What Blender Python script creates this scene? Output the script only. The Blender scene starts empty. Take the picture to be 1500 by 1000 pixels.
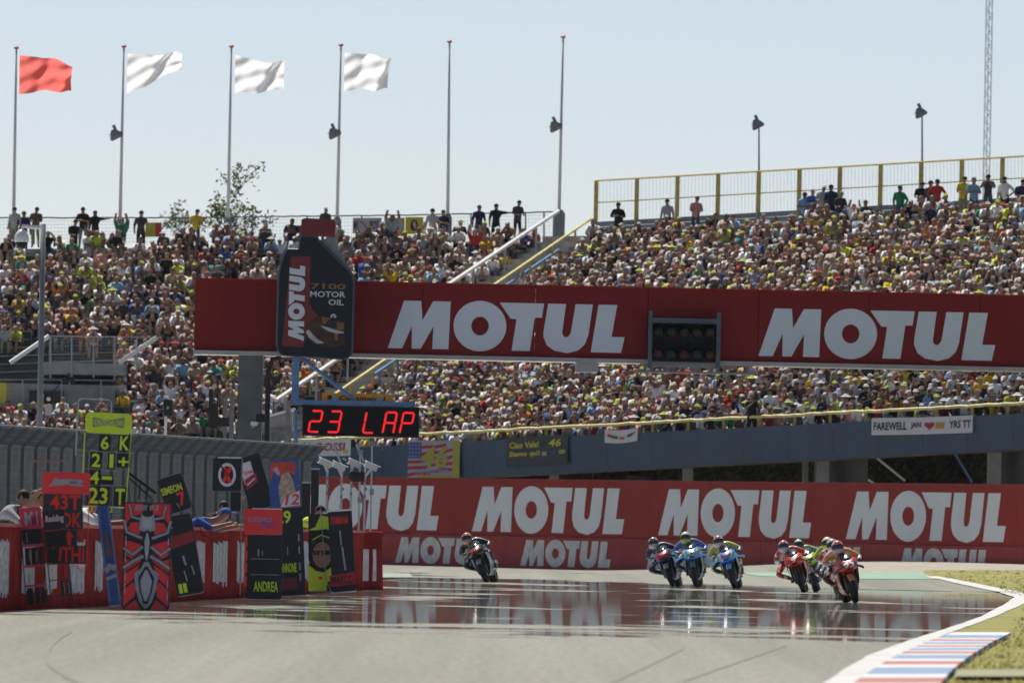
import bpy, bmesh, math, random
import numpy as np
from mathutils import Vector, Matrix, geometry
from mathutils.bvhtree import BVHTree

rad = math.radians
random.seed(7)
scene = bpy.context.scene
COL = scene.collection

# ------------------------------------------------------------------ camera
F = 16667.0                      # focal length in pixels of the 1500 px frame
ROLL = rad(1.2)
CAM_H = 1.175
PITCH = math.atan((780.7 - 500) * math.cos(ROLL) / F)
cam_d = bpy.data.cameras.new('camera')
cam = bpy.data.objects.new('camera', cam_d)
COL.objects.link(cam)
cam_d.sensor_width = 36
cam_d.lens = F / 1500 * 36
cam_d.clip_start = 1
cam_d.clip_end = 9000
cam_d.dof.use_dof = True
cam_d.dof.focus_distance = 225
cam_d.dof.aperture_fstop = 7.0
_f = Vector((0, math.cos(PITCH), math.sin(PITCH)))
_u0 = Vector((0, -math.sin(PITCH), math.cos(PITCH)))
_r0 = Vector((1, 0, 0))
_r = math.cos(ROLL) * _r0 + math.sin(ROLL) * _u0
_u = -math.sin(ROLL) * _r0 + math.cos(ROLL) * _u0
cam.matrix_world = Matrix(((_r.x, _u.x, -_f.x, 0), (_r.y, _u.y, -_f.y, 0), (_r.z, _u.z, -_f.z, CAM_H), (0, 0, 0, 1)))
scene.camera = cam

# ------------------------------------------------------------------ sky, sun, exposure
SUN_EL, SUN_AZ = rad(56), rad(-13)     # behind the stands, a little to the left
world = bpy.data.worlds.new('World')
scene.world = world
world.use_nodes = True
wn = world.node_tree
bg = wn.nodes['Background']
sky = wn.nodes.new('ShaderNodeTexSky')
sky.sky_type = 'NISHITA'
sky.sun_disc = False
sky.sun_elevation = SUN_EL
sky.sun_rotation = SUN_AZ
sky.altitude = 0
sky.air_density = 0.4
sky.dust_density = 0.7
sky.ozone_density = 1.2
tint = wn.nodes.new('ShaderNodeMix')          # the camera's white balance for the sky
tint.data_type = 'RGBA'
tint.blend_type = 'MULTIPLY'
tint.inputs[0].default_value = 1
tint.inputs[7].default_value = (1.31, 1.25, 1.125, 1)
wn.links.new(sky.outputs[0], tint.inputs[6])
wn.links.new(tint.outputs[2], bg.inputs[0])
bg.inputs[1].default_value = 0.075
sun_d = bpy.data.lights.new('sun', 'SUN')
sun_d.energy = 5.0
sun_d.angle = rad(0.53)
sun_d.color = (1.0, 0.95, 0.87)
sun = bpy.data.objects.new('sun', sun_d)
COL.objects.link(sun)
_sd = Vector((math.sin(SUN_AZ) * math.cos(SUN_EL), math.cos(SUN_AZ) * math.cos(SUN_EL), math.sin(SUN_EL)))
sun.rotation_euler = _sd.to_track_quat('Z', 'Y').to_euler()
scene.view_settings.view_transform = 'Standard'
scene.view_settings.look = 'None'
scene.view_settings.exposure = 0.35
scene.view_settings.gamma = 1
scene.view_settings.use_curve_mapping = False


# ------------------------------------------------------------------ measuring helpers
def raydir(px, py):
    return _f + _r * ((px - 750) / F) + _u * ((500 - py) / F)


def at(px, py, D):
    """The point at distance D (metres ahead) that the photograph shows at pixel px, py."""
    d = raydir(px, py)
    return Vector((0, 0, CAM_H)) + d * (D / d.y)


def ss(t):
    t = np.clip(t, 0, 1)
    return t * t * (3 - 2 * t)


def gz(X, Y):
    """Height of the ground: level, rising gently towards the far run-off on the outside of the bend."""
    return 0.55 * ss((Y - 285) / 68) * ss((X - 2.0) / 11)


_YS = np.arange(40, 460, 0.25)


def gp(px, py, off=0.0):
    d = raydir(px, py)
    t = _YS / d.y
    z = CAM_H + d.z * t - off
    h = gz(d.x * t, _YS)
    k = np.nonzero(z <= h)[0]
    i = int(k[0]) if len(k) else len(_YS) - 1
    return Vector((d.x * t[i], _YS[i], float(h[i]) + off))


def lerp(a, b, t):
    return a + (b - a) * t


# ------------------------------------------------------------------ materials
MATS = {}


def mat(name, col, rough=0.55, metal=0.0, var=0.12, scale=3.0, spec=0.4, emit=None, estr=0.0, bump=0.0, trans=0.0, coat=0.0):
    if name in MATS:
        return MATS[name]
    m = bpy.data.materials.new(name)
    m.use_nodes = True
    nt = m.node_tree
    b = nt.nodes['Principled BSDF']
    b.inputs['Roughness'].default_value = rough
    b.inputs['Metallic'].default_value = metal
    b.inputs['Specular IOR Level'].default_value = spec
    if coat:
        b.inputs['Coat Weight'].default_value = coat
        b.inputs['Coat Roughness'].default_value = 0.08
    c = (*col, 1)
    if var > 0:
        tc = nt.nodes.new('ShaderNodeTexCoord')
        no = nt.nodes.new('ShaderNodeTexNoise')
        no.inputs['Scale'].default_value = scale
        no.inputs['Detail'].default_value = 4
        nt.links.new(tc.outputs['Object'], no.inputs['Vector'])
        mr = nt.nodes.new('ShaderNodeMapRange')
        mr.inputs['From Min'].default_value = 0.3
        mr.inputs['From Max'].default_value = 0.7
        mr.inputs['To Min'].default_value = 1 - var
        mr.inputs['To Max'].default_value = 1 + var
        nt.links.new(no.outputs['Fac'], mr.inputs['Value'])
        mx = nt.nodes.new('ShaderNodeMix')
        mx.data_type = 'RGBA'
        mx.blend_type = 'MULTIPLY'
        mx.inputs[0].default_value = 1
        mx.inputs[6].default_value = c
        nt.links.new(mr.outputs[0], mx.inputs[7])
        nt.links.new(mx.outputs[2], b.inputs['Base Color'])
        if bump:
            bp = nt.nodes.new('ShaderNodeBump')
            bp.inputs['Strength'].default_value = bump
            bp.inputs['Distance'].default_value = 0.02
            nt.links.new(no.outputs['Fac'], bp.inputs['Height'])
            nt.links.new(bp.outputs[0], b.inputs['Normal'])
    else:
        b.inputs['Base Color'].default_value = c
    if emit:
        b.inputs['Emission Color'].default_value = (*emit, 1)
        b.inputs['Emission Strength'].default_value = estr
    if trans:
        tr = nt.nodes.new('ShaderNodeBsdfTranslucent')
        tr.inputs['Color'].default_value = c
        ms = nt.nodes.new('ShaderNodeMixShader')
        ms.inputs[0].default_value = trans
        nt.links.new(b.outputs[0], ms.inputs[1])
        nt.links.new(tr.outputs[0], ms.inputs[2])
        nt.links.new(ms.outputs[0], nt.nodes['Material Output'].inputs[0])
    MATS[name] = m
    return m


RED = mat('banner_red', (0.30, 0.024, 0.017), 0.6, var=0.10, scale=0.8, spec=.12)
RED2 = mat('belt_red', (0.31, 0.035, 0.032), 0.6, var=0.14, scale=1.5, spec=.15)
WHITE = mat('banner_white', (0.68, 0.70, 0.72), 0.5, var=0.05, scale=1.0)
BELTWHITE = mat('belt_white', (0.55, 0.54, 0.54), 0.6, var=0.16, scale=4)
STEEL = mat('galvanised_steel', (0.36, 0.38, 0.39), 0.45, 0.55, 0.15, 4)
DSTEEL = mat('dull_steel', (0.20, 0.215, 0.22), 0.55, 0.3, 0.2, 3)
GREY = mat('grey_paint', (0.30, 0.32, 0.33), 0.6, var=0.15)
CONC = mat('concrete', (0.32, 0.31, 0.29), 0.85, var=0.22, scale=1.2, bump=0.2)
DCONC = mat('dark_concrete', (0.11, 0.11, 0.107), 0.85, var=0.25, scale=0.8)
BLACK = mat('black_plastic', (0.012, 0.012, 0.013), 0.38, var=0.2)
BLACKM = mat('black_matt', (0.018, 0.018, 0.019), 0.7, var=0.2)
BLUESTEEL = mat('blue_steel', (0.10, 0.21, 0.40), 0.45, var=0.12)
FACADE = mat('facade_blue', (0.040, 0.078, 0.128), 0.6, var=0.12, scale=0.7)
YELSTEEL = mat('yellow_steel', (0.52, 0.40, 0.10), 0.5, var=0.18, scale=5)
YELRAIL = mat('pale_yellow_rail', (0.72, 0.64, 0.26), 0.5, var=0.2, scale=6)
WHITERAIL = mat('white_rail', (0.8, 0.8, 0.78), 0.45, var=0.1, scale=6)
PARAPET = mat('parapet_blue_grey', (0.18, 0.21, 0.25), 0.6, var=0.18, scale=1.2)


# ------------------------------------------------------------------ mesh builder
class MB:
    def __init__(s):
        s.v, s.f, s.m = [], [], []

    def add(s, verts, faces, m=0):
        k = len(s.v)
        s.v += [tuple(p) for p in verts]
        s.f += [tuple(i + k for i in f) for f in faces]
        s.m += [m] * len(faces)
        return s

    def hexa(s, p, m=0):
        """Box from 8 corners: bottom ring 0-3, top ring 4-7."""
        return s.add(p, [(0, 3, 2, 1), (4, 5, 6, 7), (0, 1, 5, 4), (1, 2, 6, 5), (2, 3, 7, 6), (3, 0, 4, 7)], m)

    def box(s, c, d, m=0, rot=None):
        x, y, z = d[0] / 2, d[1] / 2, d[2] / 2
        p = [Vector(q) for q in ((-x, -y, -z), (x, -y, -z), (x, y, -z), (-x, y, -z), (-x, -y, z), (x, -y, z), (x, y, z), (-x, y, z))]
        if rot is not None:
            p = [rot @ q for q in p]
        return s.hexa([q + Vector(c) for q in p], m)

    def tube(s, p, q, r, r2=None, n=6, m=0, caps=True):
        return s.path([p, q], [r, r if r2 is None else r2], n, m, caps)

    def path(s, pts, r, n=6, m=0, caps=True):
        pts = [Vector(p) for p in pts]
        rr = r if isinstance(r, (list, tuple)) else [r] * len(pts)
        vs, fs = [], []
        ref = None
        for i, p in enumerate(pts):
            a = pts[max(i - 1, 0)]
            b = pts[min(i + 1, len(pts) - 1)]
            t = (b - a)
            if t.length < 1e-9:
                t = Vector((0, 0, 1))
            t.normalize()
            if ref is None:
                ref = Vector((1, 0, 0)) if abs(t.x) < 0.8 else Vector((0, 0, 1))
            e1 = (ref - t * ref.dot(t)).normalized()
            e2 = t.cross(e1)
            ref = e1
            for k in range(n):
                an = 2 * math.pi * k / n + math.pi / n
                vs.append(p + (e1 * math.cos(an) + e2 * math.sin(an)) * rr[i])
        for i in range(len(pts) - 1):
            for k in range(n):
                k2 = (k + 1) % n
                fs.append((i * n + k, i * n + k2, (i + 1) * n + k2, (i + 1) * n + k))
        if caps:
            fs.append(tuple(range(n - 1, -1, -1)))
            fs.append(tuple((len(pts) - 1) * n + k for k in range(n)))
        return s.add(vs, fs, m)

    def rings(s, rings, m=0, caps=True, closed=True):
        n = len(rings[0])
        vs = [p for r in rings for p in r]
        fs = []
        for i in range(len(rings) - 1):
            for k in range(n if closed else n - 1):
                k2 = (k + 1) % n
                fs.append((i * n + k, i * n + k2, (i + 1) * n + k2, (i + 1) * n + k))
        if caps:
            fs.append(tuple(range(n - 1, -1, -1)))
            fs.append(tuple((len(rings) - 1) * n + k for k in range(n)))
        return s.add(vs, fs, m)

    def ball(s, c, r, nu=10, nv=6, m=0, v0=-0.5, v1=0.5):
        c = Vector(c)
        rx, ry, rz = r if isinstance(r, (tuple, list)) else (r, r, r)
        rg = []
        for j in range(nv + 1):
            ph = math.pi * lerp(v0, v1, j / nv)
            rg.append([c + Vector((rx * math.cos(ph) * math.cos(2 * math.pi * k / nu), ry * math.cos(ph) * math.sin(2 * math.pi * k / nu), rz * math.sin(ph))) for k in range(nu)])
        return s.rings(rg, m, caps=False)

    def poly(s, pts, y, depth=0.0, m=0, holes=()):
        """Flat outline in x, z seen from the front at y; with depth it becomes a slab."""
        loops = [[Vector((p[0], y, p[1])) for p in L] for L in (pts, *holes)]
        allv = [v for L in loops for v in L]
        tris = geometry.tessellate_polygon(loops)
        s.add(allv, [tuple(t) for t in tris], m)
        if depth:
            back = [v + Vector((0, depth, 0)) for v in allv]
            s.add(back, [tuple(t) for t in tris], m)
            k = 0
            for L in loops:
                n = len(L)
                s.add(L + [v + Vector((0, depth, 0)) for v in L], [(i, (i + 1) % n, n + (i + 1) % n, n + i) for i in range(n)], m)
        return s

    def strip(s, pts, w, y, m=0):
        """A flat stroke of width w along points in x, z."""
        P = [Vector((p[0], p[1])) for p in pts]
        L, R = [], []
        for i, p in enumerate(P):
            a, b = P[max(i - 1, 0)], P[min(i + 1, len(P) - 1)]
            t = (b - a).normalized()
            n = Vector((-t.y, t.x))
            ww = w[i] if isinstance(w, (list, tuple)) else w
            L.append((p.x + n.x * ww / 2, y, p.y + n.y * ww / 2))
            R.append((p.x - n.x * ww / 2, y, p.y - n.y * ww / 2))
        k = len(P)
        return s.add(L + R, [(i, i + 1, k + i + 1, k + i) for i in range(k - 1)], m)

    def rect(s, x0, z0, x1, z1, y, m=0):
        return s.add([(x0, y, z0), (x1, y, z0), (x1, y, z1), (x0, y, z1)], [(0, 1, 2, 3)], m)

    def text(s, t, x, z, w, h, y, m=0, shear=0.0, rot=0.0):
        """Lettering t with its lower left corner at x, z, fitted to w by h, on the plane y."""
        V, T = TXT[t]
        c, si = math.cos(rot), math.sin(rot)
        vs = []
        for (a, b) in V:
            u, q = a * w + b * h * shear, b * h
            vs.append((x + u * c - q * si, y, z + u * si + q * c))
        return s.add(vs, T, m)

    def motul(s, x, z, w, h, y, m=0, rot=0.0, lf=None):
        c, si = math.cos(rot), math.sin(rot)
        for outer, hole in LOGO:
            def q(p):
                u, v = p[0] / 4.93 * w, p[1] * h
                X, Z = x + u * c - v * si, z + u * si + v * c
                return (X, Z)
            s.poly([q(p) for p in outer], y, 0, m, holes=[[q(p) for p in hole]] if hole else ())
        return s

    def xform(s, M):
        s.v = [tuple(M @ Vector(p)) for p in s.v]
        return s

    def build(s, name, ms, parent=None, world=True, smooth=False):
        me = bpy.data.meshes.new(name)
        vs = s.v
        if parent is not None and world:
            Mi = WM[parent.name].inverted()
            vs = [tuple(Mi @ Vector(p)) for p in vs]
        me.from_pydata(vs, [], s.f)
        ms = ms if isinstance(ms, (list, tuple)) else [ms]
        for q in ms:
            me.materials.append(q)
        if len(ms) > 1:
            me.polygons.foreach_set('material_index', s.m)
        if smooth:
            me.polygons.foreach_set('use_smooth', [True] * len(me.polygons))
        me.update()
        o = bpy.data.objects.new(name, me)
        COL.objects.link(o)
        WM[o.name] = Matrix.Identity(4) if parent is None else WM[parent.name].copy()
        if parent is not None:
            o.parent = parent
        return o


_a = [2 * math.pi * k / 28 for k in range(28)]
LOGO = [
    ([(0, 0), (.30, 0), (.495, .47), (.50, 0), (.69, 0), (.945, .47), (.93, 0), (1.27, 0), (1.295, 1), (.93, 1), (.715, .6), (.68, 1), (.32, 1)], None),
    ([(1.918 + .555 * math.cos(t), .5 + .53 * math.sin(t)) for t in _a], [(1.92 + .185 * math.cos(t), .5 + .2 * math.sin(t)) for t in _a[::2]]),
    ([(2.32, 1), (2.555, .67), (2.68, .66), (2.59, 0), (2.97, 0), (3.06, .70), (3.21, .70), (3.25, 1)], None),
    ([(3.335, 1), (3.25, .42), (3.25, .3), (3.32, .13), (3.48, .02), (3.75, -.03), (3.98, .03), (4.12, .16), (4.19, .36), (4.27, 1), (3.91, 1), (3.82, .40), (3.78, .33), (3.72, .30), (3.66, .33), (3.64, .40), (3.71, 1)], None),
    ([(4.225, 0), (4.86, 0), (4.93, .33), (4.655, .33), (4.74, 1), (4.35, 1)], None),
]
# straighten the U's lean so it stands beside the L
LOGO[3] = ([(x - 0.0, z) for x, z in LOGO[3][0]], None)
LOGO[4] = ([(x + 0.02 if z < .4 else x + 0.04, z) for x, z in LOGO[4][0]], None)

# lettering set once from the built-in font
WORDS = ['6', 'K', '2', '1', '+', '4', '-', '23', 'T', 'CRUTCHLOW', '43T', 'OK', 'LUTHI', 'M1', 'Redding', '93', 'SIMEON', '7', 'X', 'DESMO', 'Dovi', '29', '12',
         '7100', 'MOTOR', 'OIL', 'FAREWELL', 'JAN', 'YRS TT', 'ROSSI', '46', 'Ciao Vale!', 'Siamo qui!', 'IANNONE', 'POS', 'THE DOCTOR', 'TEAM', 'ANDREA', 'YAMAHA', 'LAP', 'Continental', '25', '42', '36', '9', '35', 'MARCO', '5']
TXT = {}


def make_text():
    obs = []
    for w in WORDS:
        cu = bpy.data.curves.new('lettering', 'FONT')
        cu.body = w
        cu.resolution_u = 2
        cu.offset = 0.022
        o = bpy.data.objects.new('lettering', cu)
        COL.objects.link(o)
        obs.append((w, o))
    dg = bpy.context.evaluated_depsgraph_get()
    dg.update()
    for w, o in obs:
        me = bpy.data.meshes.new_from_object(o.evaluated_get(dg))
        V = np.array([v.co[:2] for v in me.vertices])
        V -= V.min(0)
        V /= np.maximum(V.max(0), 1e-6)
        TXT[w] = ([tuple(p) for p in V], [tuple(p.vertices) for p in me.polygons])
        bpy.data.meshes.remove(me)
    for w, o in obs:
        cu = o.data
        bpy.data.objects.remove(o)
        bpy.data.curves.remove(cu)


WM = {}


def thing(name, label, cat, loc=(0, 0, 0), group=None, M=None):
    o = bpy.data.objects.new(name, None)
    COL.objects.link(o)
    o.empty_display_size = 0.2
    if M is None:
        M = Matrix.Translation(Vector(loc))
    o.matrix_world = M
    WM[o.name] = M.copy()
    return tag(o, label, cat, group)


def tag(o, label, cat, group=None):
    o['label'] = label
    o['category'] = cat
    if group:
        o['group'] = group
    return o


def structure(o):
    o['kind'] = 'structure'
    return o


make_text()
# ------------------------------------------------------------------ ground
def asphalt():
    m = bpy.data.materials.new('asphalt')
    m.use_nodes = True
    nt = m.node_tree
    N, L = nt.nodes, nt.links
    b = N['Principled BSDF']
    b.inputs['Roughness'].default_value = 0.9
    b.inputs['Specular IOR Level'].default_value = 0.15
    tc = N.new('ShaderNodeTexCoord')

    def noise(scale, sx, sy, det=4):
        mp = N.new('ShaderNodeMapping')
        mp.inputs['Scale'].default_value = (sx, sy, 1)
        L.new(tc.outputs['Object'], mp.inputs[0])
        n = N.new('ShaderNodeTexNoise')
        n.inputs['Scale'].default_value = scale
        n.inputs['Detail'].default_value = det
        L.new(mp.outputs[0], n.inputs['Vector'])
        return n.outputs['Fac']

    def rng(src, a, b_, c, d):
        r = N.new('ShaderNodeMapRange')
        for k, v in zip(('From Min', 'From Max', 'To Min', 'To Max'), (a, b_, c, d)):
            r.inputs[k].default_value = v
        L.new(src, r.inputs['Value'])
        return r.outputs[0]

    def math_(op, a, b_):
        n = N.new('ShaderNodeMath')
        n.operation = op
        for i, v in enumerate((a, b_)):
            if v is None:
                continue
            if isinstance(v, (int, float)):
                n.inputs[i].default_value = v
            else:
                L.new(v, n.inputs[i])
        return n.outputs[0]

    broad = rng(noise(1.0, 0.25, 0.012), 0.3, 0.7, 0.86, 1.14)
    lanes = rng(noise(1.0, 1.6, 0.010, 6), 0.3, 0.7, 0.88, 1.08)
    grain = rng(noise(1.0, 14, 1.2, 6), 0.25, 0.75, 0.76, 1.22)
    v = math_('MULTIPLY', math_('MULTIPLY', broad, lanes), grain)
    mx = N.new('ShaderNodeMix')
    mx.data_type = 'RGBA'
    mx.blend_type = 'MULTIPLY'
    mx.inputs[0].default_value = 1
    mx.inputs[6].default_value = (0.220, 0.222, 0.184, 1)
    L.new(v, mx.inputs[7])
    L.new(mx.outputs[2], b.inputs['Base Color'])
    # heat mirage put into the surface: ragged bands of mirror gloss across the track
    sep = N.new('ShaderNodeSeparateXYZ')
    L.new(tc.outputs['Object'], sep.inputs[0])
    lg = math_('LOGARITHM', math_('MAXIMUM', sep.outputs['Y'], 10.0), math.e)
    cmb = N.new('ShaderNodeCombineXYZ')
    L.new(math_('MULTIPLY', sep.outputs['X'], 0.24), cmb.inputs[0])
    L.new(math_('MULTIPLY', lg, 18.0), cmb.inputs[1])
    nz = N.new('ShaderNodeTexNoise')
    nz.inputs['Scale'].default_value = 1.0
    nz.inputs['Detail'].default_value = 5
    nz.inputs['Roughness'].default_value = 0.66
    nz.inputs['Distortion'].default_value = 0.35
    L.new(cmb.outputs[0], nz.inputs['Vector'])
    # threshold along the track (log distance 4.7 .. 5.9)
    ramp = N.new('ShaderNodeValToRGB')
    el = ramp.color_ramp.elements
    lo, hi = 4.6, 6.0
    stops = [(104, 1.0), (115, .73), (124, .635), (134, .565), (143, .49), (153, .42), (178, .405), (215, .425), (250, .415), (290, .47), (320, .68)]
    while len(el) < len(stops):
        el.new(0.5)
    for e, (Y, val) in zip(el, stops):
        e.position = (math.log(Y) - lo) / (hi - lo)
        e.color = (val, val, val, 1)
    L.new(rng(math_('ADD', lg, math_('MULTIPLY', sep.outputs['X'], 0.009)), lo, hi, 0, 1), ramp.inputs[0])
    diff = math_('SUBTRACT', nz.outputs['Fac'], ramp.outputs[0])
    mask = rng(diff, -0.03, 0.035, 0, 0.92)
    gl = N.new('ShaderNodeBsdfGlossy')
    gl.inputs['Roughness'].default_value = 0.026
    gl.inputs['Color'].default_value = (0.86, 0.86, 0.86, 1)
    ms = N.new('ShaderNodeMixShader')
    L.new(mask, ms.inputs[0])
    L.new(b.outputs[0], ms.inputs[1])
    L.new(gl.outputs[0], ms.inputs[2])
    L.new(ms.outputs[0], N['Material Output'].inputs[0])
    return m


def make_ground():
    ys = [-250, -50, 0, 20, 40, 60, 80, 100, 120, 140, 170, 200, 230, 260, 280] + list(range(285, 356, 3)) + [358, 380, 420, 470, 600, 1000, 1800, 3000]
    xs = [-1500, -700, -300, -120, -60, -40, -25, -15, -8, -4, 0] + [2 + .5 * k for k in range(24)] + [16, 20, 30, 45, 80, 200, 700, 1500]
    vs = [(x, y, float(gz(x, y))) for y in ys for x in xs]
    n = len(xs)
    fs = [(j * n + i, j * n + i + 1, (j + 1) * n + i + 1, (j + 1) * n + i) for j in range(len(ys) - 1) for i in range(n - 1)]
    b = MB().add(vs, fs)
    structure(b.build('track', asphalt(), smooth=True))


def patch(name, rows, m, off, ncol=10, sub=6, kind='structure', parent=None, ragged=0.0):
    """A sheet lying on the ground between edges given row by row (py, left px, right px)."""
    R = []
    for a, b in zip(rows[:-1], rows[1:]):
        for k in range(sub):
            t = k / sub
            R.append([lerp(p, q, t) for p, q in zip(a, b)])
    R.append(list(rows[-1]))
    vs = []
    rg = random.Random(5)
    for (py, x0, x1) in R:
        j0, j1 = rg.uniform(-1, 1) * ragged, rg.uniform(-1, 1) * ragged
        for c in range(ncol + 1):
            px = lerp(x0 + j0, x1 + j1, c / ncol)
            vs.append(gp(px, py + (px - 750) * 0.0, off))
    n = ncol + 1
    fs = [(j * n + i, j * n + i + 1, (j + 1) * n + i + 1, (j + 1) * n + i) for j in range(len(R) - 1) for i in range(ncol)]
    b = MB().add(vs, fs)
    o = b.build(name, m)
    o['kind'] = kind
    return o


make_ground()
GRASS = mat('dry_grass', (0.235, 0.222, 0.080), 0.95, var=0.22, scale=0.7, spec=0.1, bump=0.3)
GRAVEL = mat('gravel_stones', (0.33, 0.30, 0.25), 0.95, var=0.22, scale=3, spec=0.1, bump=0.4)
GREENP = mat('green_paint', (0.16, 0.30, 0.205), 0.8, var=0.15, scale=0.5)
LINEW = mat('line_paint', (0.43, 0.43, 0.42), 0.7, var=0.16, scale=.9)
# far run-off at the outside of the bend
patch('gravel_trap', [(823, 1225, 1900), (830, 1228, 1900), (840, 1240, 1900)], GRAVEL, 0.008, 30, 6)
patch('painted_runoff', [(838, 1085, 1372), (843, 1110, 1372), (847.5, 1225, 1372)], GREENP, 0.011, 16, 5)
patch('far_painted_strip', [(839, 560, 600), (845, 556, 606)], mat('faded_green', (0.20, 0.255, 0.20), 0.8), 0.012, 6, 3)
patch('grass_verge', [(834.5, 1356, 1900), (838, 1352, 1900), (842, 1360, 1900), (848, 1385, 1900), (858, 1432, 1900), (868, 1482, 1900), (876, 1496, 1900)], GRASS, 0.013, 30, 6, ragged=1.5)
# white edge line, out to the apex and back
patch('edge_line', [(843.5, 1352, 1372), (848, 1378, 1400), (856, 1412, 1440), (866, 1462, 1494), (874, 1486, 1512), (880, 1478, 1510), (886, 1468, 1494), (900, 1442, 1462), (912, 1410, 1430), (925, 1370, 1394),
                   (940, 1322, 1358), (960, 1270, 1314), (980, 1236, 1280), (1000, 1206, 1252), (1030, 1166, 1212)], LINEW, 0.017, 4, 5, ragged=1.2)
patch('infield_grass', [(876, 1504, 1900), (882, 1503, 1900), (900, 1462, 1900), (925, 1394, 1900), (940, 1352, 1900), (1000, 1250, 1900), (1040, 1200, 1900)], GRASS, 0.008, 20, 8)
patch('service_path', [(980, 1402, 1900), (985, 1400, 1900), (990, 1398, 1900)], mat('pale_dust', (0.25, 0.24, 0.15), 0.95), 0.05, 4, 2)

# kerb of painted blocks along the inside of the bend
KW = mat('kerb_white', (0.52, 0.52, 0.51), 0.7, var=0.22, scale=1.4)
KR = mat('kerb_red', (0.29, 0.07, 0.06), 0.7, var=0.28, scale=1.4)
KB = mat('kerb_blue', (0.125, 0.205, 0.33), 0.7, var=0.28, scale=1.4)


def kerb():
    t = thing('kerb', 'low red white and blue painted kerb curving along the dry grass', 'kerb', gp(1330, 960))

    def edge(py, side):
        L = [(925, 1396, 1482), (940, 1355, 1452), (960, 1311, 1420), (980, 1277, 1394), (1000, 1249, 1378), (1036, 1205, 1350)]
        for a, b in zip(L[:-1], L[1:]):
            if a[0] <= py <= b[0]:
                q = (py - a[0]) / (b[0] - a[0])
                return lerp(a[1 + side], b[1 + side], q)
    bounds = [925.5, 929, 934, 935.6, 938.4, 939.6, 943, 944.2, 946.8, 948, 952, 953.2, 956.6, 958.4, 964.6, 967.2, 972.6, 976.6, 987, 991.4, 1000, 1006, 1024, 1030]
    cols = [KW, KB, KW, KR, KW, KB, KW, KR, KW, KB, KW, KR, KW, KB, KW, KR]
    order = [KW, KB, KW, KR]
    seq = {}
    for i in range(len(bounds) - 1):
        y0, y1 = bounds[i], bounds[i + 1]
        m = order[(i + 0) % 4]
        q = [gp(edge(y, s), y, 0.03 if s == 0 else 0.07) for y in (y0, y1) for s in (0, 1)]
        a, b, c, d = q[0], q[1], q[3], q[2]
        lo = [Vector((p.x, p.y, -0.05)) for p in (a, b, c, d)]
        MB().hexa(lo + [a, b, c, d]).build('kerb_block', m, t)


kerb()

# rubber mark on the near asphalt
def skid():
    rows = [(925, 103, 106), (935, 84, 88), (945, 74, 78), (955, 68, 72), (963, 66, 71), (972, 69, 75), (982, 80, 88), (992, 96, 106), (1004, 122, 136)]
    patch('rubber_mark', rows, mat('rubber_on_asphalt', (0.172, 0.168, 0.14), 0.9, var=0.2), 0.006, 2, 4)
    for k, (x, y, dx) in enumerate([(1150, 945, -150), (1000, 950, -110)]):
        rr = [(y + 4 * j, x + dx * j / 13 - 2.0, x + dx * j / 13 + 2.5 + j * .15) for j in range(14)]
        patch('rubber_mark', rr, MATS['rubber_on_asphalt'], 0.005, 2, 1)


skid()

# tufts of dry grass on both verges
def tufts():
    rg = random.Random(11)
    b = MB()
    TM = [mat('grass_blade_straw', (0.36, 0.33, 0.13), 0.9, var=0.2, trans=.6), mat('grass_blade_green', (0.26, 0.27, 0.09), 0.9, var=0.2, trans=.6)]
    n = 0
    while n < 3000:
        if rg.random() < 0.72:
            py = rg.uniform(884, 1010)
            xl = float(np.interp(py, [882, 925, 940, 1000, 1010], [1508, 1486, 1456, 1382, 1374]))
            px = rg.uniform(xl + 2, 1640)
        else:
            py = rg.uniform(836, 874)
            xl = float(np.interp(py, [834, 842, 858, 874], [1362, 1372, 1446, 1502]))
            px = rg.uniform(xl, 1640)
        p = gp(px, py, 0.0)
        m = 0 if rg.random() < 0.6 else 1
        for k in range(3):
            a = rg.uniform(0, 6.28)
            h = rg.uniform(0.015, 0.05)
            w = rg.uniform(0.01, 0.03) * p.y / 110
            c, s_ = math.cos(a), math.sin(a)
            q = p + Vector((rg.uniform(-.12, .12), rg.uniform(-.3, .3), 0))
            b.add([q + Vector((-c * w, -s_ * w, 0)), q + Vector((c * w, s_ * w, 0)), q + Vector((rg.uniform(-.06, .06), rg.uniform(-.06, .06), h))], [(0, 1, 2)], m)
        n += 1
    o = b.build('grass_blades', TM)
    o['kind'] = 'stuff'
    o['label'] = 'dry yellow-green grass blades growing beside the kerb and the bend'


tufts()


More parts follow.
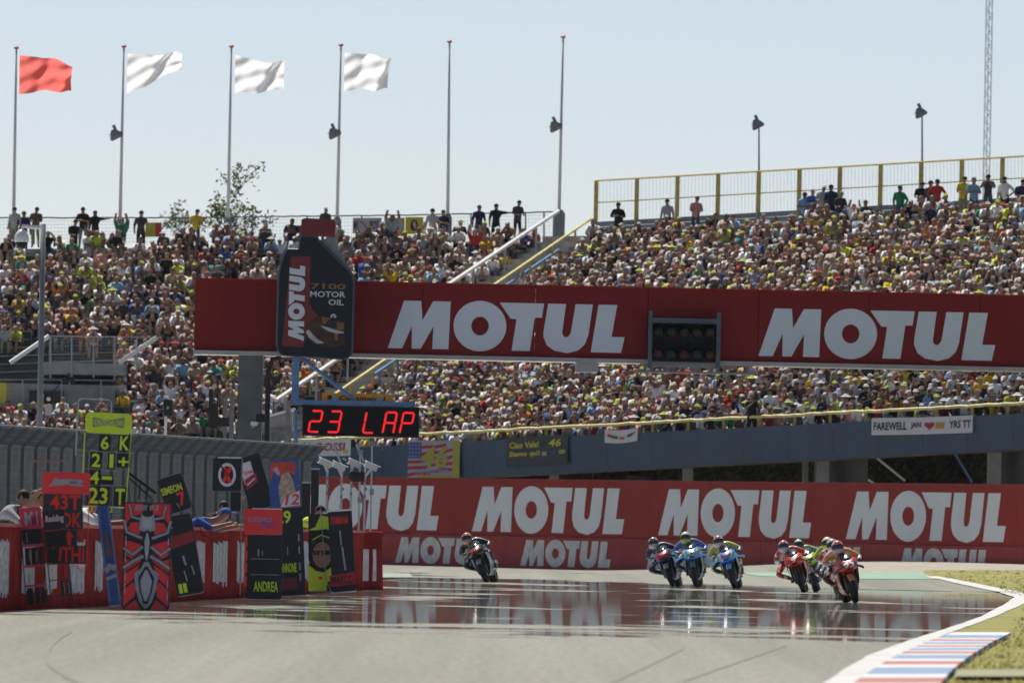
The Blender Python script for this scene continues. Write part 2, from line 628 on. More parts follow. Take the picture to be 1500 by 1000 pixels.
# ------------------------------------------------------------------ far advertising wall
def ad_wall():
    D0, D1 = 396.0, 349.0
    x0p, x1p = 440, 1640

    def P(px, z, off=0.0):
        """A point of the wall face under pixel column px at height z."""
        D = lerp(395, 350, (px - 480) / 1020)
        X = at(px, 500, D).x
        for _ in range(3):
            y = at(px, 790, D)
            X = y.x
        return Vector((X - off * 0.07, D - off, z))
    t = thing('advertising_wall', 'long red trackside wall with repeated white italic words below the blue deck', 'wall', P(1000, 0))
    xs = list(np.linspace(x0p, x1p, 17))
    for a, b in zip(xs[:-1], xs[1:]):
        a2, b2 = a + 0.15, b - 0.15
        p = [P(a2, 1.09), P(b2, 1.09), P(b2, 1.09, -.12), P(a2, 1.09, -.12), P(a2, 2.97), P(b2, 2.97), P(b2, 2.97, -.12), P(a2, 2.97, -.12)]
        MB().hexa(p).build('banner_panel', RED, t)
        g = -0.3
        p = [P(a2, g, .12), P(b2, g, .12), P(b2, g, -.3), P(a2, g, -.3), P(a2, 1.08, .12), P(b2, 1.08, .12), P(b2, 1.08, -.3), P(a2, 1.08, -.3)]
        MB().hexa(p).build('belt_panel', RED2, t)
    b = MB()
    for px in np.linspace(x0p, x1p, 9):
        b.tube(P(px, -.3, -.5), P(px, 2.9, -.5), 0.06, n=5)
    b.build('support_frame', DSTEEL, t)
    # words: on the face, mapped along it
    def word(px0, px1, z0, z1, off, m):
        q = MB().motul(0, 0, 1, 1, 0)
        vs = [P(px0 + (px1 - px0) * v[0], z0 + (z1 - z0) * v[2], off) for v in q.v]
        q.v = [tuple(v) for v in vs]
        q.build('lettering', m, t)
    for (a, b_) in ((418, 641), (691, 913), (964, 1187), (1239, 1472)):
        word(a, b_, 1.22, 2.73, 0.012, WHITE)
    for a in (396, 580, 763, 948, 1133, 1317, 1502):
        word(a, a + 132, 0.10, 0.97, 0.135, BELTWHITE)
    # capping strip
    b = MB()
    for a, c in zip(xs[:-1], xs[1:]):
        b.hexa([P(a, 2.972, .03), P(c, 2.972, .03), P(c, 2.972, -.15), P(a, 2.972, -.15), P(a, 3.01, .03), P(c, 3.01, .03), P(c, 3.01, -.15), P(a, 3.01, -.15)])
    b.build('top_cap', RED2, t)


ad_wall()


# ------------------------------------------------------------------ the two stands
class Stand:
    def __init__(s, bl, br, tl, tr, n):
        s.c = [at(*bl), at(*br), at(*tl), at(*tr)]
        s.n = n

    def S(s, u, v):
        a, b, c, d = s.c
        return (a * (1 - u) + b * u) * (1 - v) + (c * (1 - u) + d * u) * v

    def tread(s, u, j, t=0.5):
        z = s.S(u, j / s.n).z
        p = s.S(u, (j + t) / s.n)
        return Vector((p.x, p.y, z))

    def terrace(s, parent, m, ncol=14):
        b = MB()
        for j in range(s.n):
            for i in range(ncol):
                u0, u1 = i / ncol, (i + 1) / ncol
                A, B = s.tread(u0, j, 0), s.tread(u1, j, 0)
                C, D_ = s.tread(u1, j, 1), s.tread(u0, j, 1)
                E, G = Vector((D_.x, D_.y, s.S(u0, (j + 1) / s.n).z)), Vector((C.x, C.y, s.S(u1, (j + 1) / s.n).z))
                b.add([A, B, C, D_, E, G], [(0, 1, 2, 3), (3, 2, 5, 4)])
        b.build('terrace', m, parent)
        # seat boards, one strip to a row
        q = MB()
        for j in range(s.n):
            for i in range(ncol):
                u0, u1 = i / ncol + .002, (i + 1) / ncol - .002
                A, B = s.tread(u0, j, .45), s.tread(u1, j, .45)
                C, D_ = s.tread(u1, j, .85), s.tread(u0, j, .85)
                up = Vector((0, 0, .40))
                th = Vector((0, 0, .04))
                q.hexa([A + up, B + up, C + up, D_ + up, A + up + th, B + up + th, C + up + th, D_ + up + th])
        q.build('bench_rows', GREY, parent)


LEFT = Stand((-150, 694, 415), (372, 652, 422), (-130, 377, 445), (798, 370, 448), 26)
RIGHT = Stand((398, 692, 421), (1660, 622, 368.3), (872, 370, 445), (1760, 319, 400), 26)


def inv(px, p0, d0, p1, d1):
    """Distance of a straight line in plan under pixel column px."""
    return 1 / (1 / d0 + (px - p0) / (p1 - p0) * (1 / d1 - 1 / d0))


def dfront(px):
    return inv(px, 398, 421, 1660, 368.3) - 1.5


def dback(px):
    return inv(px, 872, 445, 1760, 400) + 2.2


def stands():
    t = thing('grandstand', 'packed concrete grandstand under the flagpoles, with a white stair rail', 'grandstand', LEFT.S(.5, 0))
    LEFT.terrace(t, DCONC)
    b = MB()
    A, B = LEFT.S(0, 0), LEFT.S(1, 0)
    b.hexa([Vector((A.x, A.y, 0)), Vector((B.x, B.y, 0)), Vector((B.x, B.y + 30, 0)), Vector((A.x, A.y + 30, 0)), A, B, B + Vector((0, .3, 0)), A + Vector((0, .3, 0))])
    b.build('front_wall', DCONC, t)
    # walkway along the top
    C, D_ = LEFT.S(0, 1) + Vector((0, 0, .42)), LEFT.S(1, 1) + Vector((0, 0, .42))
    b = MB()
    up = Vector((0, 0, -.12))
    bk = Vector((0, 3.2, 0))
    b.hexa([C + up + Vector((0, .01, -.4)), D_ + up + Vector((0, .01, -.4)), D_ + bk + up + Vector((2.2, 0, -.4)), C + bk + up + Vector((0, 0, -.4)), C + up + Vector((0, .01, 0)), D_ + up + Vector((0, .01, 0)), D_ + bk + up + Vector((2.2, 0, 0)), C + bk + up])
    b.build('top_walkway', CONC, t)
    # right stand on its blue deck
    t = thing('grandstand', 'packed grandstand on a blue raised deck beside the yellow stair rail', 'grandstand', RIGHT.S(.5, 0))
    RIGHT.terrace(t, DCONC)

    def fp(px, off, dy=0.0):
        py = 650 - (px - 620) * 0.0511
        return at(px, py + off, dfront(px) + dy)
    xs = list(np.arange(428, 1700, 66))
    for a, c in zip(xs[:-1], xs[1:]):
        e = .22
        q = [fp(a + e, 52), fp(c - e, 52), fp(c - e, 52, .25), fp(a + e, 52, .25), fp(a + e, 0), fp(c - e, 0), fp(c - e, 0, .25), fp(a + e, 0, .25)]
        MB().hexa(q).build('facade_panel', FACADE, t)
    b = MB()
    b.hexa([fp(428, 55, .4), fp(1700, 55, .4), fp(1700, 55, 6), fp(428, 55, 6), fp(428, 45, .4), fp(1700, 45, .4), fp(1700, 45, 6), fp(428, 45, 6)])
    b.build('deck_beam', DCONC, t)
    for px, w in ((612, 14), (812, 14), (1008, 15), (1206, 17), (1457, 18), (1690, 18)):
        p = fp(px, 40, 1.2)
        hw = w / 84
        MB().box((p.x, p.y, p.z / 2), (hw * 2, .8, p.z)).build('pillar', CONC, t)
    for px0, px1 in ((1216, 1272), (1468, 1560)):
        p, q = fp(px0, 40, 2.4), fp(px1, 40, 2.4)
        MB().hexa([Vector((p.x, p.y, 0)), Vector((q.x, q.y, 0)), Vector((q.x, q.y + .3, 0)), Vector((p.x, p.y + .3, 0)), p, q, q + Vector((0, .3, 0)), p + Vector((0, .3, 0))]).build('infill_wall', DCONC, t)
    for (xa, ya, xb, yb, m) in ((1272, 660, 1326, 704, WHITERAIL), (1394, 655, 1424, 706, BLUESTEEL), (1272, 702, 1282, 709, WHITERAIL)):
        D = dfront(xa) + 1.5
        MB().tube(at(xa, ya, D), at(xb, yb, D), .045).build('brace', m, t)
    # parapet at the back
    def pp(px, off, dy=0.0):
        py = 325 - (px - 900) * 0.058
        return at(px, py + off, dback(px) + dy)
    xs = list(np.arange(868, 1760, 61))
    for k, (a, c) in enumerate(zip(xs[:-1], xs[1:])):
        for r in range(3):
            o1, o2 = 22 - r * 8, 22 - r * 8 - 7.6
            q = [pp(a, o1), pp(c, o1), pp(c, o1, .2), pp(a, o1, .2), pp(a, o2), pp(c, o2), pp(c, o2, .2), pp(a, o2, .2)]
            MB().hexa(q).build('parapet_board', PARAPET, t)
    C, D_ = RIGHT.S(0, 1), RIGHT.S(1, 1)
    b = MB()
    a, c = pp(868, 30, -.1), pp(1760, 30, -.1)
    lo = Vector((0, 0, -1.0))
    b.hexa([C + lo, D_ + lo, c + lo, a + lo, Vector((C.x, C.y, a.z)), Vector((D_.x, D_.y, c.z)), c, a])
    b.build('top_walkway', CONC, t)
    # fence on the parapet
    f = thing('fence', 'tall yellow framed mesh fence along the top of the right stand', 'fence', pp(1200, 0))

    def fz(px):
        return 265 - (px - 870) * 0.0574
    n = 0
    posts = list(np.arange(873, 1760, 59.5))
    for px in posts:
        D = dback(px) + .12
        base, top = pp(px, 8, .12), at(px, fz(px), D)
        MB().box(((base.x + top.x) / 2, base.y, (base.z + top.z) / 2), (.17, .10, top.z - base.z)).build('post', YELSTEEL, f)
    for off, rr in ((0, .035), (0.52, .022)):
        pts = []
        for px in np.arange(873, 1760, 12):
            D = dback(px) + .05
            pts.append(at(px, lerp(fz(px), 325 - (px - 900) * .058, off), D))
        MB().path(pts, rr, 5).build('rail', YELSTEEL, f)
    b = MB()
    for px in np.arange(873, 1760, 5.2):
        D = dback(px) + .17
        b.path([pp(px, 2, .17), at(px, fz(px), D)], .0045, 3, caps=False)
    for k in np.arange(0.04, 1, .055):
        a, c = 873, 1750
        P0 = at(a, lerp(fz(a), 325 - (a - 900) * .058, k), dback(a) + .17)
        P1 = at(c, lerp(fz(c), 325 - (c - 900) * .058, k), dback(c) + .17)
        b.path([P0, P1], .004, 3, caps=False)
    b.build('wire_mesh', STEEL, f)['kind'] = 'stuff'
    # front rail of the deck
    f = thing('railing', 'pale yellow front railing running along the blue deck', 'railing', fp(1000, 0))
    rg = random.Random(3)
    pts = [fp(px, -14.5 + rg.uniform(-.8, .8), .3) for px in np.arange(428, 1700, 9)]
    MB().path(pts, .055, 6).build('top_rail', YELRAIL, f)
    for px in np.arange(436, 1700, 52):
        MB().tube(fp(px, 2, .36), fp(px, -14, .36), .075, n=4).build('rail_post', YELSTEEL, f)


stands()


# stair between the stands and its two railings
def stair():
    a0, a1 = at(384, 628, 423), at(466, 655, 421)
    b0, b1 = at(806, 349, 449), at(866, 341, 446.5)
    t = thing('staircase', 'grey concrete stair climbing between the two grandstands', 'staircase', a0)
    n = 34
    for i in range(n):
        p0, p1 = a0.lerp(b0, i / n), a1.lerp(b1, i / n)
        q0, q1 = a0.lerp(b0, (i + 1) / n), a1.lerp(b1, (i + 1) / n)
        z = (q0.z + q1.z) / 2 - .05
        lo = z - .6
        MB().hexa([Vector((p0.x, p0.y, lo)), Vector((p1.x, p1.y, lo)), Vector((q1.x, q1.y, lo)), Vector((q0.x, q0.y, lo)), Vector((p0.x, p0.y, z)), Vector((p1.x, p1.y, z)), Vector((q1.x, q1.y, z)), Vector((q0.x, q0.y, z))]).build('step', CONC, t)

    def rail(name, label, pa, pb, Da, Db, m, mp, npost, w, drop):
        f = thing('railing', label, 'railing', at(*pa, Da))
        pts = [at(lerp(pa[0], pb[0], k / 24), lerp(pa[1], pb[1], k / 24), lerp(Da, Db, k / 24)) for k in range(25)]
        MB().path(pts, w, 5).build('handrail', m, f)
        for k in range(npost):
            s_ = (k + .3) / npost
            p = at(lerp(pa[0], pb[0], s_), lerp(pa[1], pb[1], s_), lerp(Da, Db, s_))
            MB().tube(p - Vector((0, 0, drop)), p, .05, n=5).build('rail_post', mp, f)
        return f
    rail('r', 'thick white sloping railing beside the concrete stair', (404, 586), (818, 309), 421.5, 447.5, WHITERAIL, STEEL, 9, .085, 1.1)
    rail('r', 'pale yellow sloping railing on the other side of the stair', (470, 591), (866, 320), 420.5, 445.5, YELRAIL, YELSTEEL, 12, .06, .75)
    rail('r', 'blue sloping tube under the yellow stair railing', (548, 548), (818, 366), 420.8, 443.5, BLUESTEEL, BLUESTEEL, 10, .06, .5)


stair()


# entrance block in the left stand
def entrance():
    t = thing('entrance_block', 'concrete stand entrance framed by two sloping white handrails', 'entrance', at(140, 600, 424.6))
    D = 424.5
    b = MB()
    p0, p1 = at(60, 556, D), at(182, 556, D)
    z0, z1 = at(100, 548, D).z, at(100, 531, D).z
    b.hexa([Vector((p0.x, D, z0)), Vector((p1.x, D, z0)), Vector((p1.x, D + 9, z0)), Vector((p0.x, D + 9, z0)), Vector((p0.x, D, z1)), Vector((p1.x, D, z1)), Vector((p1.x, D + 9, z1)), Vector((p0.x, D + 9, z1))])
    b.build('slab', GREY, t)
    q0, q1 = at(-60, 600, D), at(168, 600, D)
    zz0, zz1 = at(60, 612, D).z, at(60, 562, D).z
    MB().box(((q0.x + q1.x) / 2, D + .3, (zz0 + zz1) / 2), (q1.x - q0.x, .25, zz1 - zz0)).build('front_panel', mat('pale_panel', (.27, .29, .30), .6, var=.15), t)
    MB().box((at(68, 570, D).x, D + .1, at(68, 582, D).z), (at(90, 0, D).x - at(40, 0, D).x, .2, .5)).build('window', BLACK, t)
    MB().path([at(-60, 555, D), at(168, 557, D)], .03, 5).build('top_rail', STEEL, t)
    for px in (-20, 33, 90, 148):
        MB().tube(at(px, 557, D), at(px, 605, D), .03, n=5).build('post', STEEL, t)
    MB().path([at(70, 491.5, D), at(232, 494, D + .5)], .03, 5).build('guard_rail', STEEL, t)
    for px in (74, 105, 137, 168, 200):
        MB().tube(at(px, 492, D), at(px, 553, D), .035, n=5).build('post', STEEL, t)
    b = MB()
    for k in range(1, 9):
        b.path([at(70, 491.5 + k * 4.6, D + .02), at(200, 493.5 + k * 4.6, D + .02)], .006, 3, caps=False)
    for px in np.arange(72, 200, 4):
        b.path([at(px, 492, D + .02), at(px, 531, D + .02)], .005, 3, caps=False)
    b.build('wire_infill', STEEL, t)
    MB().path([at(15, 531, D - .3), at(72, 492, D)], .09, 5).build('handrail', WHITERAIL, t)
    MB().path([at(174, 531, D - .3), at(230, 494, D)], .09, 5).build('handrail', WHITERAIL, t)
    MB().box(at(-2, 575, D - .2), (.55, .05, .75)).build('notice', mat('notice_yellow', (.6, .5, .05), .6), t)


entrance()
# ------------------------------------------------------------------ back of the left stand: fence, poles, flags, lights
def back_fence():
    D = 451.5

    def y(px):
        return 319 - max(0, px - 250) * .012 - max(0, px - 640) * .012
    t = thing('fence', 'grey wire fence along the top of the flagpole stand', 'fence', at(350, 352, D))
    pts = [at(px, y(px) + random.uniform(-.5, .5), D) for px in np.arange(-60, 826, 9)]
    MB().path(pts, .03, 5).build('rail', DSTEEL, t)
    for px in list(range(-30, 800, 80)) + [797]:
        if abs(px - 610) < 5:
            continue
        MB().tube(at(px, 358, D), at(px, y(px), D), .035, n=5).build('post', DSTEEL, t)
    b = MB()
    for px in np.arange(-60, 822, 5):
        b.path([at(px, 358, D + .04), at(px, y(px), D + .04)], .004, 3, caps=False)
    for k in range(1, 8):
        b.path([at(px, y(px) + k * 5, D + .04) for px in (-60, 250, 640, 822)], .006, 3, caps=False)
    b.build('wire_mesh', STEEL, t)['kind'] = 'stuff'


back_fence()
FLAGR = mat('flag_red', (0.85, 0.17, 0.15), 0.7, var=0.10, scale=1.0, trans=0.7)
FLAGW = mat('flag_white', (0.86, 0.86, 0.87), 0.7, var=0.02, trans=0.6)
FINIAL = mat('red_finial', (0.5, 0.13, 0.1), 0.5)


def flag(px0, py0, px1, py1, h0, h1, D, m, label, seed, curl=0):
    rg = random.Random(seed)
    nx, nz = 44, 22
    a, c = at(px0, py0, D), at(px1, py1, D)
    L = c.x - a.x
    s_ = F / D
    ph = rg.uniform(0, 6)
    vs = []
    for i in range(nx + 1):
        t = i / nx
        top = lerp(a.z, c.z, t) + .10 * math.sin(t * 5 + ph) * t
        H = lerp(h0, h1, t) / s_
        for j in range(nz + 1):
            w = j / nz
            amp = .05 + .28 * t
            yy = amp * math.sin(t * 8.5 + ph + w * 2.2) + .12 * t * math.sin(t * 19 + w * 7 + ph * 2) + .05 * math.sin(w * 14 + t * 9)
            x = a.x + L * (t - .02 * math.sin(w * 3.1) * t) - (curl * max(0, t - .8) * w * 1.2)
            z = top - H * w + .06 * math.sin(t * 12 + w * 3 + ph) * t
            vs.append((x, D + yy, z))
    n = nz + 1
    fs = [(i * n + j, (i + 1) * n + j, (i + 1) * n + j + 1, i * n + j + 1) for i in range(nx) for j in range(nz)]
    o = MB().add(vs, fs).build('flag', m, smooth=True)
    tag(o, label, 'flag')


poles = [(20, 318, 24, 72, 'leftmost bare-lamped flagpole carrying the red flag'), (176, 318, 181.5, 70, 'flagpole with a floodlight carrying the white flag next to the red one'), (334, 318, 339, 70, 'flagpole rising behind the sparse tree, white flag'),
         (494, 316, 499.5, 68, 'flagpole with a floodlight above the oil bottle, white flag'), (656, 312, 658.5, 63, 'bare flagpole without flag or lamp'), (819, 308, 825, 56, 'flagless pole with a floodlight at the top of the stair')]
poles[0] = (20, 318, 24, 72, 'flagpole carrying the red flag, no floodlight')
for (xb, yb, xt, yt, lb) in poles:
    D = 450.6
    foot = at(xb, 347, D)
    t = thing('flagpole', lb, 'flagpole', foot, 'flagpoles behind the stand')
    top = at(xt, yt, D)
    b0 = at(xb, yb, D)
    MB().path([Vector((b0.x, D, b0.z - .3)), Vector((b0.x + (top.x - b0.x) * .5, D, (b0.z + top.z) / 2)), top], [.075, .06, .04], 8).build('pole', mat('flagpole_grey', (.62, .64, .64), .45, .1, .08), t, smooth=True)
    MB().rings([[top + Vector((r_ * math.cos(k * .785), r_ * math.sin(k * .785), h)) for k in range(8)] for r_, h in ((.04, -.02), (.10, .02), (.10, .07), (.03, .12))]).build('finial', FINIAL, t)
    hw = .17 if xb < 800 else .24
    x = b0.x
    b = MB()
    z0, z1 = foot.z - .3, b0.z - (.05 if xb < 800 else -.02)
    b.rings([[Vector((x + hw * cx, D + hw * cy, zz)) for cx, cy in ((-1, -.7), (-.7, -1), (.7, -1), (1, -.7), (1, .7), (.7, 1), (-.7, 1), (-1, .7))] for hw_, zz in ((1, z0), (1, z1 - .15))] + [[Vector((x + hw * .6 * cx, D + hw * .6 * cy, z1)) for cx, cy in ((-1, -.7), (-.7, -1), (.7, -1), (1, -.7), (1, .7), (.7, 1), (-.7, 1), (-1, .7))]])
    b.build('footing', mat('footing_grey', (.20, .225, .235), .7, var=.15), t)
flag(29, 81, 106, 92, 57, 40, 450.4, FLAGR, 'red flag flying from the first flagpole', 2)
flag(187, 79, 267, 82, 58, 20, 450.4, FLAGW, 'white flag with a tapering fly end beside the red flag', 5)
flag(345, 81, 417, 96, 55, 37, 450.4, FLAGW, 'white flag waving above the sparse green tree', 9)
flag(505, 78, 574, 82, 56, 46, 450.4, FLAGW, 'squarish white flag waving above the bottle', 14, .6)


def floodlight(px, py, D, label, own_pole=None, s=1.0):
    c = at(px, py, D)
    t = thing('floodlight', label, 'floodlight', c, 'floodlights above the stands')
    k = D / F * s        # metres per photo pixel
    # housing: a reflector bowl aimed down and to the left
    R = Matrix.Rotation(rad(-28), 4, 'Y')
    M = Matrix.Translation(c) @ R
    b = MB()
    rg = []
    for (hx, hz, zz) in ((10, 6, -9), (10.5, 6.5, -6), (7, 5, 1), (3.5, 3, 6)):
        rg.append([(sx * hx * k, sy * hz * k, zz * k) for sx, sy in ((-1, -.6), (-.6, -1), (.6, -1), (1, -.6), (1, .6), (.6, 1), (-.6, 1), (-1, .6))])
    b.rings(rg)
    b.xform(M).build('housing', mat('lamp_grey', (.22, .23, .225), .45, .3), t)
    MB().box((0, 0, -9.4 * k), (17 * k, 10 * k, .6 * k)).xform(M).build('lens', mat('lamp_glass', (.10, .105, .10), .15, var=0), t)
    MB().box((3.5 * k, 0, 8 * k), (5 * k, 4 * k, 8 * k)).xform(M).build('ballast', DSTEEL, t)
    MB().box((-6 * k, 0, 2.2 * k), (9 * k, 7 * k, .8 * k), rot=Matrix.Rotation(rad(-30), 3, 'Y')).xform(M).build('visor', WHITERAIL, t)
    if own_pole:
        foot = at(own_pole[0], own_pole[1], D)
        MB().path([foot, c + Vector((4 * k, 0, 2 * k))], [.055, .035], 6).build('pole', STEEL, t)
    else:
        MB().tube(c + Vector((3 * k, 0, 3 * k)), c + Vector((12 * k, 0, 1 * k)), 1.3 * k, n=5).build('bracket', DSTEEL, t)


floodlight(168, 195, 450.4, 'floodlight on the pole between red and white flags', s=.95)
floodlight(488, 193, 450.4, 'floodlight fixed to the flagpole above the oil bottle', s=.95)
floodlight(812, 183, 450.4, 'floodlight on the flagless pole above the stair', s=.95)
floodlight(1108, 180, 452, 'floodlight on its own thin pole, the lower one over the yellow fence', (1112, 300), .9)
floodlight(1347, 163, 440, 'floodlight on its own thin pole, the higher one over the yellow fence', (1351, 285), .9)


# banners hung on the back fence
def banner(px0, py0, px1, py1, D, label, draw, bm, sag=0.0, n=14, ripple=.03, slope=0.0, D1=None):
    """A hanging cloth between two top corners; draw(b, w, h) adds flat print."""
    D1 = D if D1 is None else D1
    a, c = at(px0, py0, D), at(px1, py0 + slope, D1)
    h = (py1 - py0) * D / F
    w = c.x - a.x
    ds = (c.z - a.z)

    def warp(p):
        x, y, z = p
        t = x / w
        return Vector((a.x + x, lerp(D, D1, t) + y + ripple * math.sin(t * 17 + z * 3) * (1 - z / h) ** 1, a.z - h + z + ds * t - sag * math.sin(math.pi * min(max(t, 0), 1)) * h))
    b = MB()
    m_ = 6
    vs = [warp((w * i / n, 0, h * j / m_)) for j in range(m_ + 1) for i in range(n + 1)]
    k = n + 1
    b.add(vs, [(j * k + i, j * k + i + 1, (j + 1) * k + i + 1, (j + 1) * k + i) for j in range(m_) for i in range(n)])
    o = b.build('banner', bm, smooth=True)
    tag(o, label, 'banner')
    for mm, q in draw(w, h):
        q.v = [tuple(warp((p[0], p[1], p[2]))) for p in q.v]
        q.build('print', mm, o)
    return o


CW = mat('cloth_white', (.66, .66, .68), .8, var=.05)
CGREY = mat('cloth_grey', (.34, .33, .36), .8, var=.08)
CYEL = mat('cloth_yellow', (.50, .40, .02), .8, var=.1)
CYEL2 = mat('cloth_dull_yellow', (.36, .32, .05), .8, var=.1)
CBLK = mat('cloth_black', (.02, .02, .022), .8, var=.1)
INK = mat('ink_black', (.03, .03, .035), .7, var=0)
INKR = mat('ink_red', (.42, .02, .025), .7, var=0)
INKB = mat('ink_blue', (.06, .08, .25), .7, var=0)
INKY = mat('ink_yellow', (.62, .56, .04), .7, var=0)
FLUO = mat('fluo_yellow', (.46, .60, .02), .5, var=.05)


def grid_rect(x0, z0, x1, z1, y, nx=8, nz=3):
    b = MB()
    vs = [(lerp(x0, x1, i / nx), y, lerp(z0, z1, j / nz)) for j in range(nz + 1) for i in range(nx + 1)]
    k = nx + 1
    return b.add(vs, [(j * k + i, j * k + i + 1, (j + 1) * k + i + 1, (j + 1) * k + i) for j in range(nz) for i in range(nx)])


def d_white(w, h):
    q = MB()
    q.text('M1', w * .03, h * .25, w * .14, h * .55, -.02)
    q.text('POS', w * .60, h * .25, w * .30, h * .55, -.02)
    r = MB().strip([(w * .25, h * .75), (w * .4, h * .6), (w * .5, h * .3)], .05, -.02)
    return [(INK, q), (INKR, r)]


banner(517, 319, 559, 342, 451.2, 'grey-white cloth with dark letters tied to the back fence', d_white, CGREY)


def d_46(w, h):
    g = grid_rect(w * .15, h * .25, w * .9, h * .78, -.012)
    q = MB().text('46', w * .3, h * .32, w * .42, h * .36, -.02)
    return [(CGREY, g), (INK, q)]


banner(563, 319, 593, 346, 451.2, 'yellow bordered cloth numbered 46 on the back fence', d_46, CYEL2)


def d_oval(w, h):
    q = MB().poly([(w * .5 + w * .22 * math.cos(t), h * .5 + h * .34 * math.sin(t)) for t in _a[::2]], -.015)
    r = MB().poly([(w * .5 + w * .1 * math.cos(t), h * .48 + h * .28 * math.sin(t)) for t in _a[::2]], -.022)
    return [(INK, q), (CGREY, r)]


banner(594, 318, 620, 343, 451.2, 'plain yellow cloth with a dark oval on the back fence', d_oval, CYEL)


def d_half(w, h):
    return [(mat('cloth_red', (.40, .04, .04), .8), grid_rect(w * .62, 0, w, h, -.012))]


banner(213, 326, 237, 347, 449.4, 'yellow and red cloth held up in the top row', d_half, CYEL2)

# banners on the blue deck
def dk(px):
    return dfront(px) - .15


def d_rossi(w, h):
    q = MB().text('ROSSI', w * .36, h * .30, w * .52, h * .5, -.03, shear=.1)
    r = MB()
    for k in range(5):
        r.poly([(w * (.05 + .055 * k) + w * .02 * math.cos(t), h * .62 + h * .12 * math.sin(t) + h * .06 * (k % 2)) for t in _a[::3]], -.03)
    r.strip([(w * .07, h * .3), (w * .16, h * .34), (w * .24, h * .3)], .08, -.03)
    return [(INKR, q), (INKB, r), (INKY, MB().rect(w * .86, h * .12, w * .94, h * .35, -.03))]


banner(437, 643, 514, 667, dk(437), 'white banner with a red hand-lettered word on the deck', d_rossi, CW, .02, D1=dk(514))


def d_usa(w, h):
    out = []
    R = MB()
    # sloping red stripes
    for k in range(5):
        z = h * (.02 + .17 * k)
        for i in range(10):
            x0, x1 = w * i / 10 * .92, w * (i + 1) / 10 * .92
            f0, f1 = h * .02 * math.sin(i * 1.1 + k) + x0 / w * h * .20, h * .02 * math.sin((i + 1) * 1.1 + k) + x1 / w * h * .20
            if z + f1 + h * .08 < h * .95:
                R.add([(x0, -.012, z + f0), (x1, -.012, z + f1), (x1, -.012, z + f1 + h * .085), (x0, -.012, z + f0 + h * .085)], [(0, 1, 2, 3)])
    out.append((INKR, R))
    out.append((INKB, grid_rect(0, h * .52, w * .26, h * .95, -.02)))
    stars = MB()
    for i in range(4):
        for j in range(4):
            cx, cz = w * (.035 + .06 * i), h * (.58 + .1 * j)
            stars.poly([(cx + (.04 if k % 2 == 0 else .017) * math.sin(k * .628), cz + (.04 if k % 2 == 0 else .017) * math.cos(k * .628)) for k in range(10)][::-1], -.028)
    out.append((MATS['cloth_dull_white'] if 'cloth_dull_white' in MATS else CGREY, stars))
    Y = MB().text('46', w * .22, h * .26, w * .52, h * .60, -.034, shear=.2)
    out.append((mat('ink_olive_yellow', (.34, .33, .04), .7, var=0), Y))
    E = grid_rect(w * .86, h * .02, w, h * .97, -.026)
    E2 = grid_rect(w * .2, h * .0, w * .86, h * .07, -.026)
    out.append((CYEL2, E))
    out.append((CYEL2, E2))
    B = MB().text('THE DOCTOR', w * .12, h * .10, w * .68, h * .12, -.036)
    out.append((mat('ink_pale_blue', (.25, .33, .5), .7, var=0), B))
    return out


banner(598, 645, 674, 699, dk(598), 'striped red and white banner with stars and a yellow 46', d_usa, mat('cloth_dull_white', (.33, .34, .42), .8, var=.05), 0, D1=dk(674))


def d_ciao(w, h):
    q = MB()
    q.text('Ciao Vale!', w * .05, h * .62, w * .48, h * .22, -.03)
    q.text('Siamo qui!', w * .05, h * .30, w * .50, h * .22, -.03)
    q.text('46', w * .68, h * .62, w * .2, h * .26, -.03, shear=.2)
    r1, r2, r3 = MB().rect(w * .58, h * .32, w * .66, h * .46, -.03), MB().rect(w * .74, h * .34, w * .80, h * .48, -.03), MB().rect(w * .86, h * .36, w * .96, h * .50, -.03)
    return [(INKY, q), (CGREY, r1), (INKB, r2), (CYEL2, r3)]


banner(742, 641, 832, 684, dk(742), 'dark grey banner with two lines of yellow Italian greeting', d_ciao, mat('cloth_charcoal', (.055, .06, .07), .8, var=.1), 0, slope=-5, D1=dk(832))


def d_small(w, h):
    a_ = MB().strip([(w * .08, h * .6), (w * .2, h * .52)], h * .22, -.03)
    g_ = MB().strip([(w * .2, h * .5), (w * .4, h * .42)], h * .24, -.03)
    o_ = MB().strip([(w * .45, h * .38), (w * .6, h * .38)], h * .2, -.03)
    g2 = MB().strip([(w * .68, h * .48), (w * .85, h * .6)], h * .22, -.03)
    o2 = MB().strip([(w * .85, h * .58), (w * .92, h * .74)], h * .1, -.03)
    return [(INKR, a_), (mat('ink_green', (.03, .16, .07), .7, var=0), g_), (MATS['ink_green'], g2), (INKR, o2), (mat('ink_orange', (.55, .14, .02), .7, var=0), o_)]


banner(886, 629, 934, 648, dk(886), 'small sagging white cloth with red and green marks', d_small, CW, .12, slope=-3, D1=dk(934))


def d_jan(w, h):
    q = MB()
    q.text('FAREWELL', w * .02, h * .28, w * .33, h * .46, -.03)
    q.text('JAN', w * .39, h * .30, w * .10, h * .42, -.03)
    q.text('YRS TT', w * .77, h * .30, w * .21, h * .44, -.03)
    heart = []
    for k in range(24):
        t = k / 24 * 2 * math.pi
        heart.append((w * .575 + w * .0032 * 16 * math.sin(t) ** 3, h * .50 + h * .0165 * (13 * math.cos(t) - 5 * math.cos(2 * t) - 2 * math.cos(3 * t) - math.cos(4 * t))))
    r = MB().poly(heart[::-1], -.03)
    y = MB().poly([(w * .63, h * .32), (w * .715, h * .30), (w * .725, h * .66), (w * .64, h * .68)], -.03)
    return [(INK, q), (INKR, r), (mat('ink_ochre', (.5, .3, .04), .7, var=0), y)]


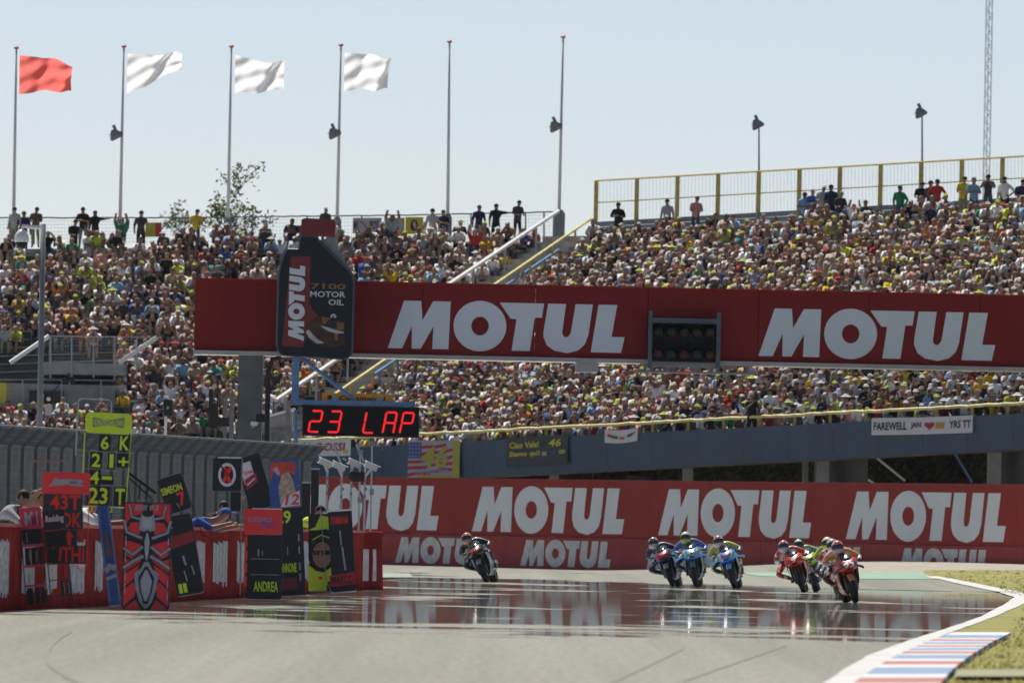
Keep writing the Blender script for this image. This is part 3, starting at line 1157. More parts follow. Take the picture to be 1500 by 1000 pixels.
banner(1277, 612, 1425, 637, dk(1277), 'long white hand-painted farewell banner with a red heart', d_jan, CW, .03, slope=-4, ripple=.02, D1=dk(1425))


# ------------------------------------------------------------------ trees
def leaf_tree(name, label, base, height, crown, nl, seed, leafmat, sparse=False, group=None, leaf=.12):
    rg = random.Random(seed)
    t = thing(name, label, 'tree', base, group)
    tips = []
    b = MB()
    trunk = [base + Vector((rg.uniform(-.1, .1) * k, 0, height * k / 5)) for k in range(6)]
    b.path(trunk, [height * .018 * (1 - k * .15) for k in range(6)], 6)
    if sparse:
        for q in (-1, -.55, .5, .95):
            e = base + Vector((q * crown * .95, rg.uniform(-.4, .4), height * (.80 - .33 * abs(q) + rg.uniform(-.08, .05))))
            st = [base.lerp(e, k / 4) + Vector((-q * .18 * math.sin(k * .78), 0, .05 * k)) for k in range(5)]
            b.path(st, [height * .008 * (1 - k * .2) for k in range(5)], 5)
            tips += [st[2], st[3], e, e]
            for k in (1, 2, 3):
                for _ in range(2):
                    w = st[k] + Vector((rg.uniform(-.5, .5), rg.uniform(-.3, .3), rg.uniform(.2, .8)))
                    b.path([st[k], w], [.012, .004], 3)
                    if rg.random() < .5:
                        tips.append(w)
    for k in range(9 if sparse else 16):
        s_ = rg.uniform(.3, .97)
        p = trunk[0].lerp(trunk[-1], s_)
        a = rg.uniform(0, 6.28)
        ln = crown * rg.uniform(.5, 1.0) * (1.15 - .45 * s_)
        e = p + Vector((math.cos(a) * ln, math.sin(a) * ln * .7, ln * rg.uniform(.3, 1.1)))
        mid = p.lerp(e, .5) + Vector((0, 0, ln * .08))
        b.path([p, mid, e], [height * .008, height * .005, height * .0022], 4)
        tips += [e, mid.lerp(e, .5)]
        for _ in range(2):
            e2 = mid + Vector((rg.uniform(-.5, .5) * ln, rg.uniform(-.4, .4) * ln, rg.uniform(.1, .6) * ln))
            b.path([mid, e2], [height * .004, height * .0015], 3)
            tips.append(e2)
    tips.append(trunk[-1])
    b.build('trunk', mat('bark', (.10, .08, .06), .9, var=.25), t)
    q = MB()
    for k in range(nl):
        c = rg.choice(tips) if not sparse else tips[int(len(tips) * rg.random() ** 1.7)]
        sd = crown * (.10 if sparse else .22)
        p = c + Vector((rg.gauss(0, sd), rg.gauss(0, sd), rg.gauss(0, sd)))
        n1 = Vector((rg.uniform(-1, 1), rg.uniform(-1, 1), rg.uniform(-1, 1))).normalized()
        n2 = n1.cross(Vector((rg.uniform(-1, 1), rg.uniform(-1, 1), rg.uniform(-1, 1)))).normalized()
        l = leaf * rg.uniform(.6, 1.4)
        q.add([p, p + n1 * l + n2 * l * .45, p + n1 * l * 2, p + n1 * l - n2 * l * .45], [(0, 1, 2, 3)], k % 3)
    q.build('crown', leafmat, t)


LEAFS = [mat('leaf_a', (.12, .15, .05), .6, var=.2, trans=.4), mat('leaf_b', (.08, .105, .04), .6, var=.2, trans=.4), mat('leaf_c', (.16, .175, .08), .6, var=.2, trans=.4)]
leaf_tree('tree', 'sparse young tree with bare twigs behind the top fence, crown above the third pole', at(345, 372, 462), at(350, 278, 462).z - at(350, 372, 462).z, 1.45, 1000, 4, LEAFS, True, leaf=.10)
leaf_tree('tree', 'leafy twigs of a low tree left of the yellow-shirted man', at(262, 360, 462), at(262, 300, 462).z - at(262, 360, 462).z, .55, 260, 12, LEAFS, True, leaf=.09)
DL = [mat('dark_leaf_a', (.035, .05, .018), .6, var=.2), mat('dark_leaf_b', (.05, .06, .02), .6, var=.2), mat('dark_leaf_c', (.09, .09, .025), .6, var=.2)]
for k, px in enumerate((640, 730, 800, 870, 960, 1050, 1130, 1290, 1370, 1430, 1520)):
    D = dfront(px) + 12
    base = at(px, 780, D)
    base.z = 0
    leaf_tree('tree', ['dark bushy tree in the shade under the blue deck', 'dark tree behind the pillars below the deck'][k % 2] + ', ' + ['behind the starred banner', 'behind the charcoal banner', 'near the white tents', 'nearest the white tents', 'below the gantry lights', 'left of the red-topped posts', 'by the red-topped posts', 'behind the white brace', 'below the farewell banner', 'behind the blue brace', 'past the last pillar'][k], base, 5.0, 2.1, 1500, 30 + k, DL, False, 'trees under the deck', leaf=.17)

_b = MB().add([(-40, 436, 0), (60, 436, 0), (60, 441, 7.5), (-40, 441, 7.5)], [(0, 1, 2, 3)])  # added sheet closing bright gaps behind the trees, shade put in its colour
structure(_b.build('undercroft_backing', mat('backing_shade', (.03, .035, .018), .95, var=.4, scale=.8)))
# white tent roofs and red-topped posts behind the wall
def tent(px0, px1, py, D, label):
    a, c = at(px0, py, D), at(px1, py, D)
    t = thing('tent', label, 'tent', ((a.x + c.x) / 2, D, 0))
    w = c.x - a.x
    cx = (a.x + c.x) / 2
    z = a.z
    b = MB()
    ze = z - .5
    b.add([(a.x, D, ze), (c.x, D, ze), (c.x, D + 2, ze), (a.x, D + 2, ze), (cx - w * .35, D + 1, z), (cx + w * .35, D + 1, z - .04)], [(0, 1, 5, 4), (1, 2, 5), (2, 3, 4, 5), (3, 0, 4)])
    b.build('roof', mat('tent_white', (.62, .66, .78), .6, var=.05), t)
    for x in (a.x + .05, c.x - .05):
        for y in (D + .05, D + 1.95):
            MB().tube((x, y, 0), (x, y, ze), .03, n=5).build('pole', STEEL, t)


tent(912, 958, 695, 404, 'pale blue-white tent roof just showing above the red wall')
tent(862, 911, 702.5, 404, 'small white tent roof beside the larger pale one')
for k, (px, lb) in enumerate(((1180, 'wide'), (1196, 'slim'))):
    p = at(px, 668, 396)
    t = thing('post', f'{lb} red-topped white post in the shade below the deck', 'post', (p.x, 396, 0))
    r_ = .11 if k == 0 else .07
    MB().tube((p.x, 396, 0), (p.x, 396, p.z), r_, n=10).build('shaft', CW, t)
    MB().tube((p.x, 396, p.z + .003), (p.x, 396, p.z + .26), r_ * 1.15, n=10).build('cap', mat('cap_red', (.45, .05, .04), .5), t)


# pale lattice mast far behind
def mast():
    D = 900
    base = at(1447, 256, D)
    t = thing('mast', 'hazy blue-grey lattice mast rising far behind the right stand', 'mast', (base.x, D, 0))
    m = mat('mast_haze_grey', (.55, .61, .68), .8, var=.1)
    top = at(1450, -40, D)
    for dx, dy in ((-.24, -.2), (.24, -.2), (0, .24)):
        MB().path([Vector((base.x + dx, D + dy, 0)), Vector((top.x + dx, D + dy, top.z))], .045, 5).build('leg', m, t)
    b = MB()
    z = 0
    k = 0
    while z < top.z:
        x = lerp(base.x, top.x, z / top.z)
        s_ = 1 if k % 2 else -1
        b.path([Vector((x - .24 * s_, D - .2, z)), Vector((x + .24 * s_, D - .2, z + .55))], .032, 4, caps=False)
        b.path([Vector((x + .24 * s_, D - .2, z)), Vector((x, D + .24, z + .55))], .032, 4, caps=False)
        z += .55
        k += 1
    b.build('lattice', m, t)


mast()
# ------------------------------------------------------------------ start gantry
GD = 278.0
GS = F / GD


def gx(px, py, D=GD):
    return at(px, py, D)


def gantry():
    L, R = gx(286, 410).x, gx(1760, 440).x
    zt, zb = gx(290, 410).z, gx(290, 512).z
    t = thing('gantry', 'red start gantry beam spanning the track with two white italic words', 'gantry', (L, GD, 0))
    xs = [L, gx(408, 410).x] + [gx(p, 420).x for p in (620, 785, 950, 1112, 1274, 1436, 1600, 1760)]
    for a, c in zip(xs[:-1], xs[1:]):
        MB().box(((a + c) / 2, GD + .75, (zt + zb) / 2), (c - a - .012, 1.5, zt - zb)).build('beam_panel', mat('gantry_red', (.215, .020, .019), .6, var=.08, scale=.7, spec=.12), t)
    b = MB()
    b.box(((L + R) / 2, GD + .70, zb - .06), (R - L, 1.7, .10))
    b.build('bottom_edge', mat('pale_edge', (.36, .34, .32), .6), t)
    MB().box(((L + R) / 2, GD + .75, zt + .03), (R - L, 1.56, .05)).build('top_edge', RED, t)
    for (px, py) in ((568, 509.5), (1111, 521)):
        p = gx(px, py, GD - .02)
        MB().motul(p.x, p.z, 5.76, 1.165, GD - .012).build('lettering', mat('gantry_white', (.62, .66, .71), .5, var=.04, scale=.6), t)
    # legs
    for px, w in ((367, 36), (1700, 36)):
        x = gx(px, 520).x
        hw = w / 2 / GS
        MB().box((x, GD + .7, zb / 2 - .06), (hw * 2, .7, zb - .12)).build('leg', mat('leg_grey', (.115, .125, .13), .6, .1, .15), t)
    x = gx(393, 520).x
    MB().path([Vector((gx(412, 517).x, GD + .3, zb - .14)), Vector((x + .1, GD + .3, zb - .2)), Vector((x, GD + .3, zb - .5)), Vector((x, GD + .3, 0.6))], .07, 6).build('cable_pipe', BLACKM, t)
    # catwalk below the lamps and a small junction box
    b = MB()
    z1, z0 = gx(1000, 533).z, gx(1000, 545).z
    for zz in (z0, z1):
        b.box((gx(1020, 540).x, GD + .3, zz), (158 / GS * 1.05, .5, .05))
    for px in (945, 975, 988, 1015, 1042, 1062, 1096):
        b.box((gx(px, 540).x, GD + .3, (z0 + z1) / 2), (.07, .4, z1 - z0))
    b.build('catwalk', DSTEEL, t)
    p, q = gx(843, 527), gx(876, 545)
    MB().box(((p.x + q.x) / 2, GD + .3, (p.z + q.z) / 2), (q.x - p.x, .5, p.z - q.z)).build('junction_box', GREY, t)


gantry()


def start_lights():
    D = GD - .25
    p0, p1 = at(950, 464, D), at(1056, 466, D)
    zt, zb = at(1000, 470, D).z, at(1000, 532, D).z
    t = thing('start_lights', 'unlit start light box of two lamp rows hanging on the gantry', 'start lights', ((p0.x + p1.x) / 2, D, zb))
    xc, W = (p0.x + p1.x) / 2, p1.x - p0.x
    FR = mat('lamp_frame_blue_grey', (.085, .11, .135), .55, .1, .15)
    for x in (p0.x + .05, p1.x - .05):
        MB().box((x, D - .06, (zt + zb) / 2 + .05), (.10, .12, zt - zb + .35)).build('upright', FR, t)
    MB().box((xc, D - .07, zt), (W - .2, .10, .12)).build('crossbar', FR, t)
    MB().box((xc, D - .02, zb - .05), (W - .2, .10, .10)).build('lower_bar', DSTEEL, t)
    MB().box((xc, D + .11, (zt + zb) / 2 - .02), (W - .22, .2, zt - zb - .12)).build('backboard', mat('lamp_board', (.012, .011, .010), .7, var=.1, spec=.15), t)
    cols = [(.05, .006, .005), (.005, .022, .025), (.05, .006, .005), (.005, .018, .02), (.05, .006, .005)]
    for r, z in enumerate((lerp(zt, zb, .26), lerp(zt, zb, .78))):
        for k in range(5):
            x = p0.x + W * (.14 + .18 * k)
            m = mat('lens_off_%d' % (k if r else 9), cols[k] if r else (.016, .011, .009), .35, var=0)
            le = MB().ball((x, D + .01, z), (.15, .05, .15), 14, 6).build('lamp', m, t, smooth=True)
            h = MB()
            rg = []
            for i in range(11):
                a = rad(-10 + 200 * i / 10)
                rg.append((math.cos(a) * .17, math.sin(a) * .17))
            fr = [(x + u, D - .24 + .10 * (1 - v / .17), z + v) for u, v in rg]
            bk = [(x + u, D + .02, z + v) for u, v in rg]
            h.add(fr + bk, [(i, i + 1, 12 + i, 11 + i) for i in range(10)])
            h.build('hood', mat('hood_metal', (.10, .10, .095), .35, .3), le)


start_lights()


def bottle():
    D = GD - 1.1
    s_ = F / D
    o = at(380, 300, D)

    def P(x, y):     # zoomed-crop pixels to metres, upright
        px, py = x / 2.777, y / 2.777
        a = -ROLL
        X = px * math.cos(a) - py * math.sin(a) * -1 * 0
        return (o.x + px / s_ + (0), o.z - py / s_ - 0)
    t = thing('giant_bottle', 'giant black oil bottle with red cap and red side label on the gantry', 'bottle', (at(465, 522, D).x, D, at(465, 522, D).z))
    ol = [(170, 122), (164, 178), (120, 178), (106, 196), (88, 262), (84, 300), (83, 560), (88, 588), (100, 604), (118, 610), (352, 619), (372, 614), (386, 600), (390, 575), (391, 310), (384, 280), (372, 262), (246, 142), (238, 124)]
    MB().poly([P(*q) for q in ol][::-1], D, .75).build('body', mat('bottle_black', (.012, .017, .022), .45, var=.12, scale=1, spec=.25), t)
    edge = ol[3:17]
    b = MB()
    b.path([Vector((P(*q)[0], D - .0, P(*q)[1])) for q in ol + [ol[0]]], .028, 5)
    b.build('rim', mat('bottle_edge', (.05, .065, .085), .3, var=.1), t)
    sd = [(246, 138), (312, 122), (318, 160), (384, 268), (392, 300), (392, 330), (372, 262), (250, 146)]
    MB().poly([P(*q) for q in sd][::-1], D + .12, .5).build('handle', mat('bottle_grey', (.20, .22, .235), .4, var=.12), t)
    b = MB()
    b.poly([P(x, y) for x, y in ((170, 118), (310, 124), (312, 60), (300, 53), (188, 50), (173, 56))], D - .06, .85)
    b.build('cap', mat('cap_dark_red', (.20, .02, .025), .4, var=.1), t)
    b = MB()
    for k in range(12):
        x = 177 + k * 11.6
        b.box((P(x, 88)[0], D - .075, P(x, 88)[1]), (.035, .03, 46 / 2.777 / s_))
    b.build('cap_rib', MATS['cap_dark_red'], t)
    y = D - .012
    red = [(103, 572), (133, 208), (212, 205), (212, 395), (232, 432), (262, 455), (250, 500), (205, 520), (190, 575)]
    MB().poly([P(*q) for q in red], y).build('label', mat('bottle_red', (.17, .018, .02), .45, var=.08), t)
    x, z = P(190, 546)
    MB().motul(P(192, 549)[0], P(192, 549)[1], 305 / 2.777 / s_, 64 / 2.777 / s_, y - .02, rot=rad(90)).build('lettering', mat('bottle_white', (.58, .61, .66), .5, var=0), t)
    b = MB()
    x, z = P(216, 338)
    b.text('7100', x, z, 142 / 2.777 / s_, 24 / 2.777 / s_, y)
    b.build('lettering', mat('bottle_gold', (.22, .12, .03), .4, var=0), t)
    b = MB()
    x, z = P(214, 370)
    b.text('MOTOR', x, z, 144 / 2.777 / s_, 24 / 2.777 / s_, y)
    x, z = P(289, 402)
    b.text('OIL', x, z, 63 / 2.777 / s_, 24 / 2.777 / s_, y)
    b.build('lettering', mat('bottle_silver', (.5, .52, .55), .4, var=0), t)
    # printed picture: dark rider shape over an orange glow
    pic = MB()
    def zz(L):
        return [P(*q) for q in L]
    pic.poly(zz([(205, 480), (250, 445), (300, 462), (355, 470), (358, 560), (300, 575), (230, 560), (200, 530)][::-1]), y - .006, 0, 0)
    pic.poly(zz([(262, 448), (300, 455), (290, 478), (270, 480)][::-1]), y - .012, 0, 1)
    pic.poly(zz([(325, 470), (356, 474), (352, 500), (325, 500)][::-1]), y - .012, 0, 1)
    pic.poly(zz([(318, 512), (332, 512), (330, 545), (316, 545)][::-1]), y - .012, 0, 1)
    pic.strip(zz([(205, 508), (222, 530), (250, 552), (272, 556)]), [.09, .12, .09, .03], y - .016, 2)
    pic.strip(zz([(262, 488), (290, 500), (325, 510), (355, 512)]), [.02, .08, .09, .03], y - .016, 2)
    pic.strip(zz([(302, 452), (304, 444), (312, 440), (319, 446), (316, 454)]), .055, y - .018, 2)
    pic.poly(zz([(272, 490), (290, 462), (318, 462), (322, 492), (300, 498)][::-1]), y - .014, 0, 3)
    pic.build('picture', [mat('pic_brown', (.05, .022, .014), .5, var=.5, scale=3), mat('pic_orange', (.22, .085, .02), .5, var=.3, scale=4), mat('pic_silver', (.42, .41, .40), .5, var=.2), mat('pic_black', (.012, .012, .014), .5, var=0)], t)
    b = MB()
    for k in range(10):
        for xx in (84, 390):
            p = P(xx, 470 + k * 10)
            b.box((p[0], D + .2, p[1]), (.05, .3, .035))
    b.build('grip_rib', BLACK, t)
    p = P(262, 610)
    MB().box((p[0] - .3, D + .62, at(465, 512, D).z + .6), (.25, .6, .25)).build('mount', DSTEEL, t)


bottle()


def lap_board():
    D = GD - .9
    s_ = F / D
    # blue hanger from the beam
    t = thing('hanger_bracket', 'blue steel hanger with a diagonal strut below the oil bottle', 'bracket', at(433, 522, D))
    a = at(433.5, 520, D)
    c = at(433.5, 590, D)
    MB().box((a.x, D + .1, (a.z + c.z) / 2), (.17, .17, a.z - c.z)).build('upright', BLUESTEEL, t)
    MB().tube(at(441, 523, D + .1), at(521, 586, D + .1), .05, n=5).build('strut', BLUESTEEL, t)
    p, q = at(428, 589.5, D), at(608, 595, D)
    z = (p.z + q.z) / 2
    MB().box(((p.x + q.x) / 2, D + .1, z + .03), (q.x - p.x, .16, .11)).build('crossbar', BLUESTEEL, t)
    for px in (490, 556):
        MB().box((at(px, 590, D).x, D + .05, z + .13), (.14, .12, .10)).build('clamp', BLUESTEEL, t)
    b = MB()
    b.tube(at(433, 600, D + .12), at(433, 650, D + .12), .05, n=5)
    b.tube(at(436, 634, D + .12), at(447, 624, D + .12), .03, n=5)
    b.build('lower_post', BLUESTEEL, t)
    # display
    x0, x1 = at(443, 610, D).x, at(614, 615, D).x
    zt, zb = z - .03, z - .03 - 45 / s_
    t = thing('lap_display', 'black electronic lap display with red glowing digits under the bottle', 'display', ((x0 + x1) / 2, D, zb))
    MB().box(((x0 + x1) / 2, D + .12, (zt + zb) / 2), (x1 - x0, .24, zt - zb)).build('housing', mat('display_black', (.008, .008, .008), .6, var=.05, spec=.2), t)
    b = MB()
    b.box(((x0 + x1) / 2, D - .004, zt - .015), (x1 - x0, .02, .03)).box(((x0 + x1) / 2, D - .004, zb + .015), (x1 - x0, .02, .03))
    for x in (x0 + .015, x1 - .015):
        b.box((x, D - .004, (zt + zb) / 2), (.03, .02, zt - zb - .06))
    b.build('bezel', BLACK, t)
    LED = mat('led_red', (.35, .01, .01), .4, var=0, emit=(1.0, .012, .02), estr=.62)
    segs = {'2': 'abged', '3': 'abgcd', 'L': 'fed', 'A': 'efabcg', 'P': 'abgfe'}
    w, h, th, sh = 15.5 / s_, 30.5 / s_, .052, .17
    for ch, px in (('2', 451.5), ('3', 479.5), ('L', 531.5), ('A', 560.5), ('P', 585.5)):
        ox = at(px, 630, D).x
        oz = zb + (zt - zb) * .13
        pts = {'tl': (0, h), 'tr': (w, h), 'ml': (0, h / 2), 'mr': (w, h / 2), 'bl': (0, 0), 'br': (w, 0)}
        ends = {'a': ('tl', 'tr'), 'b': ('tr', 'mr'), 'c': ('mr', 'br'), 'd': ('bl', 'br'), 'e': ('ml', 'bl'), 'f': ('tl', 'ml'), 'g': ('ml', 'mr')}
        g = MB()
        for sname in segs[ch]:
            u, v = (pts[k] for k in ends[sname])
            A = Vector((ox + u[0] + u[1] * sh, D - .02, oz + u[1]))
            B = Vector((ox + v[0] + v[1] * sh, D - .02, oz + v[1]))
            dd = (B - A).normalized() * .018
            A, B = A + dd, B - dd
            nn = Vector((-dd.z, 0, dd.x)).normalized() * th / 2
            g.add([A - nn, B - nn, B + dd * .8, B + nn, A + nn, A - dd * .8], [(0, 1, 2, 3, 4, 5)])
        g.build('digit', LED, t)
    # orange strip on top
    xa, xb = at(471, 585, D).x, at(576, 588, D).x
    t = thing('orange_sign', 'small orange sign strip standing on the lap display', 'sign', ((xa + xb) / 2, D + .3, z + .09))
    OR = mat('sign_orange', (.85, .34, .03), .5, var=.1)
    zz0, zz1 = z + .085, z + .275
    MB().box(((xa + xb) / 2, D + .32, (zz0 + zz1) / 2), (xb - xa, .05, zz1 - zz0)).build('board', OR, t)
    b = MB().text('Continental', xa + .42, zz0 + .02, (xb - xa) - .62, .11, D + .288)
    b.poly([(xa + .2 + .07 * math.cos(q), zz0 + .08 + .055 * math.sin(q)) for q in _a[::3]], D + .288)
    b.build('lettering', mat('sign_dark', (.10, .035, .01), .6, var=0), t)


lap_board()


# ------------------------------------------------------------------ debris fence behind the pit wall
def debris_fence():
    P0, P1 = Vector((-12.2, 226, 0)), Vector((-4.75, 273, 0))
    n = 34
    t = thing('debris_fence', 'grey wire debris fence with overhanging top behind the pit wall', 'fence', P0.lerp(P1, .5))
    FM = mat('fence_steel', (.07, .075, .075), .6, .2, .2, 2)
    WM_ = mat('fence_wire', (.13, .138, .135), .6, .2, .25, 1.5)
    H, O = 2.78, .44
    dirv = (P1 - P0) / n
    nrm = Vector((dirv.y, -dirv.x, 0)).normalized()      # towards the track

    def prof(s_):
        """up the post and out along the overhang"""
        if s_ <= H:
            return Vector((0, 0, s_))
        q = s_ - H
        return Vector((0, 0, H + q * .72)) + nrm * q * .70
    rg = random.Random(8)
    proto = None
    pw = None
    for i in range(n):
        o = P0 + dirv * i
        if proto is None:
            b = MB().path([prof(0), prof(H * .99), prof(H), prof(H + O * 1.25)], .07, 5)
            proto = b.build('post', FM, t, world=False)
            W = MB()
            L = dirv.length
            dn = dirv.normalized()
            for k in range(28):
                q = dirv * (k / 28)
                W.path([q + prof(.1), q + prof(H), q + prof(H + O * 1.2)], .007, 3, caps=False)
            s_ = .1
            while s_ < H + O * 1.2:
                W.path([prof(s_), dirv + prof(s_)], .007, 3, caps=False)
                s_ += .15
            pw = W.build('mesh_panel', WM_, t, world=False)
            proto.location = pw.location = o - WM[t.name].translation
        else:
            for src in (proto, pw):
                c = src.copy()
                COL.objects.link(c)
                c.parent = t
                c.location = o - WM[t.name].translation
    b = MB()
    for s_ in (H, H + O * 1.22, 1.4):
        b.path([P0 + prof(s_), P1 + prof(s_)], .028, 5)
    b.build('tension_rail', FM, t)
    # low concrete kerb under the fence
    b = MB()
    w = nrm * .15
    b.hexa([P0 - w, P1 - w, P1 + w, P0 + w] + [q + Vector((0, 0, .8)) for q in (P0 - w, P1 - w, P1 + w, P0 + w)])
    b.build('footing', DCONC, t)


debris_fence()


# ------------------------------------------------------------------ pit wall
WA, WB = Vector((-6.75, 150, 0)), Vector((-2.62, 230, 0))
WDIR = (WB - WA).normalized()
WN = Vector((WDIR.y, -WDIR.x, 0))         # towards the track
WH = 1.12


def wall_at(px):
    """Distance along the pit wall face that shows at pixel column px near its mid height."""
    lo, hi = -40.0, 80.2
    for _ in range(40):
        m = (lo + hi) / 2
        p = WA + WDIR * m
        x = 750 + (p.x / p.y) * F
        if x < px - 0.0:
            lo = m
        else:
            hi = m
    return (lo + hi) / 2


def pit_wall():
    t = thing('pit_wall', 'low red pit wall with worn white painted strokes behind the signal boards', 'wall', WA)
    PR = mat('pit_wall_red', (.20, .029, .026), .9, var=.28, scale=1.6, spec=0.0)
    TH = .36
    # straight run in sections of 8 m, the last with a rounded end
    k0 = -30.0
    while k0 < 75:
        k1 = min(k0 + 10, 75.5)
        a, c = WA + WDIR * (k0 + .02), WA + WDIR * (k1 - .02)
        bk = -WN * TH
        up = Vector((0, 0, WH))
        MB().hexa([a, c, c + bk, a + bk, a + up, c + up, c + bk + up, a + bk + up]).build('wall_section', PR, t)
        b = MB()
        e = WN * .03
        u1, u2 = Vector((0, 0, WH + .002)), Vector((0, 0, WH + .05))
        b.hexa([a + e + u1, c + e + u1, c + bk - e + u1, a + bk - e + u1, a + e + u2, c + e + u2, c + bk - e + u2, a + bk - e + u2])
        b.build('wall_cap', RED2, t)
        k0 = k1
    # rounded end buffer, wider than the wall
    c = Vector((at(540, 820, 226.5).x, 226.5, 0))
    R = .29
    rg = []
    for z, rr in ((0, R), (.03, R + .01), (WH - .05, R - .04), (WH - .045, R + .0), (WH + .02, R + .0), (WH + .04, R - .05)):
        rg.append([c + Vector((math.cos(q) * rr, math.sin(q) * rr, z)) for q in (2 * math.pi * i / 24 for i in range(24))])
    MB().rings(rg).build('end_buffer', PR, t, smooth=False)
    b = MB()
    for a0, a1 in ((-142, -126), (-113, -88), (-72, -56)):
        n = 6
        vs = []
        for z in (.17, .30, .6, .80):
            for i in range(n + 1):
                q = rad(lerp(a0, a1, i / n) + random.Random(int(z * 10) + i).uniform(-1.5, 1.5) * (1 if i in (0, n) else 0))
                rr = R + .014 - .045 * z / WH
                vs.append(c + Vector((math.cos(q) * rr, math.sin(q) * rr, z)))
        b.add(vs, [(j * (n + 1) + i, j * (n + 1) + i + 1, (j + 1) * (n + 1) + i + 1, (j + 1) * (n + 1) + i) for j in range(3) for i in range(n)])
    b.build('painted_stroke', BELTWHITE, t)
    # worn white letter strokes seen end-on
    SW = mat('stroke_white', (.35, .345, .36), .9, var=.35, scale=9, spec=0.0)
    strokes = [(-8, 19), (38, 57), (72, 90), (108, 130), (145, 157), (240, 252), (292, 306), (318, 339), (353, 364), (380, 398), (418, 432), (444, 458), (470, 482), (496, 508)]
    rgn = random.Random(4)
    for x0, x1 in strokes:
        b = MB()
        nb = max(3, int((x1 - x0) / 2.2))
        for i in range(nb):
            s0, s1 = wall_at(lerp(x0, x1, i / nb)), wall_at(lerp(x0, x1, (i + 1) / nb) - (rgn.random() < .3) * .35)
            lo, hi = .22 + rgn.uniform(-.05, .06), .94 + rgn.uniform(-.03, .02)
            off = WN * .012
            A, B = WA + WDIR * s0 + off, WA + WDIR * s1 + off
            b.add([A + Vector((0, 0, lo)), B + Vector((0, 0, lo)), B + Vector((0, 0, hi)), A + Vector((0, 0, hi))], [(0, 1, 2, 3)])
        b.build('painted_stroke', SW, t)


pit_wall()


# ------------------------------------------------------------------ posts, cameras and hut by the fence
def camera_post():
    D = 282
    t = thing('camera_post', 'tall grey lamp-style post with a white dome camera on its arm', 'camera', at(57, 700, D))
    base, top = at(57, 700, D), at(63.5, 328, D)
    base = Vector((base.x, D, 0))
    MB().path([base, top], [.085, .07], 8).build('post', mat('post_grey', (.22, .235, .24), .55, .2, .12), t, smooth=True)
    e = at(33, 333, D)
    MB().path([top - Vector((0, 0, .1)), e + Vector((0, 0, .03)), e - Vector((0, 0, .08))], .055, 6).build('arm', WHITERAIL, t)
    c = at(32, 346, D)
    b = MB().rings([[c + Vector((math.cos(q) * r_, math.sin(q) * r_, z)) for q in (2 * math.pi * i / 14 for i in range(14))] for r_, z in ((.175, -.14), (.185, -.12), (.17, .02), (.11, .12), (.05, .17))])
    b.build('hood', mat('dome_white', (.74, .74, .74), .4, var=.03), t, smooth=True)
    MB().ball(c + Vector((0, 0, -.14)), (.155, .155, .19), 14, 8, v0=-.5, v1=0.02).build('dome', BLACK, t, smooth=True)


camera_post()


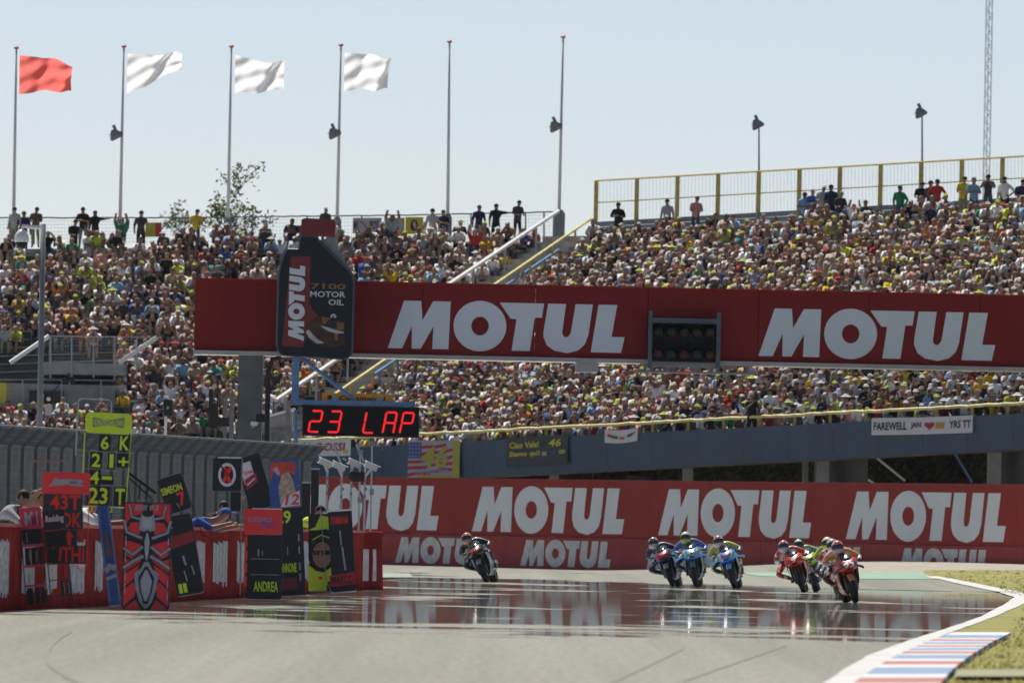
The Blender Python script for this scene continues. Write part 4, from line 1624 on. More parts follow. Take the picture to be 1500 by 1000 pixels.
def small_kit():
    D = 281
    # little grey box camera on a stick
    t = thing('sensor_box', 'small grey sensor box with a round eye on a thin black stick above the fence', 'sensor', at(72, 640, D))
    MB().tube(at(74, 660, D), at(73, 612, D), .02, n=5).build('stick', BLACKM, t)
    p = at(71, 600, D)
    MB().box((p.x, D, p.z), (.17, .15, .26)).build('box', mat('box_grey', (.42, .44, .44), .5), t)
    p = at(71.5, 584, D)
    MB().box((p.x, D, p.z), (.24, .16, .25)).build('housing', BLACKM, t)
    MB().ball((p.x, D - .09, p.z), (.055, .03, .055), 10, 6).build('eye', CW, t)
    MB().path([at(76, 578, D), at(84, 566, D), at(92, 557, D), at(100, 553, D)], .015, 4).build('cable', BLACKM, t)
    t = thing('camera', 'small black camera on a bent arm beside the concrete entrance', 'camera', at(101, 556, D))
    MB().box(at(100, 556, D), (.30, .2, .12)).build('body', BLACKM, t)
    MB().tube(at(105, 560, D - .05), at(106, 560, D - .25), .07, n=8).build('lens', BLACK, t)
    MB().tube(at(100, 554, D), at(100, 546, D), .03, n=5).build('mount', BLACKM, t)
    # black loudspeaker on a white post
    t = thing('loudspeaker', 'black box loudspeaker on a white post behind the fence', 'loudspeaker', at(243, 680, D))
    MB().tube(Vector((at(243, 660, D).x, D, 0)), at(243, 610, D), .036, n=8).build('post', WHITERAIL, t)
    p = at(246, 597, D)
    b = MB()
    b.hexa([p + Vector(q) for q in ((-.10, -.1, -.20), (.12, -.1, -.20), (.15, .15, -.2), (-.12, .15, -.2), (-.11, -.12, .2), (.10, -.12, .2), (.12, .15, .2), (-.12, .15, .2))])
    b.build('cabinet', BLACKM, t)
    MB().box(p + Vector((0, -.115, 0)), (.06, .01, .07)).build('badge', GREY, t)
    # black timing gear with an aerial
    t = thing('timing_unit', 'black timing unit with a thin aerial beside the gantry leg', 'equipment', at(312, 680, D))
    a = at(312, 609, D)
    MB().box(a, (.22, .25, .62)).build('case', BLACKM, t)
    MB().box(at(327, 618, D), (.30, .2, .22)).build('case', BLACK, t)
    MB().box(at(309, 580, D), (.1, .12, .35)).build('case', BLACKM, t)
    MB().tube(Vector((at(318, 660, D).x, D, 0)), at(319.5, 552, D), .018, n=5).build('aerial', BLACKM, t)
    MB().ball(at(319.5, 553, D), (.07, .07, .09), 8, 5).build('lamp', BLACKM, t)
    MB().box(at(322, 641, D), (.16, .2, .26)).build('case', BLACK, t)
    for px in (329.5, 340):
        q = at(px, 585 if px < 335 else 580, D + 1)
        g = thing('steel_post', 'grey square steel post ' + ('nearer the timing unit' if px < 335 else 'next to the gantry leg'), 'post', (q.x, D + 1, 0))
        MB().box((q.x, D + 1, q.z / 2), (.11, .11, q.z)).build('shaft', DSTEEL, g)
        MB().box((q.x, D + 1, q.z + .03), (.16, .16, .05)).build('cap', DSTEEL, g)
    # marshal's hut with a sloping roof
    D2 = 284
    t = thing('marshal_hut', 'small grey marshal hut with a sloping roof by the gantry leg', 'hut', at(405, 660, D2))
    p0, p1 = at(383, 612, D2), at(428, 597, D2)
    b = MB()
    b.hexa([p0 + Vector((-.05, -.3, -.06)), p1 + Vector((.05, -.3, -.06)), p1 + Vector((.05, 1.8, -.06)), p0 + Vector((-.05, 1.8, -.06)), p0 + Vector((-.05, -.3, 0)), p1 + Vector((.05, -.3, 0)), p1 + Vector((.05, 1.8, 0)), p0 + Vector((-.05, 1.8, 0))])
    b.build('roof', WHITERAIL, t)
    zb = at(400, 628, D2).z
    b = MB()
    b.hexa([Vector((p0.x, D2, zb)), Vector((p1.x, D2, zb)), Vector((p1.x, D2 + 1.6, zb)), Vector((p0.x, D2 + 1.6, zb)), p0 + Vector((0, 0, -.07)), p1 + Vector((0, 0, -.07)), p1 + Vector((0, 1.6, -.07)), p0 + Vector((0, 1.6, -.07))])
    b.build('wall', mat('hut_grey', (.26, .275, .28), .6, var=.1), t)
    MB().box(((p0.x + p1.x) / 2, D2 - .02, zb - .05), (p1.x - p0.x, .1, .1)).build('sill', DSTEEL, t)
    for px in (396, 404, 424, 434):
        x = at(px, 640, D2).x
        MB().box((x, D2 + .1, zb / 2), (.08, .08, zb)).build('post', DSTEEL, t)
    x = at(421.5, 640, D2).x
    MB().box((x, D2 - .3, at(421, 590, D2).z / 2), (.11, .11, at(421, 582, D2).z)).build('door_post', DSTEEL, t)
    # white bracket lamp on the gantry leg
    t = thing('camera', 'silver camera on a bracket fixed to the gantry leg', 'camera', at(372, 622, GD))
    MB().box(at(372, 620, GD - .2), (.16, .25, .09)).build('body', CW, t)
    MB().tube(at(369, 626, GD - .1), at(380, 618, GD - .1), .03, n=5).build('bracket', STEEL, t)
    MB().box(at(382, 612, GD - .2), (.22, .2, .2)).build('clamp', BLACKM, t)


small_kit()


def speed_cameras():
    spec = [(474, 676, 478, 752, 229.5, 'first from the boards'), (494, 681, 499, 760, 230.2, 'second from the boards'), (517, 677, 513, 790, 230.8, 'third from the boards'), (541, 681, 533, 790, 231.5, 'nearest the rounded wall end')]
    for k, (px, py, bx, by, D, lb) in enumerate(spec):
        t = thing('timing_camera', 'silver hooded timing camera on a thin pole, ' + lb, 'camera', at(bx, by, D), 'timing cameras on the pit wall end')
        zt = at(px, py - 30 if k in (1, 3) else py - 6, D)
        foot = at(bx, by, D)
        MB().path([Vector((foot.x, D, WH + .03)), Vector((at(bx + 1.5, py + 20, D).x, D, at(bx, py, D).z)), Vector((at(bx + 3, 0, D).x, D, zt.z))], .026, 6).build('pole', STEEL, t)
        c = at(px + 2, py + 2, D - .15)
        R = Matrix.Translation(c) @ Matrix.Rotation(rad(22), 4, 'Y') @ Matrix.Rotation(rad(18), 4, 'Z')
        MB().box((0, 0, 0), (.26, .14, .11)).xform(R).build('housing', mat('cam_silver', (.5, .5, .48), .35, .4, .1), t)
        MB().box((.02, 0, .07), (.31, .18, .02)).xform(R).build('hood', WHITERAIL, t)
        MB().tube((-.155, 0, 0), (-.18, 0, 0), .045, n=10).xform(R).build('lens', BLACK, t)
        MB().tube(c + Vector((0, .05, -.05)), Vector((at(bx + 2, py + 16, D).x, D, at(bx, py + 16, D).z)), .025, n=5).build('bracket', STEEL, t)
        b = MB()
        for j in range(3):
            q = at(bx + 1 + (j % 2) * 2, py + 24 + j * 11, D - .03)
            b.box(q, (.05, .06, .06))
        b.build('clamp', DSTEEL, t)
    # plain aerial poles between them
    for bx, yt, by, D, lb in ((541.5, 650, 790, 232.2, 'thicker bare pole at the wall end'), (524, 662, 786, 231.2, 'thin bare pole between the timing cameras')):
        p = at(bx + 1, by, D)
        t = thing('aerial_pole', 'grey ' + lb, 'pole', (p.x, D, WH))
        MB().path([Vector((p.x, D, WH + .03)), at(bx + 3.5, yt, D)], .022, 6).build('shaft', STEEL, t)
        MB().box(at(bx + 4, yt, D), (.10, .1, .09)).build('head', DSTEEL, t)
        MB().box(at(bx + 3, yt + 70, D), (.09, .1, .12)).build('clamp', DSTEEL, t)
    t = thing('black_camera', 'black box camera beside the silver timing cameras', 'camera', at(522, 700, 230.5))
    MB().box(at(524, 698, 230.6), (.28, .3, .20)).build('body', BLACKM, t)
    MB().box(at(515, 697, 230.5), (.1, .2, .14)).build('eyepiece', BLACK, t)
    MB().tube(at(522, 702, 230.7), at(515, 704, 230.8), .02, n=5).build('bracket', STEEL, t)
    for px, y0, y1, D, lb in ((462, 688, 790, 226, 'tall'), (449, 708, 790, 224, 'shorter')):
        p, q = at(px, y0, D), at(px, y1, D)
        t = thing('loudspeaker_column', lb + ' black column speaker on the pit wall', 'loudspeaker', (p.x, D, WH))
        MB().box((p.x, D, (p.z + WH) / 2), (.15, .2, p.z - WH)).build('cabinet', BLACKM, t)
        MB().box((p.x, D - .105, (p.z + WH) / 2), (.11, .01, (p.z - WH) * .9)).build('grille', BLACK, t)
        MB().box((p.x, D, p.z + .02), (.17, .22, .03)).build('lid', STEEL, t)


speed_cameras()
# ------------------------------------------------------------------ figures
class Fig:
    """A figure from a skeleton: joints with radii, bones with a clothing zone. zones 0 skin 1 top 2 trousers 3 headwear 4 shoes 5 accent"""

    def __init__(s):
        s.n, s.r, s.e = {}, {}, []

    def j(s, name, p, r):
        s.n[name] = Vector(p)
        s.r[name] = r

    def b(s, a, b_, zone):
        s.e.append((a, b_, zone))


def limbs(f, P, shorts=False, sleeves=0, top=1, low=2):
    """P: joint -> position for pelvis belly chest neck head crown, sh/el/wr/ha/hip/kn/an/toe with L R."""
    R = dict(pelvis=.14, belly=.135, chest=.165, neck=.055, head=.078, face=.088, crown=.055, sh=.088, el=.052, wr=.034, ha=.042, hip=.095, kn=.066, an=.045, toe=.042)
    for k, p in P.items():
        f.j(k, p, R[k.rstrip('LR') if k not in R else k])
    f.b('pelvis', 'belly', top)
    f.b('belly', 'chest', top)
    f.b('chest', 'neck', 0)
    f.b('neck', 'head', 0)
    f.b('head', 'face', 0)
    f.b('face', 'crown', 0)
    for s_ in 'LR':
        f.b('chest', 'sh' + s_, top)
        f.b('sh' + s_, 'el' + s_, top)
        f.b('el' + s_, 'wr' + s_, top if sleeves else 0)
        f.b('wr' + s_, 'ha' + s_, 0)
        f.b('pelvis', 'hip' + s_, low)
        f.b('hip' + s_, 'kn' + s_, low)
        f.b('kn' + s_, 'an' + s_, 0 if shorts else low)
        f.b('an' + s_, 'toe' + s_, 4)
    return f


def skin_figs(figs, level):
    """Grow the skins of all figures at once; returns (verts, faces, zone per face) per figure."""
    obs = []
    for f in figs:
        me = bpy.data.meshes.new('body')
        names = list(f.n)
        ix = {k: i for i, k in enumerate(names)}
        me.from_pydata([f.n[k] for k in names], [(ix[a], ix[b]) for a, b, z in f.e], [])
        o = bpy.data.objects.new('body', me)
        COL.objects.link(o)
        md = o.modifiers.new('skin', 'SKIN')
        md.use_smooth_shade = True
        if not me.skin_vertices:
            me.skin_vertices.new()
        sv = me.skin_vertices[0].data
        for k in names:
            sv[ix[k]].radius = (f.r[k], f.r[k])
            sv[ix[k]].use_root = (k == 'pelvis')
        if level:
            sm = o.modifiers.new('sub', 'SUBSURF')
            sm.levels = sm.render_levels = level
        obs.append(o)
    dg = bpy.context.evaluated_depsgraph_get()
    dg.update()
    out = []
    for f, o in zip(figs, obs):
        me = bpy.data.meshes.new_from_object(o.evaluated_get(dg))
        V = np.array([v.co[:] for v in me.vertices])
        Fc = [tuple(p.vertices) for p in me.polygons]
        C = np.array([V[list(q)].mean(0) for q in Fc])
        best = np.full(len(C), 1e9)
        zone = np.zeros(len(C), int)
        for a, b, z in f.e:
            A, B = np.array(f.n[a]), np.array(f.n[b])
            d = B - A
            t = np.clip(((C - A) @ d) / (d @ d + 1e-9), 0, 1)
            dist = np.linalg.norm(C - (A + t[:, None] * d), axis=1) - (f.r[a] * (1 - t) + f.r[b] * t)
            k = dist < best
            best[k] = dist[k]
            zone[k] = z
        out.append((V.tolist(), Fc, zone.tolist()))
        bpy.data.meshes.remove(me)
    for o in obs:
        me = o.data
        bpy.data.objects.remove(o)
        bpy.data.meshes.remove(me)
    return out


def headwear(kind, head, tilt=0.0):
    """Cap, hair, long hair or brimmed hat round the head centre."""
    b = MB()
    c = Vector(head)
    if kind == 'cap':
        b.ball(c + Vector((0, .01, .005)), (.107, .115, .115), 9, 3, 0, 0.02, .5)
        b.add([c + Vector(p) for p in ((-.085, -.09, .045), (.085, -.09, .045), (.06, -.21, .03), (-.06, -.21, .03))], [(0, 1, 2, 3)])
    elif kind == 'hat':
        b.ball(c + Vector((0, .0, .01)), (.105, .11, .11), 9, 3, 0, 0.02, .5)
        b.rings([[c + Vector((math.cos(q) * r_, math.sin(q) * r_, z)) for q in (2 * math.pi * i / 9 for i in range(9))] for r_, z in ((.11, .05), (.21, .02))], caps=False)
    elif kind == 'hair':
        b.ball(c + Vector((0, .02, .005)), (.101, .104, .112), 9, 4, 0, -.06, .5)
    else:
        b.ball(c + Vector((0, .024, .005)), (.106, .104, .114), 9, 4, 0, -.1, .5)
        b.rings([[c + Vector((math.cos(q) * r_, .06 + math.sin(q) * r_ * .5, z)) for q in (2 * math.pi * i / 7 for i in range(7))] for r_, z in ((.12, 0), (.12, -.12), (.07, -.24))])
    return b.v, b.f


def mirror(p, sx):
    return (p[0] * sx, p[1], p[2])


def seated(arm, lean=0.0, turn=0.0):
    P = dict(pelvis=(0, 0, .12), belly=(0, -.02 - lean * .15, .30), chest=(0, -.03 - lean * .4, .49), neck=(0, -.05 - lean * .5, .64))
    hx, hy = turn * .04, -.08 - lean * .58
    P.update(head=(hx, hy, .71), face=(hx, hy - .01, .80), crown=(hx, hy, .88))
    for s_, sx in (('L', -1), ('R', 1)):
        P['sh' + s_] = (sx * .185, -.03 - lean * .4, .55)
        P['hip' + s_] = (sx * .10, -.06, .09)
        P['kn' + s_] = (sx * .14, -.44, .12)
        P['an' + s_] = (sx * .13, -.46, -.34)
        P['toe' + s_] = (sx * .14, -.60, -.385)
        y = -lean * .4
        if arm == 'lap':
            q = ((.25, -.10 + y, .30), (.14, -.30, .20), (.08, -.36, .19))
        elif arm == 'eyes' and sx > 0:
            q = ((.30, -.22 + y, .58), (.14, -.26 + y, .80), (.07, -.22 + y, .84))
        elif arm == 'up':
            q = ((.27, -.10 + y, .78), (.22, -.14 + y, 1.0), (.20, -.15 + y, 1.08))
        elif arm == 'crossed':
            q = ((.26, -.10 + y, .34), (.06, -.25 + y, .40), (-.06, -.24 + y, .43))
        elif arm == 'phone':
            q = ((.25, -.20 + y, .42), (.10, -.36 + y, .62), (.05, -.38 + y, .68))
        elif arm == 'side':
            q = ((.31, .0 + y, .32), (.34, -.05, .12), (.34, -.09, .06))
        else:
            q = ((.24, -.12 + y, .32), (.17, -.36, .24), (.16, -.45, .20))
        for n, p in zip(('el', 'wr', 'ha'), q):
            P[n + s_] = mirror(p, sx)
    return P


def standing(arm, hip=0.0, turn=0.0):
    P = dict(pelvis=(hip, 0, .96), belly=(hip * .6, -.01, 1.13), chest=(0, -.01, 1.33), neck=(0, -.02, 1.49), head=(turn * .03, -.04, 1.555), face=(turn * .04, -.05, 1.64), crown=(turn * .04, -.04, 1.72))
    for s_, sx in (('L', -1), ('R', 1)):
        P['sh' + s_] = (sx * .19, 0, 1.40)
        P['hip' + s_] = (hip + sx * .095, 0, .89)
        P['kn' + s_] = (hip * .5 + sx * .12, -.02, .49)
        P['an' + s_] = (sx * .13, .02, .085)
        P['toe' + s_] = (sx * .16, -.13, .04)
        if arm == 'down':
            q = ((.26, .02, 1.13), (.27, -.06, .90), (.26, -.09, .82))
        elif arm == 'crossed':
            q = ((.28, -.05, 1.17), (.07, -.21, 1.20), (-.05, -.21, 1.22))
        elif arm == 'hips':
            q = ((.38, .05, 1.16), (.22, -.05, 1.02), (.17, -.07, 1.0))
        elif arm == 'point' and sx > 0:
            q = ((.44, -.02, 1.39), (.68, -.05, 1.42), (.76, -.06, 1.43))
        elif arm == 'phone':
            q = ((.28, -.14, 1.22), (.10, -.30, 1.42), (.05, -.31, 1.49))
        elif arm == 'onehip' and sx > 0:
            q = ((.40, .05, 1.18), (.22, -.04, 1.02), (.17, -.06, 1.0))
        elif arm == 'hold':
            q = ((.25, -.06, 1.15), (.14, -.28, 1.12), (.08, -.33, 1.12))
        else:
            q = ((.25, .02, 1.13), (.25, -.07, .90), (.24, -.10, .82))
        for n, p in zip(('el', 'wr', 'ha'), q):
            P[n + s_] = mirror(p, sx)
    return P


SEATED = [('hands in the lap', seated('lap')), ('hands on knees', seated('knees', .25)), ('arms crossed', seated('crossed', .05, 1)), ('shading the eyes', seated('eyes', .1)), ('holding up a phone', seated('phone', .05, -1)),
          ('leaning forward', seated('knees', .6)), ('arms raised', seated('up', -.05)), ('leaning on one side', seated('side', -.1, 1))]
POSEW = [5, 5, 3, 3, 3, 3, 1, 2]
STANDING = [('down', standing('down')), ('crossed', standing('crossed', .03)), ('hips', standing('hips')), ('point', standing('point')), ('phone', standing('phone')), ('onehip', standing('onehip', .04)), ('hold', standing('hold', -.02, 1))]
_figs = [limbs(Fig(), p, shorts=(i % 3 == 1)) for i, (_, p) in enumerate(SEATED)]
_lo = skin_figs(_figs, 0)
_hi = skin_figs([limbs(Fig(), p, shorts=(i % 3 == 1)) for i, (_, p) in enumerate(SEATED)], 1)
_st = skin_figs([limbs(Fig(), p) for _, p in STANDING] + [limbs(Fig(), p, shorts=True) for _, p in STANDING], 1)
HEADS = ['cap', 'hair', 'longhair', 'hat']

SHIRT = {'white': (.72, .72, .72), 'pale grey': (.36, .36, .37), 'charcoal': (.05, .052, .058), 'black': (.018, .018, .02), 'navy': (.022, .032, .085), 'royal blue': (.04, .10, .36), 'light blue': (.22, .38, .56), 'red': (.38, .035, .035),
         'maroon': (.12, .022, .03), 'neon yellow': (.50, .60, .06), 'golden yellow': (.60, .42, .03), 'orange': (.58, .17, .03), 'green': (.03, .20, .10), 'teal': (.05, .26, .27), 'pink': (.55, .24, .26), 'brown': (.12, .075, .05), 'beige': (.38, .31, .23), 'bare-chested': (.42, .23, .15)}
SHW = dict(zip(SHIRT, (42, 8, 14, 22, 9, 4, 6, 6, 3, 6, 5, 2, 2, 2, 2, 6, 6, 2)))
HATC = {'white': (.66, .66, .66), 'neon yellow': (.50, .62, .06), 'black': (.02, .02, .022), 'red': (.40, .04, .04), 'blue': (.05, .12, .36), 'khaki': (.26, .22, .14)}
HATW = (15, 6, 9, 3, 2, 4)
HAIRC = {'dark': (.028, .02, .016), 'brown': (.09, .05, .03), 'blond': (.34, .24, .12), 'grey': (.25, .24, .23)}
SKINC = [(.36, .225, .16), (.29, .17, .115), (.20, .115, .08)]
LEGC = {'denim': (.06, .085, .14), 'black': (.02, .02, .022), 'khaki': (.27, .23, .16), 'grey': (.17, .17, .175), 'white': (.5, .5, .5)}
SM = {k: mat('shirt_' + k.replace(' ', '_').replace('-', '_'), c, .85, var=.12, scale=6, spec=.1) for k, c in SHIRT.items()}
HM = {k: mat('hat_' + k.replace(' ', '_'), c, .8, var=0, spec=.15) for k, c in HATC.items()}
RM = {k: mat('hair_' + k, c, .7, var=0, spec=.2) for k, c in HAIRC.items()}
KM = [mat('skin_%s' % n, c, .6, var=.06, scale=8, spec=.25) for n, c in zip(('fair', 'tanned', 'brown'), SKINC)]
LM = {k: mat('trousers_' + k, c, .85, var=.08, spec=.1) for k, c in LEGC.items()}
SHOE = mat('shoe_dark', (.05, .05, .055), .7)

_mesh_cache = {}


def fig_mesh(kind, i, hw):
    """Shared mesh of pose i ('sit' or 'stand') with a kind of headwear; five material slots."""
    key = (kind, i, hw)
    if key in _mesh_cache:
        return _mesh_cache[key]
    V, Fc, Z = (_hi if kind == 'sit' else _st)[i]
    P = (SEATED[i] if kind == 'sit' else STANDING[i % len(STANDING)])[1]
    hv, hf = headwear(hw, P['face'])
    k = len(V)
    me = bpy.data.meshes.new('person')
    me.from_pydata([tuple(p) for p in V] + [tuple(p) for p in hv], [], Fc + [tuple(x + k for x in f) for f in hf])
    for q in (KM[0], SM['white'], LM['denim'], RM['dark'], SHOE):
        me.materials.append(q)
    me.polygons.foreach_set('material_index', Z + [3] * len(hf))
    me.polygons.foreach_set('use_smooth', [True] * len(me.polygons))
    me.update()
    _mesh_cache[key] = me
    return me


def person(kind, i, hw, loc, yaw, mats, label, group=None, scale=1.0):
    me = fig_mesh(kind, i, hw)
    o = bpy.data.objects.new('person', me)
    COL.objects.link(o)
    o.location = loc
    o.rotation_euler = (0, 0, yaw)
    o.scale = (scale,) * 3
    for k, m in enumerate(mats):
        o.material_slots[k].link = 'OBJECT'
        o.material_slots[k].material = m
    WM[o.name] = Matrix.Translation(Vector(loc)) @ Matrix.Rotation(yaw, 4, 'Z')
    return tag(o, label, 'person', group)


# ------------------------------------------------------------------ people standing along the top
def top_row():
    G = 'people standing along the top of the stands'
    arms = {k: i for i, (k, _) in enumerate(STANDING)}
    A = len(STANDING)
    # px, head-top py, pose, shorts, headwear, hat/hair colour, shirt, trousers, label
    S = [
        (22, 303, 'down', 0, 'hair', 'dark', 'pale grey', 'khaki', 'man in a pale grey shirt at the first flagpole, top row'),
        (35, 309, 'down', 0, 'hair', 'brown', 'navy', 'denim', 'person in a navy top beside the man at the first flagpole'),
        (53, 303, 'hold', 0, 'hair', 'dark', 'brown', 'khaki', 'person in a brown top behind the dome camera post'),
        (109, 321, 'hold', 0, 'hair', 'dark', 'black', 'black', 'stooping figure in black next to two standing men in black'),
        (122, 303, 'crossed', 1, 'hair', 'dark', 'black', 'grey', 'man in a black shirt and grey shorts, arms crossed, top row'),
        (140, 308, 'point', 0, 'hair', 'brown', 'black', 'black', 'man in black stretching an arm towards the second flagpole'),
        (207, 308, 'down', 0, 'hair', 'dark', 'charcoal', 'black', 'person in charcoal next to the yellow and red cloth'),
        (288, 306, 'hold', 0, 'hair', 'dark', 'golden yellow', 'denim', 'man in a golden yellow shirt beside the sparse tree'),
        (477, 303, 'down', 0, 'cap', 'white', 'charcoal', 'black', 'person in a white cap standing just over the bottle cap'),
        (634, 305, 'down', 0, 'hair', 'dark', 'pale grey', 'black', 'man in a pale shirt and black trousers beside the yellow cloth'),
        (650, 307, 'crossed', 0, 'hair', 'brown', 'navy', 'denim', 'person in navy with crossed arms at the bare flagpole'),
        (702, 300, 'down', 1, 'hair', 'brown', 'navy', 'denim', 'broad person in navy shirt and shorts right of the bare flagpole'),
        (727, 298, 'point', 0, 'hair', 'dark', 'black', 'black', 'man in a black shirt with one arm held out along the fence'),
        (759, 293, 'hold', 1, 'hair', 'dark', 'charcoal', 'black', 'man in charcoal holding something, nearest the stair top'),
    ]
    S2 = [
        (906, 296, 'crossed', 0, 'hair', 'dark', 'black', 'black', 'man in black with crossed arms under the first yellow fence bay'),
        (978, 291, 'down', 0, 'hair', 'dark', 'pale grey', 'black', 'man in a pale grey shirt at the second yellow fence post'),
        (1020, 287, 'hold', 0, 'hair', 'brown', 'pink', 'denim', 'man in a pink shirt and jeans under the yellow fence'),
        (1179, 281, 'crossed', 0, 'hair', 'dark', 'light blue', 'denim', 'man in a light blue shirt, first of the group of four'),
        (1190, 277, 'crossed', 1, 'cap', 'khaki', 'royal blue', 'denim', 'man in a royal blue shirt and khaki cap in the group of four'),
        (1206, 271, 'hold', 0, 'cap', 'white', 'pale grey', 'black', 'man in a white cap and pale top in the group of four'),
        (1218, 270, 'down', 0, 'hair', 'dark', 'navy', 'black', 'person in navy half hidden at the end of the group of four'),
        (1231, 280, 'hold', 0, 'hair', 'grey', 'charcoal', 'grey', 'grey-haired person in charcoal beside the group of four'),
        (1268, 293, 'crossed', 0, 'cap', 'black', 'charcoal', 'black', 'lone person in dark clothes and black cap by the parapet'),
        (1318, 271, 'onehip', 0, 'hair', 'brown', 'green', 'denim', 'man in a green shirt with one hand on his hip'),
        (1350, 266, 'hold', 0, 'hair', 'dark', 'black', 'denim', 'man in a black shirt and jeans beside the red-shirted man'),
        (1364, 264, 'down', 0, 'hair', 'brown', 'charcoal', 'denim', 'person in charcoal behind the red-shirted man'),
        (1373, 262, 'hips', 0, 'hair', 'dark', 'red', 'khaki', 'man in a red vest with hands on hips under the yellow fence'),
        (1412, 258, 'hold', 0, 'hair', 'dark', 'golden yellow', 'khaki', 'person in a yellow shirt beside the man in light blue'),
        (1426, 259, 'crossed', 0, 'hair', 'grey', 'light blue', 'denim', 'man in a light blue shirt and jeans next to the yellow shirt'),
        (1448, 255, 'phone', 0, 'hair', 'dark', 'charcoal', 'denim', 'man in charcoal raising a phone under the distant mast'),
        (1472, 258, 'onehip', 1, 'hair', 'dark', 'white', 'black', 'man in a white shirt and black shorts near the frame edge'),
        (1497, 262, 'hold', 0, 'hair', 'dark', 'navy', 'denim', 'person in navy at the very end of the right stand'),
    ]
    for k, (px, py, pose, sh, hw, hc, shirt, leg, lb) in enumerate(S + S2):
        right = k >= len(S)
        st = RIGHT if right else LEFT
        D = (dback(px) - 1.0) if right else 449.6
        head = at(px, py, D)
        sc = .97 + .04 * math.sin(k * 2.3)
        z = head.z - 1.755 * sc
        loc = Vector((head.x, D, z))
        if not right:
            floor = lerp(LEFT.c[2].z, LEFT.c[3].z, (px + 130) / 928) - .12
            if abs(z - floor) > .35:
                pass
        ms = [KM[k % 3], SM[shirt], LM[leg], HM[hc] if hw in ('cap', 'hat') else RM[hc], SHOE]
        o = person('stand', arms[pose] + (A if sh else 0), hw, loc, rad((-25, 15, 0, 30, -10)[k % 5]), ms, lb, G, sc)
        if lb.startswith('man in a red vest'):
            pass


top_row()

# a camera operator in black at the front of the deck
def camera_operator():
    D = dfront(1103) + .55
    head = at(1102, 576, D)
    loc = Vector((head.x, D, head.z - 1.75))
    o = person('stand', 4, 'cap', loc, rad(20), [KM[1], SM['black'], LM['black'], HM['red'], SHOE], 'camera operator in black with a red cap at the deck rail', None)
    c = head + Vector((.12, -.35, -.12))
    t = thing('video_camera', 'black video camera held by the operator in the red cap', 'camera', c)
    MB().box(c, (.16, .4, .2)).build('body', BLACKM, t)
    MB().tube(c + Vector((0, -.2, 0)), c + Vector((0, -.36, 0)), .07, n=10).build('lens', BLACK, t)
    MB().box(c + Vector((0, .05, .16)), (.1, .2, .06)).build('viewfinder', BLACKM, t)
    MB().tube(c + Vector((-.05, 0, .1)), c + Vector((-.3, -.1, .42)), .012, n=4).build('microphone', BLACK, t)


camera_operator()


# ------------------------------------------------------------------ seated spectators
def project(p):
    d = Vector(p) - Vector((0, 0, CAM_H))
    w = d.dot(_f)
    return 750 + F * d.dot(_r) / w, 500 - F * d.dot(_u) / w


def wchoice(rg, keys, ws):
    return rg.choices(list(keys), list(ws))[0]


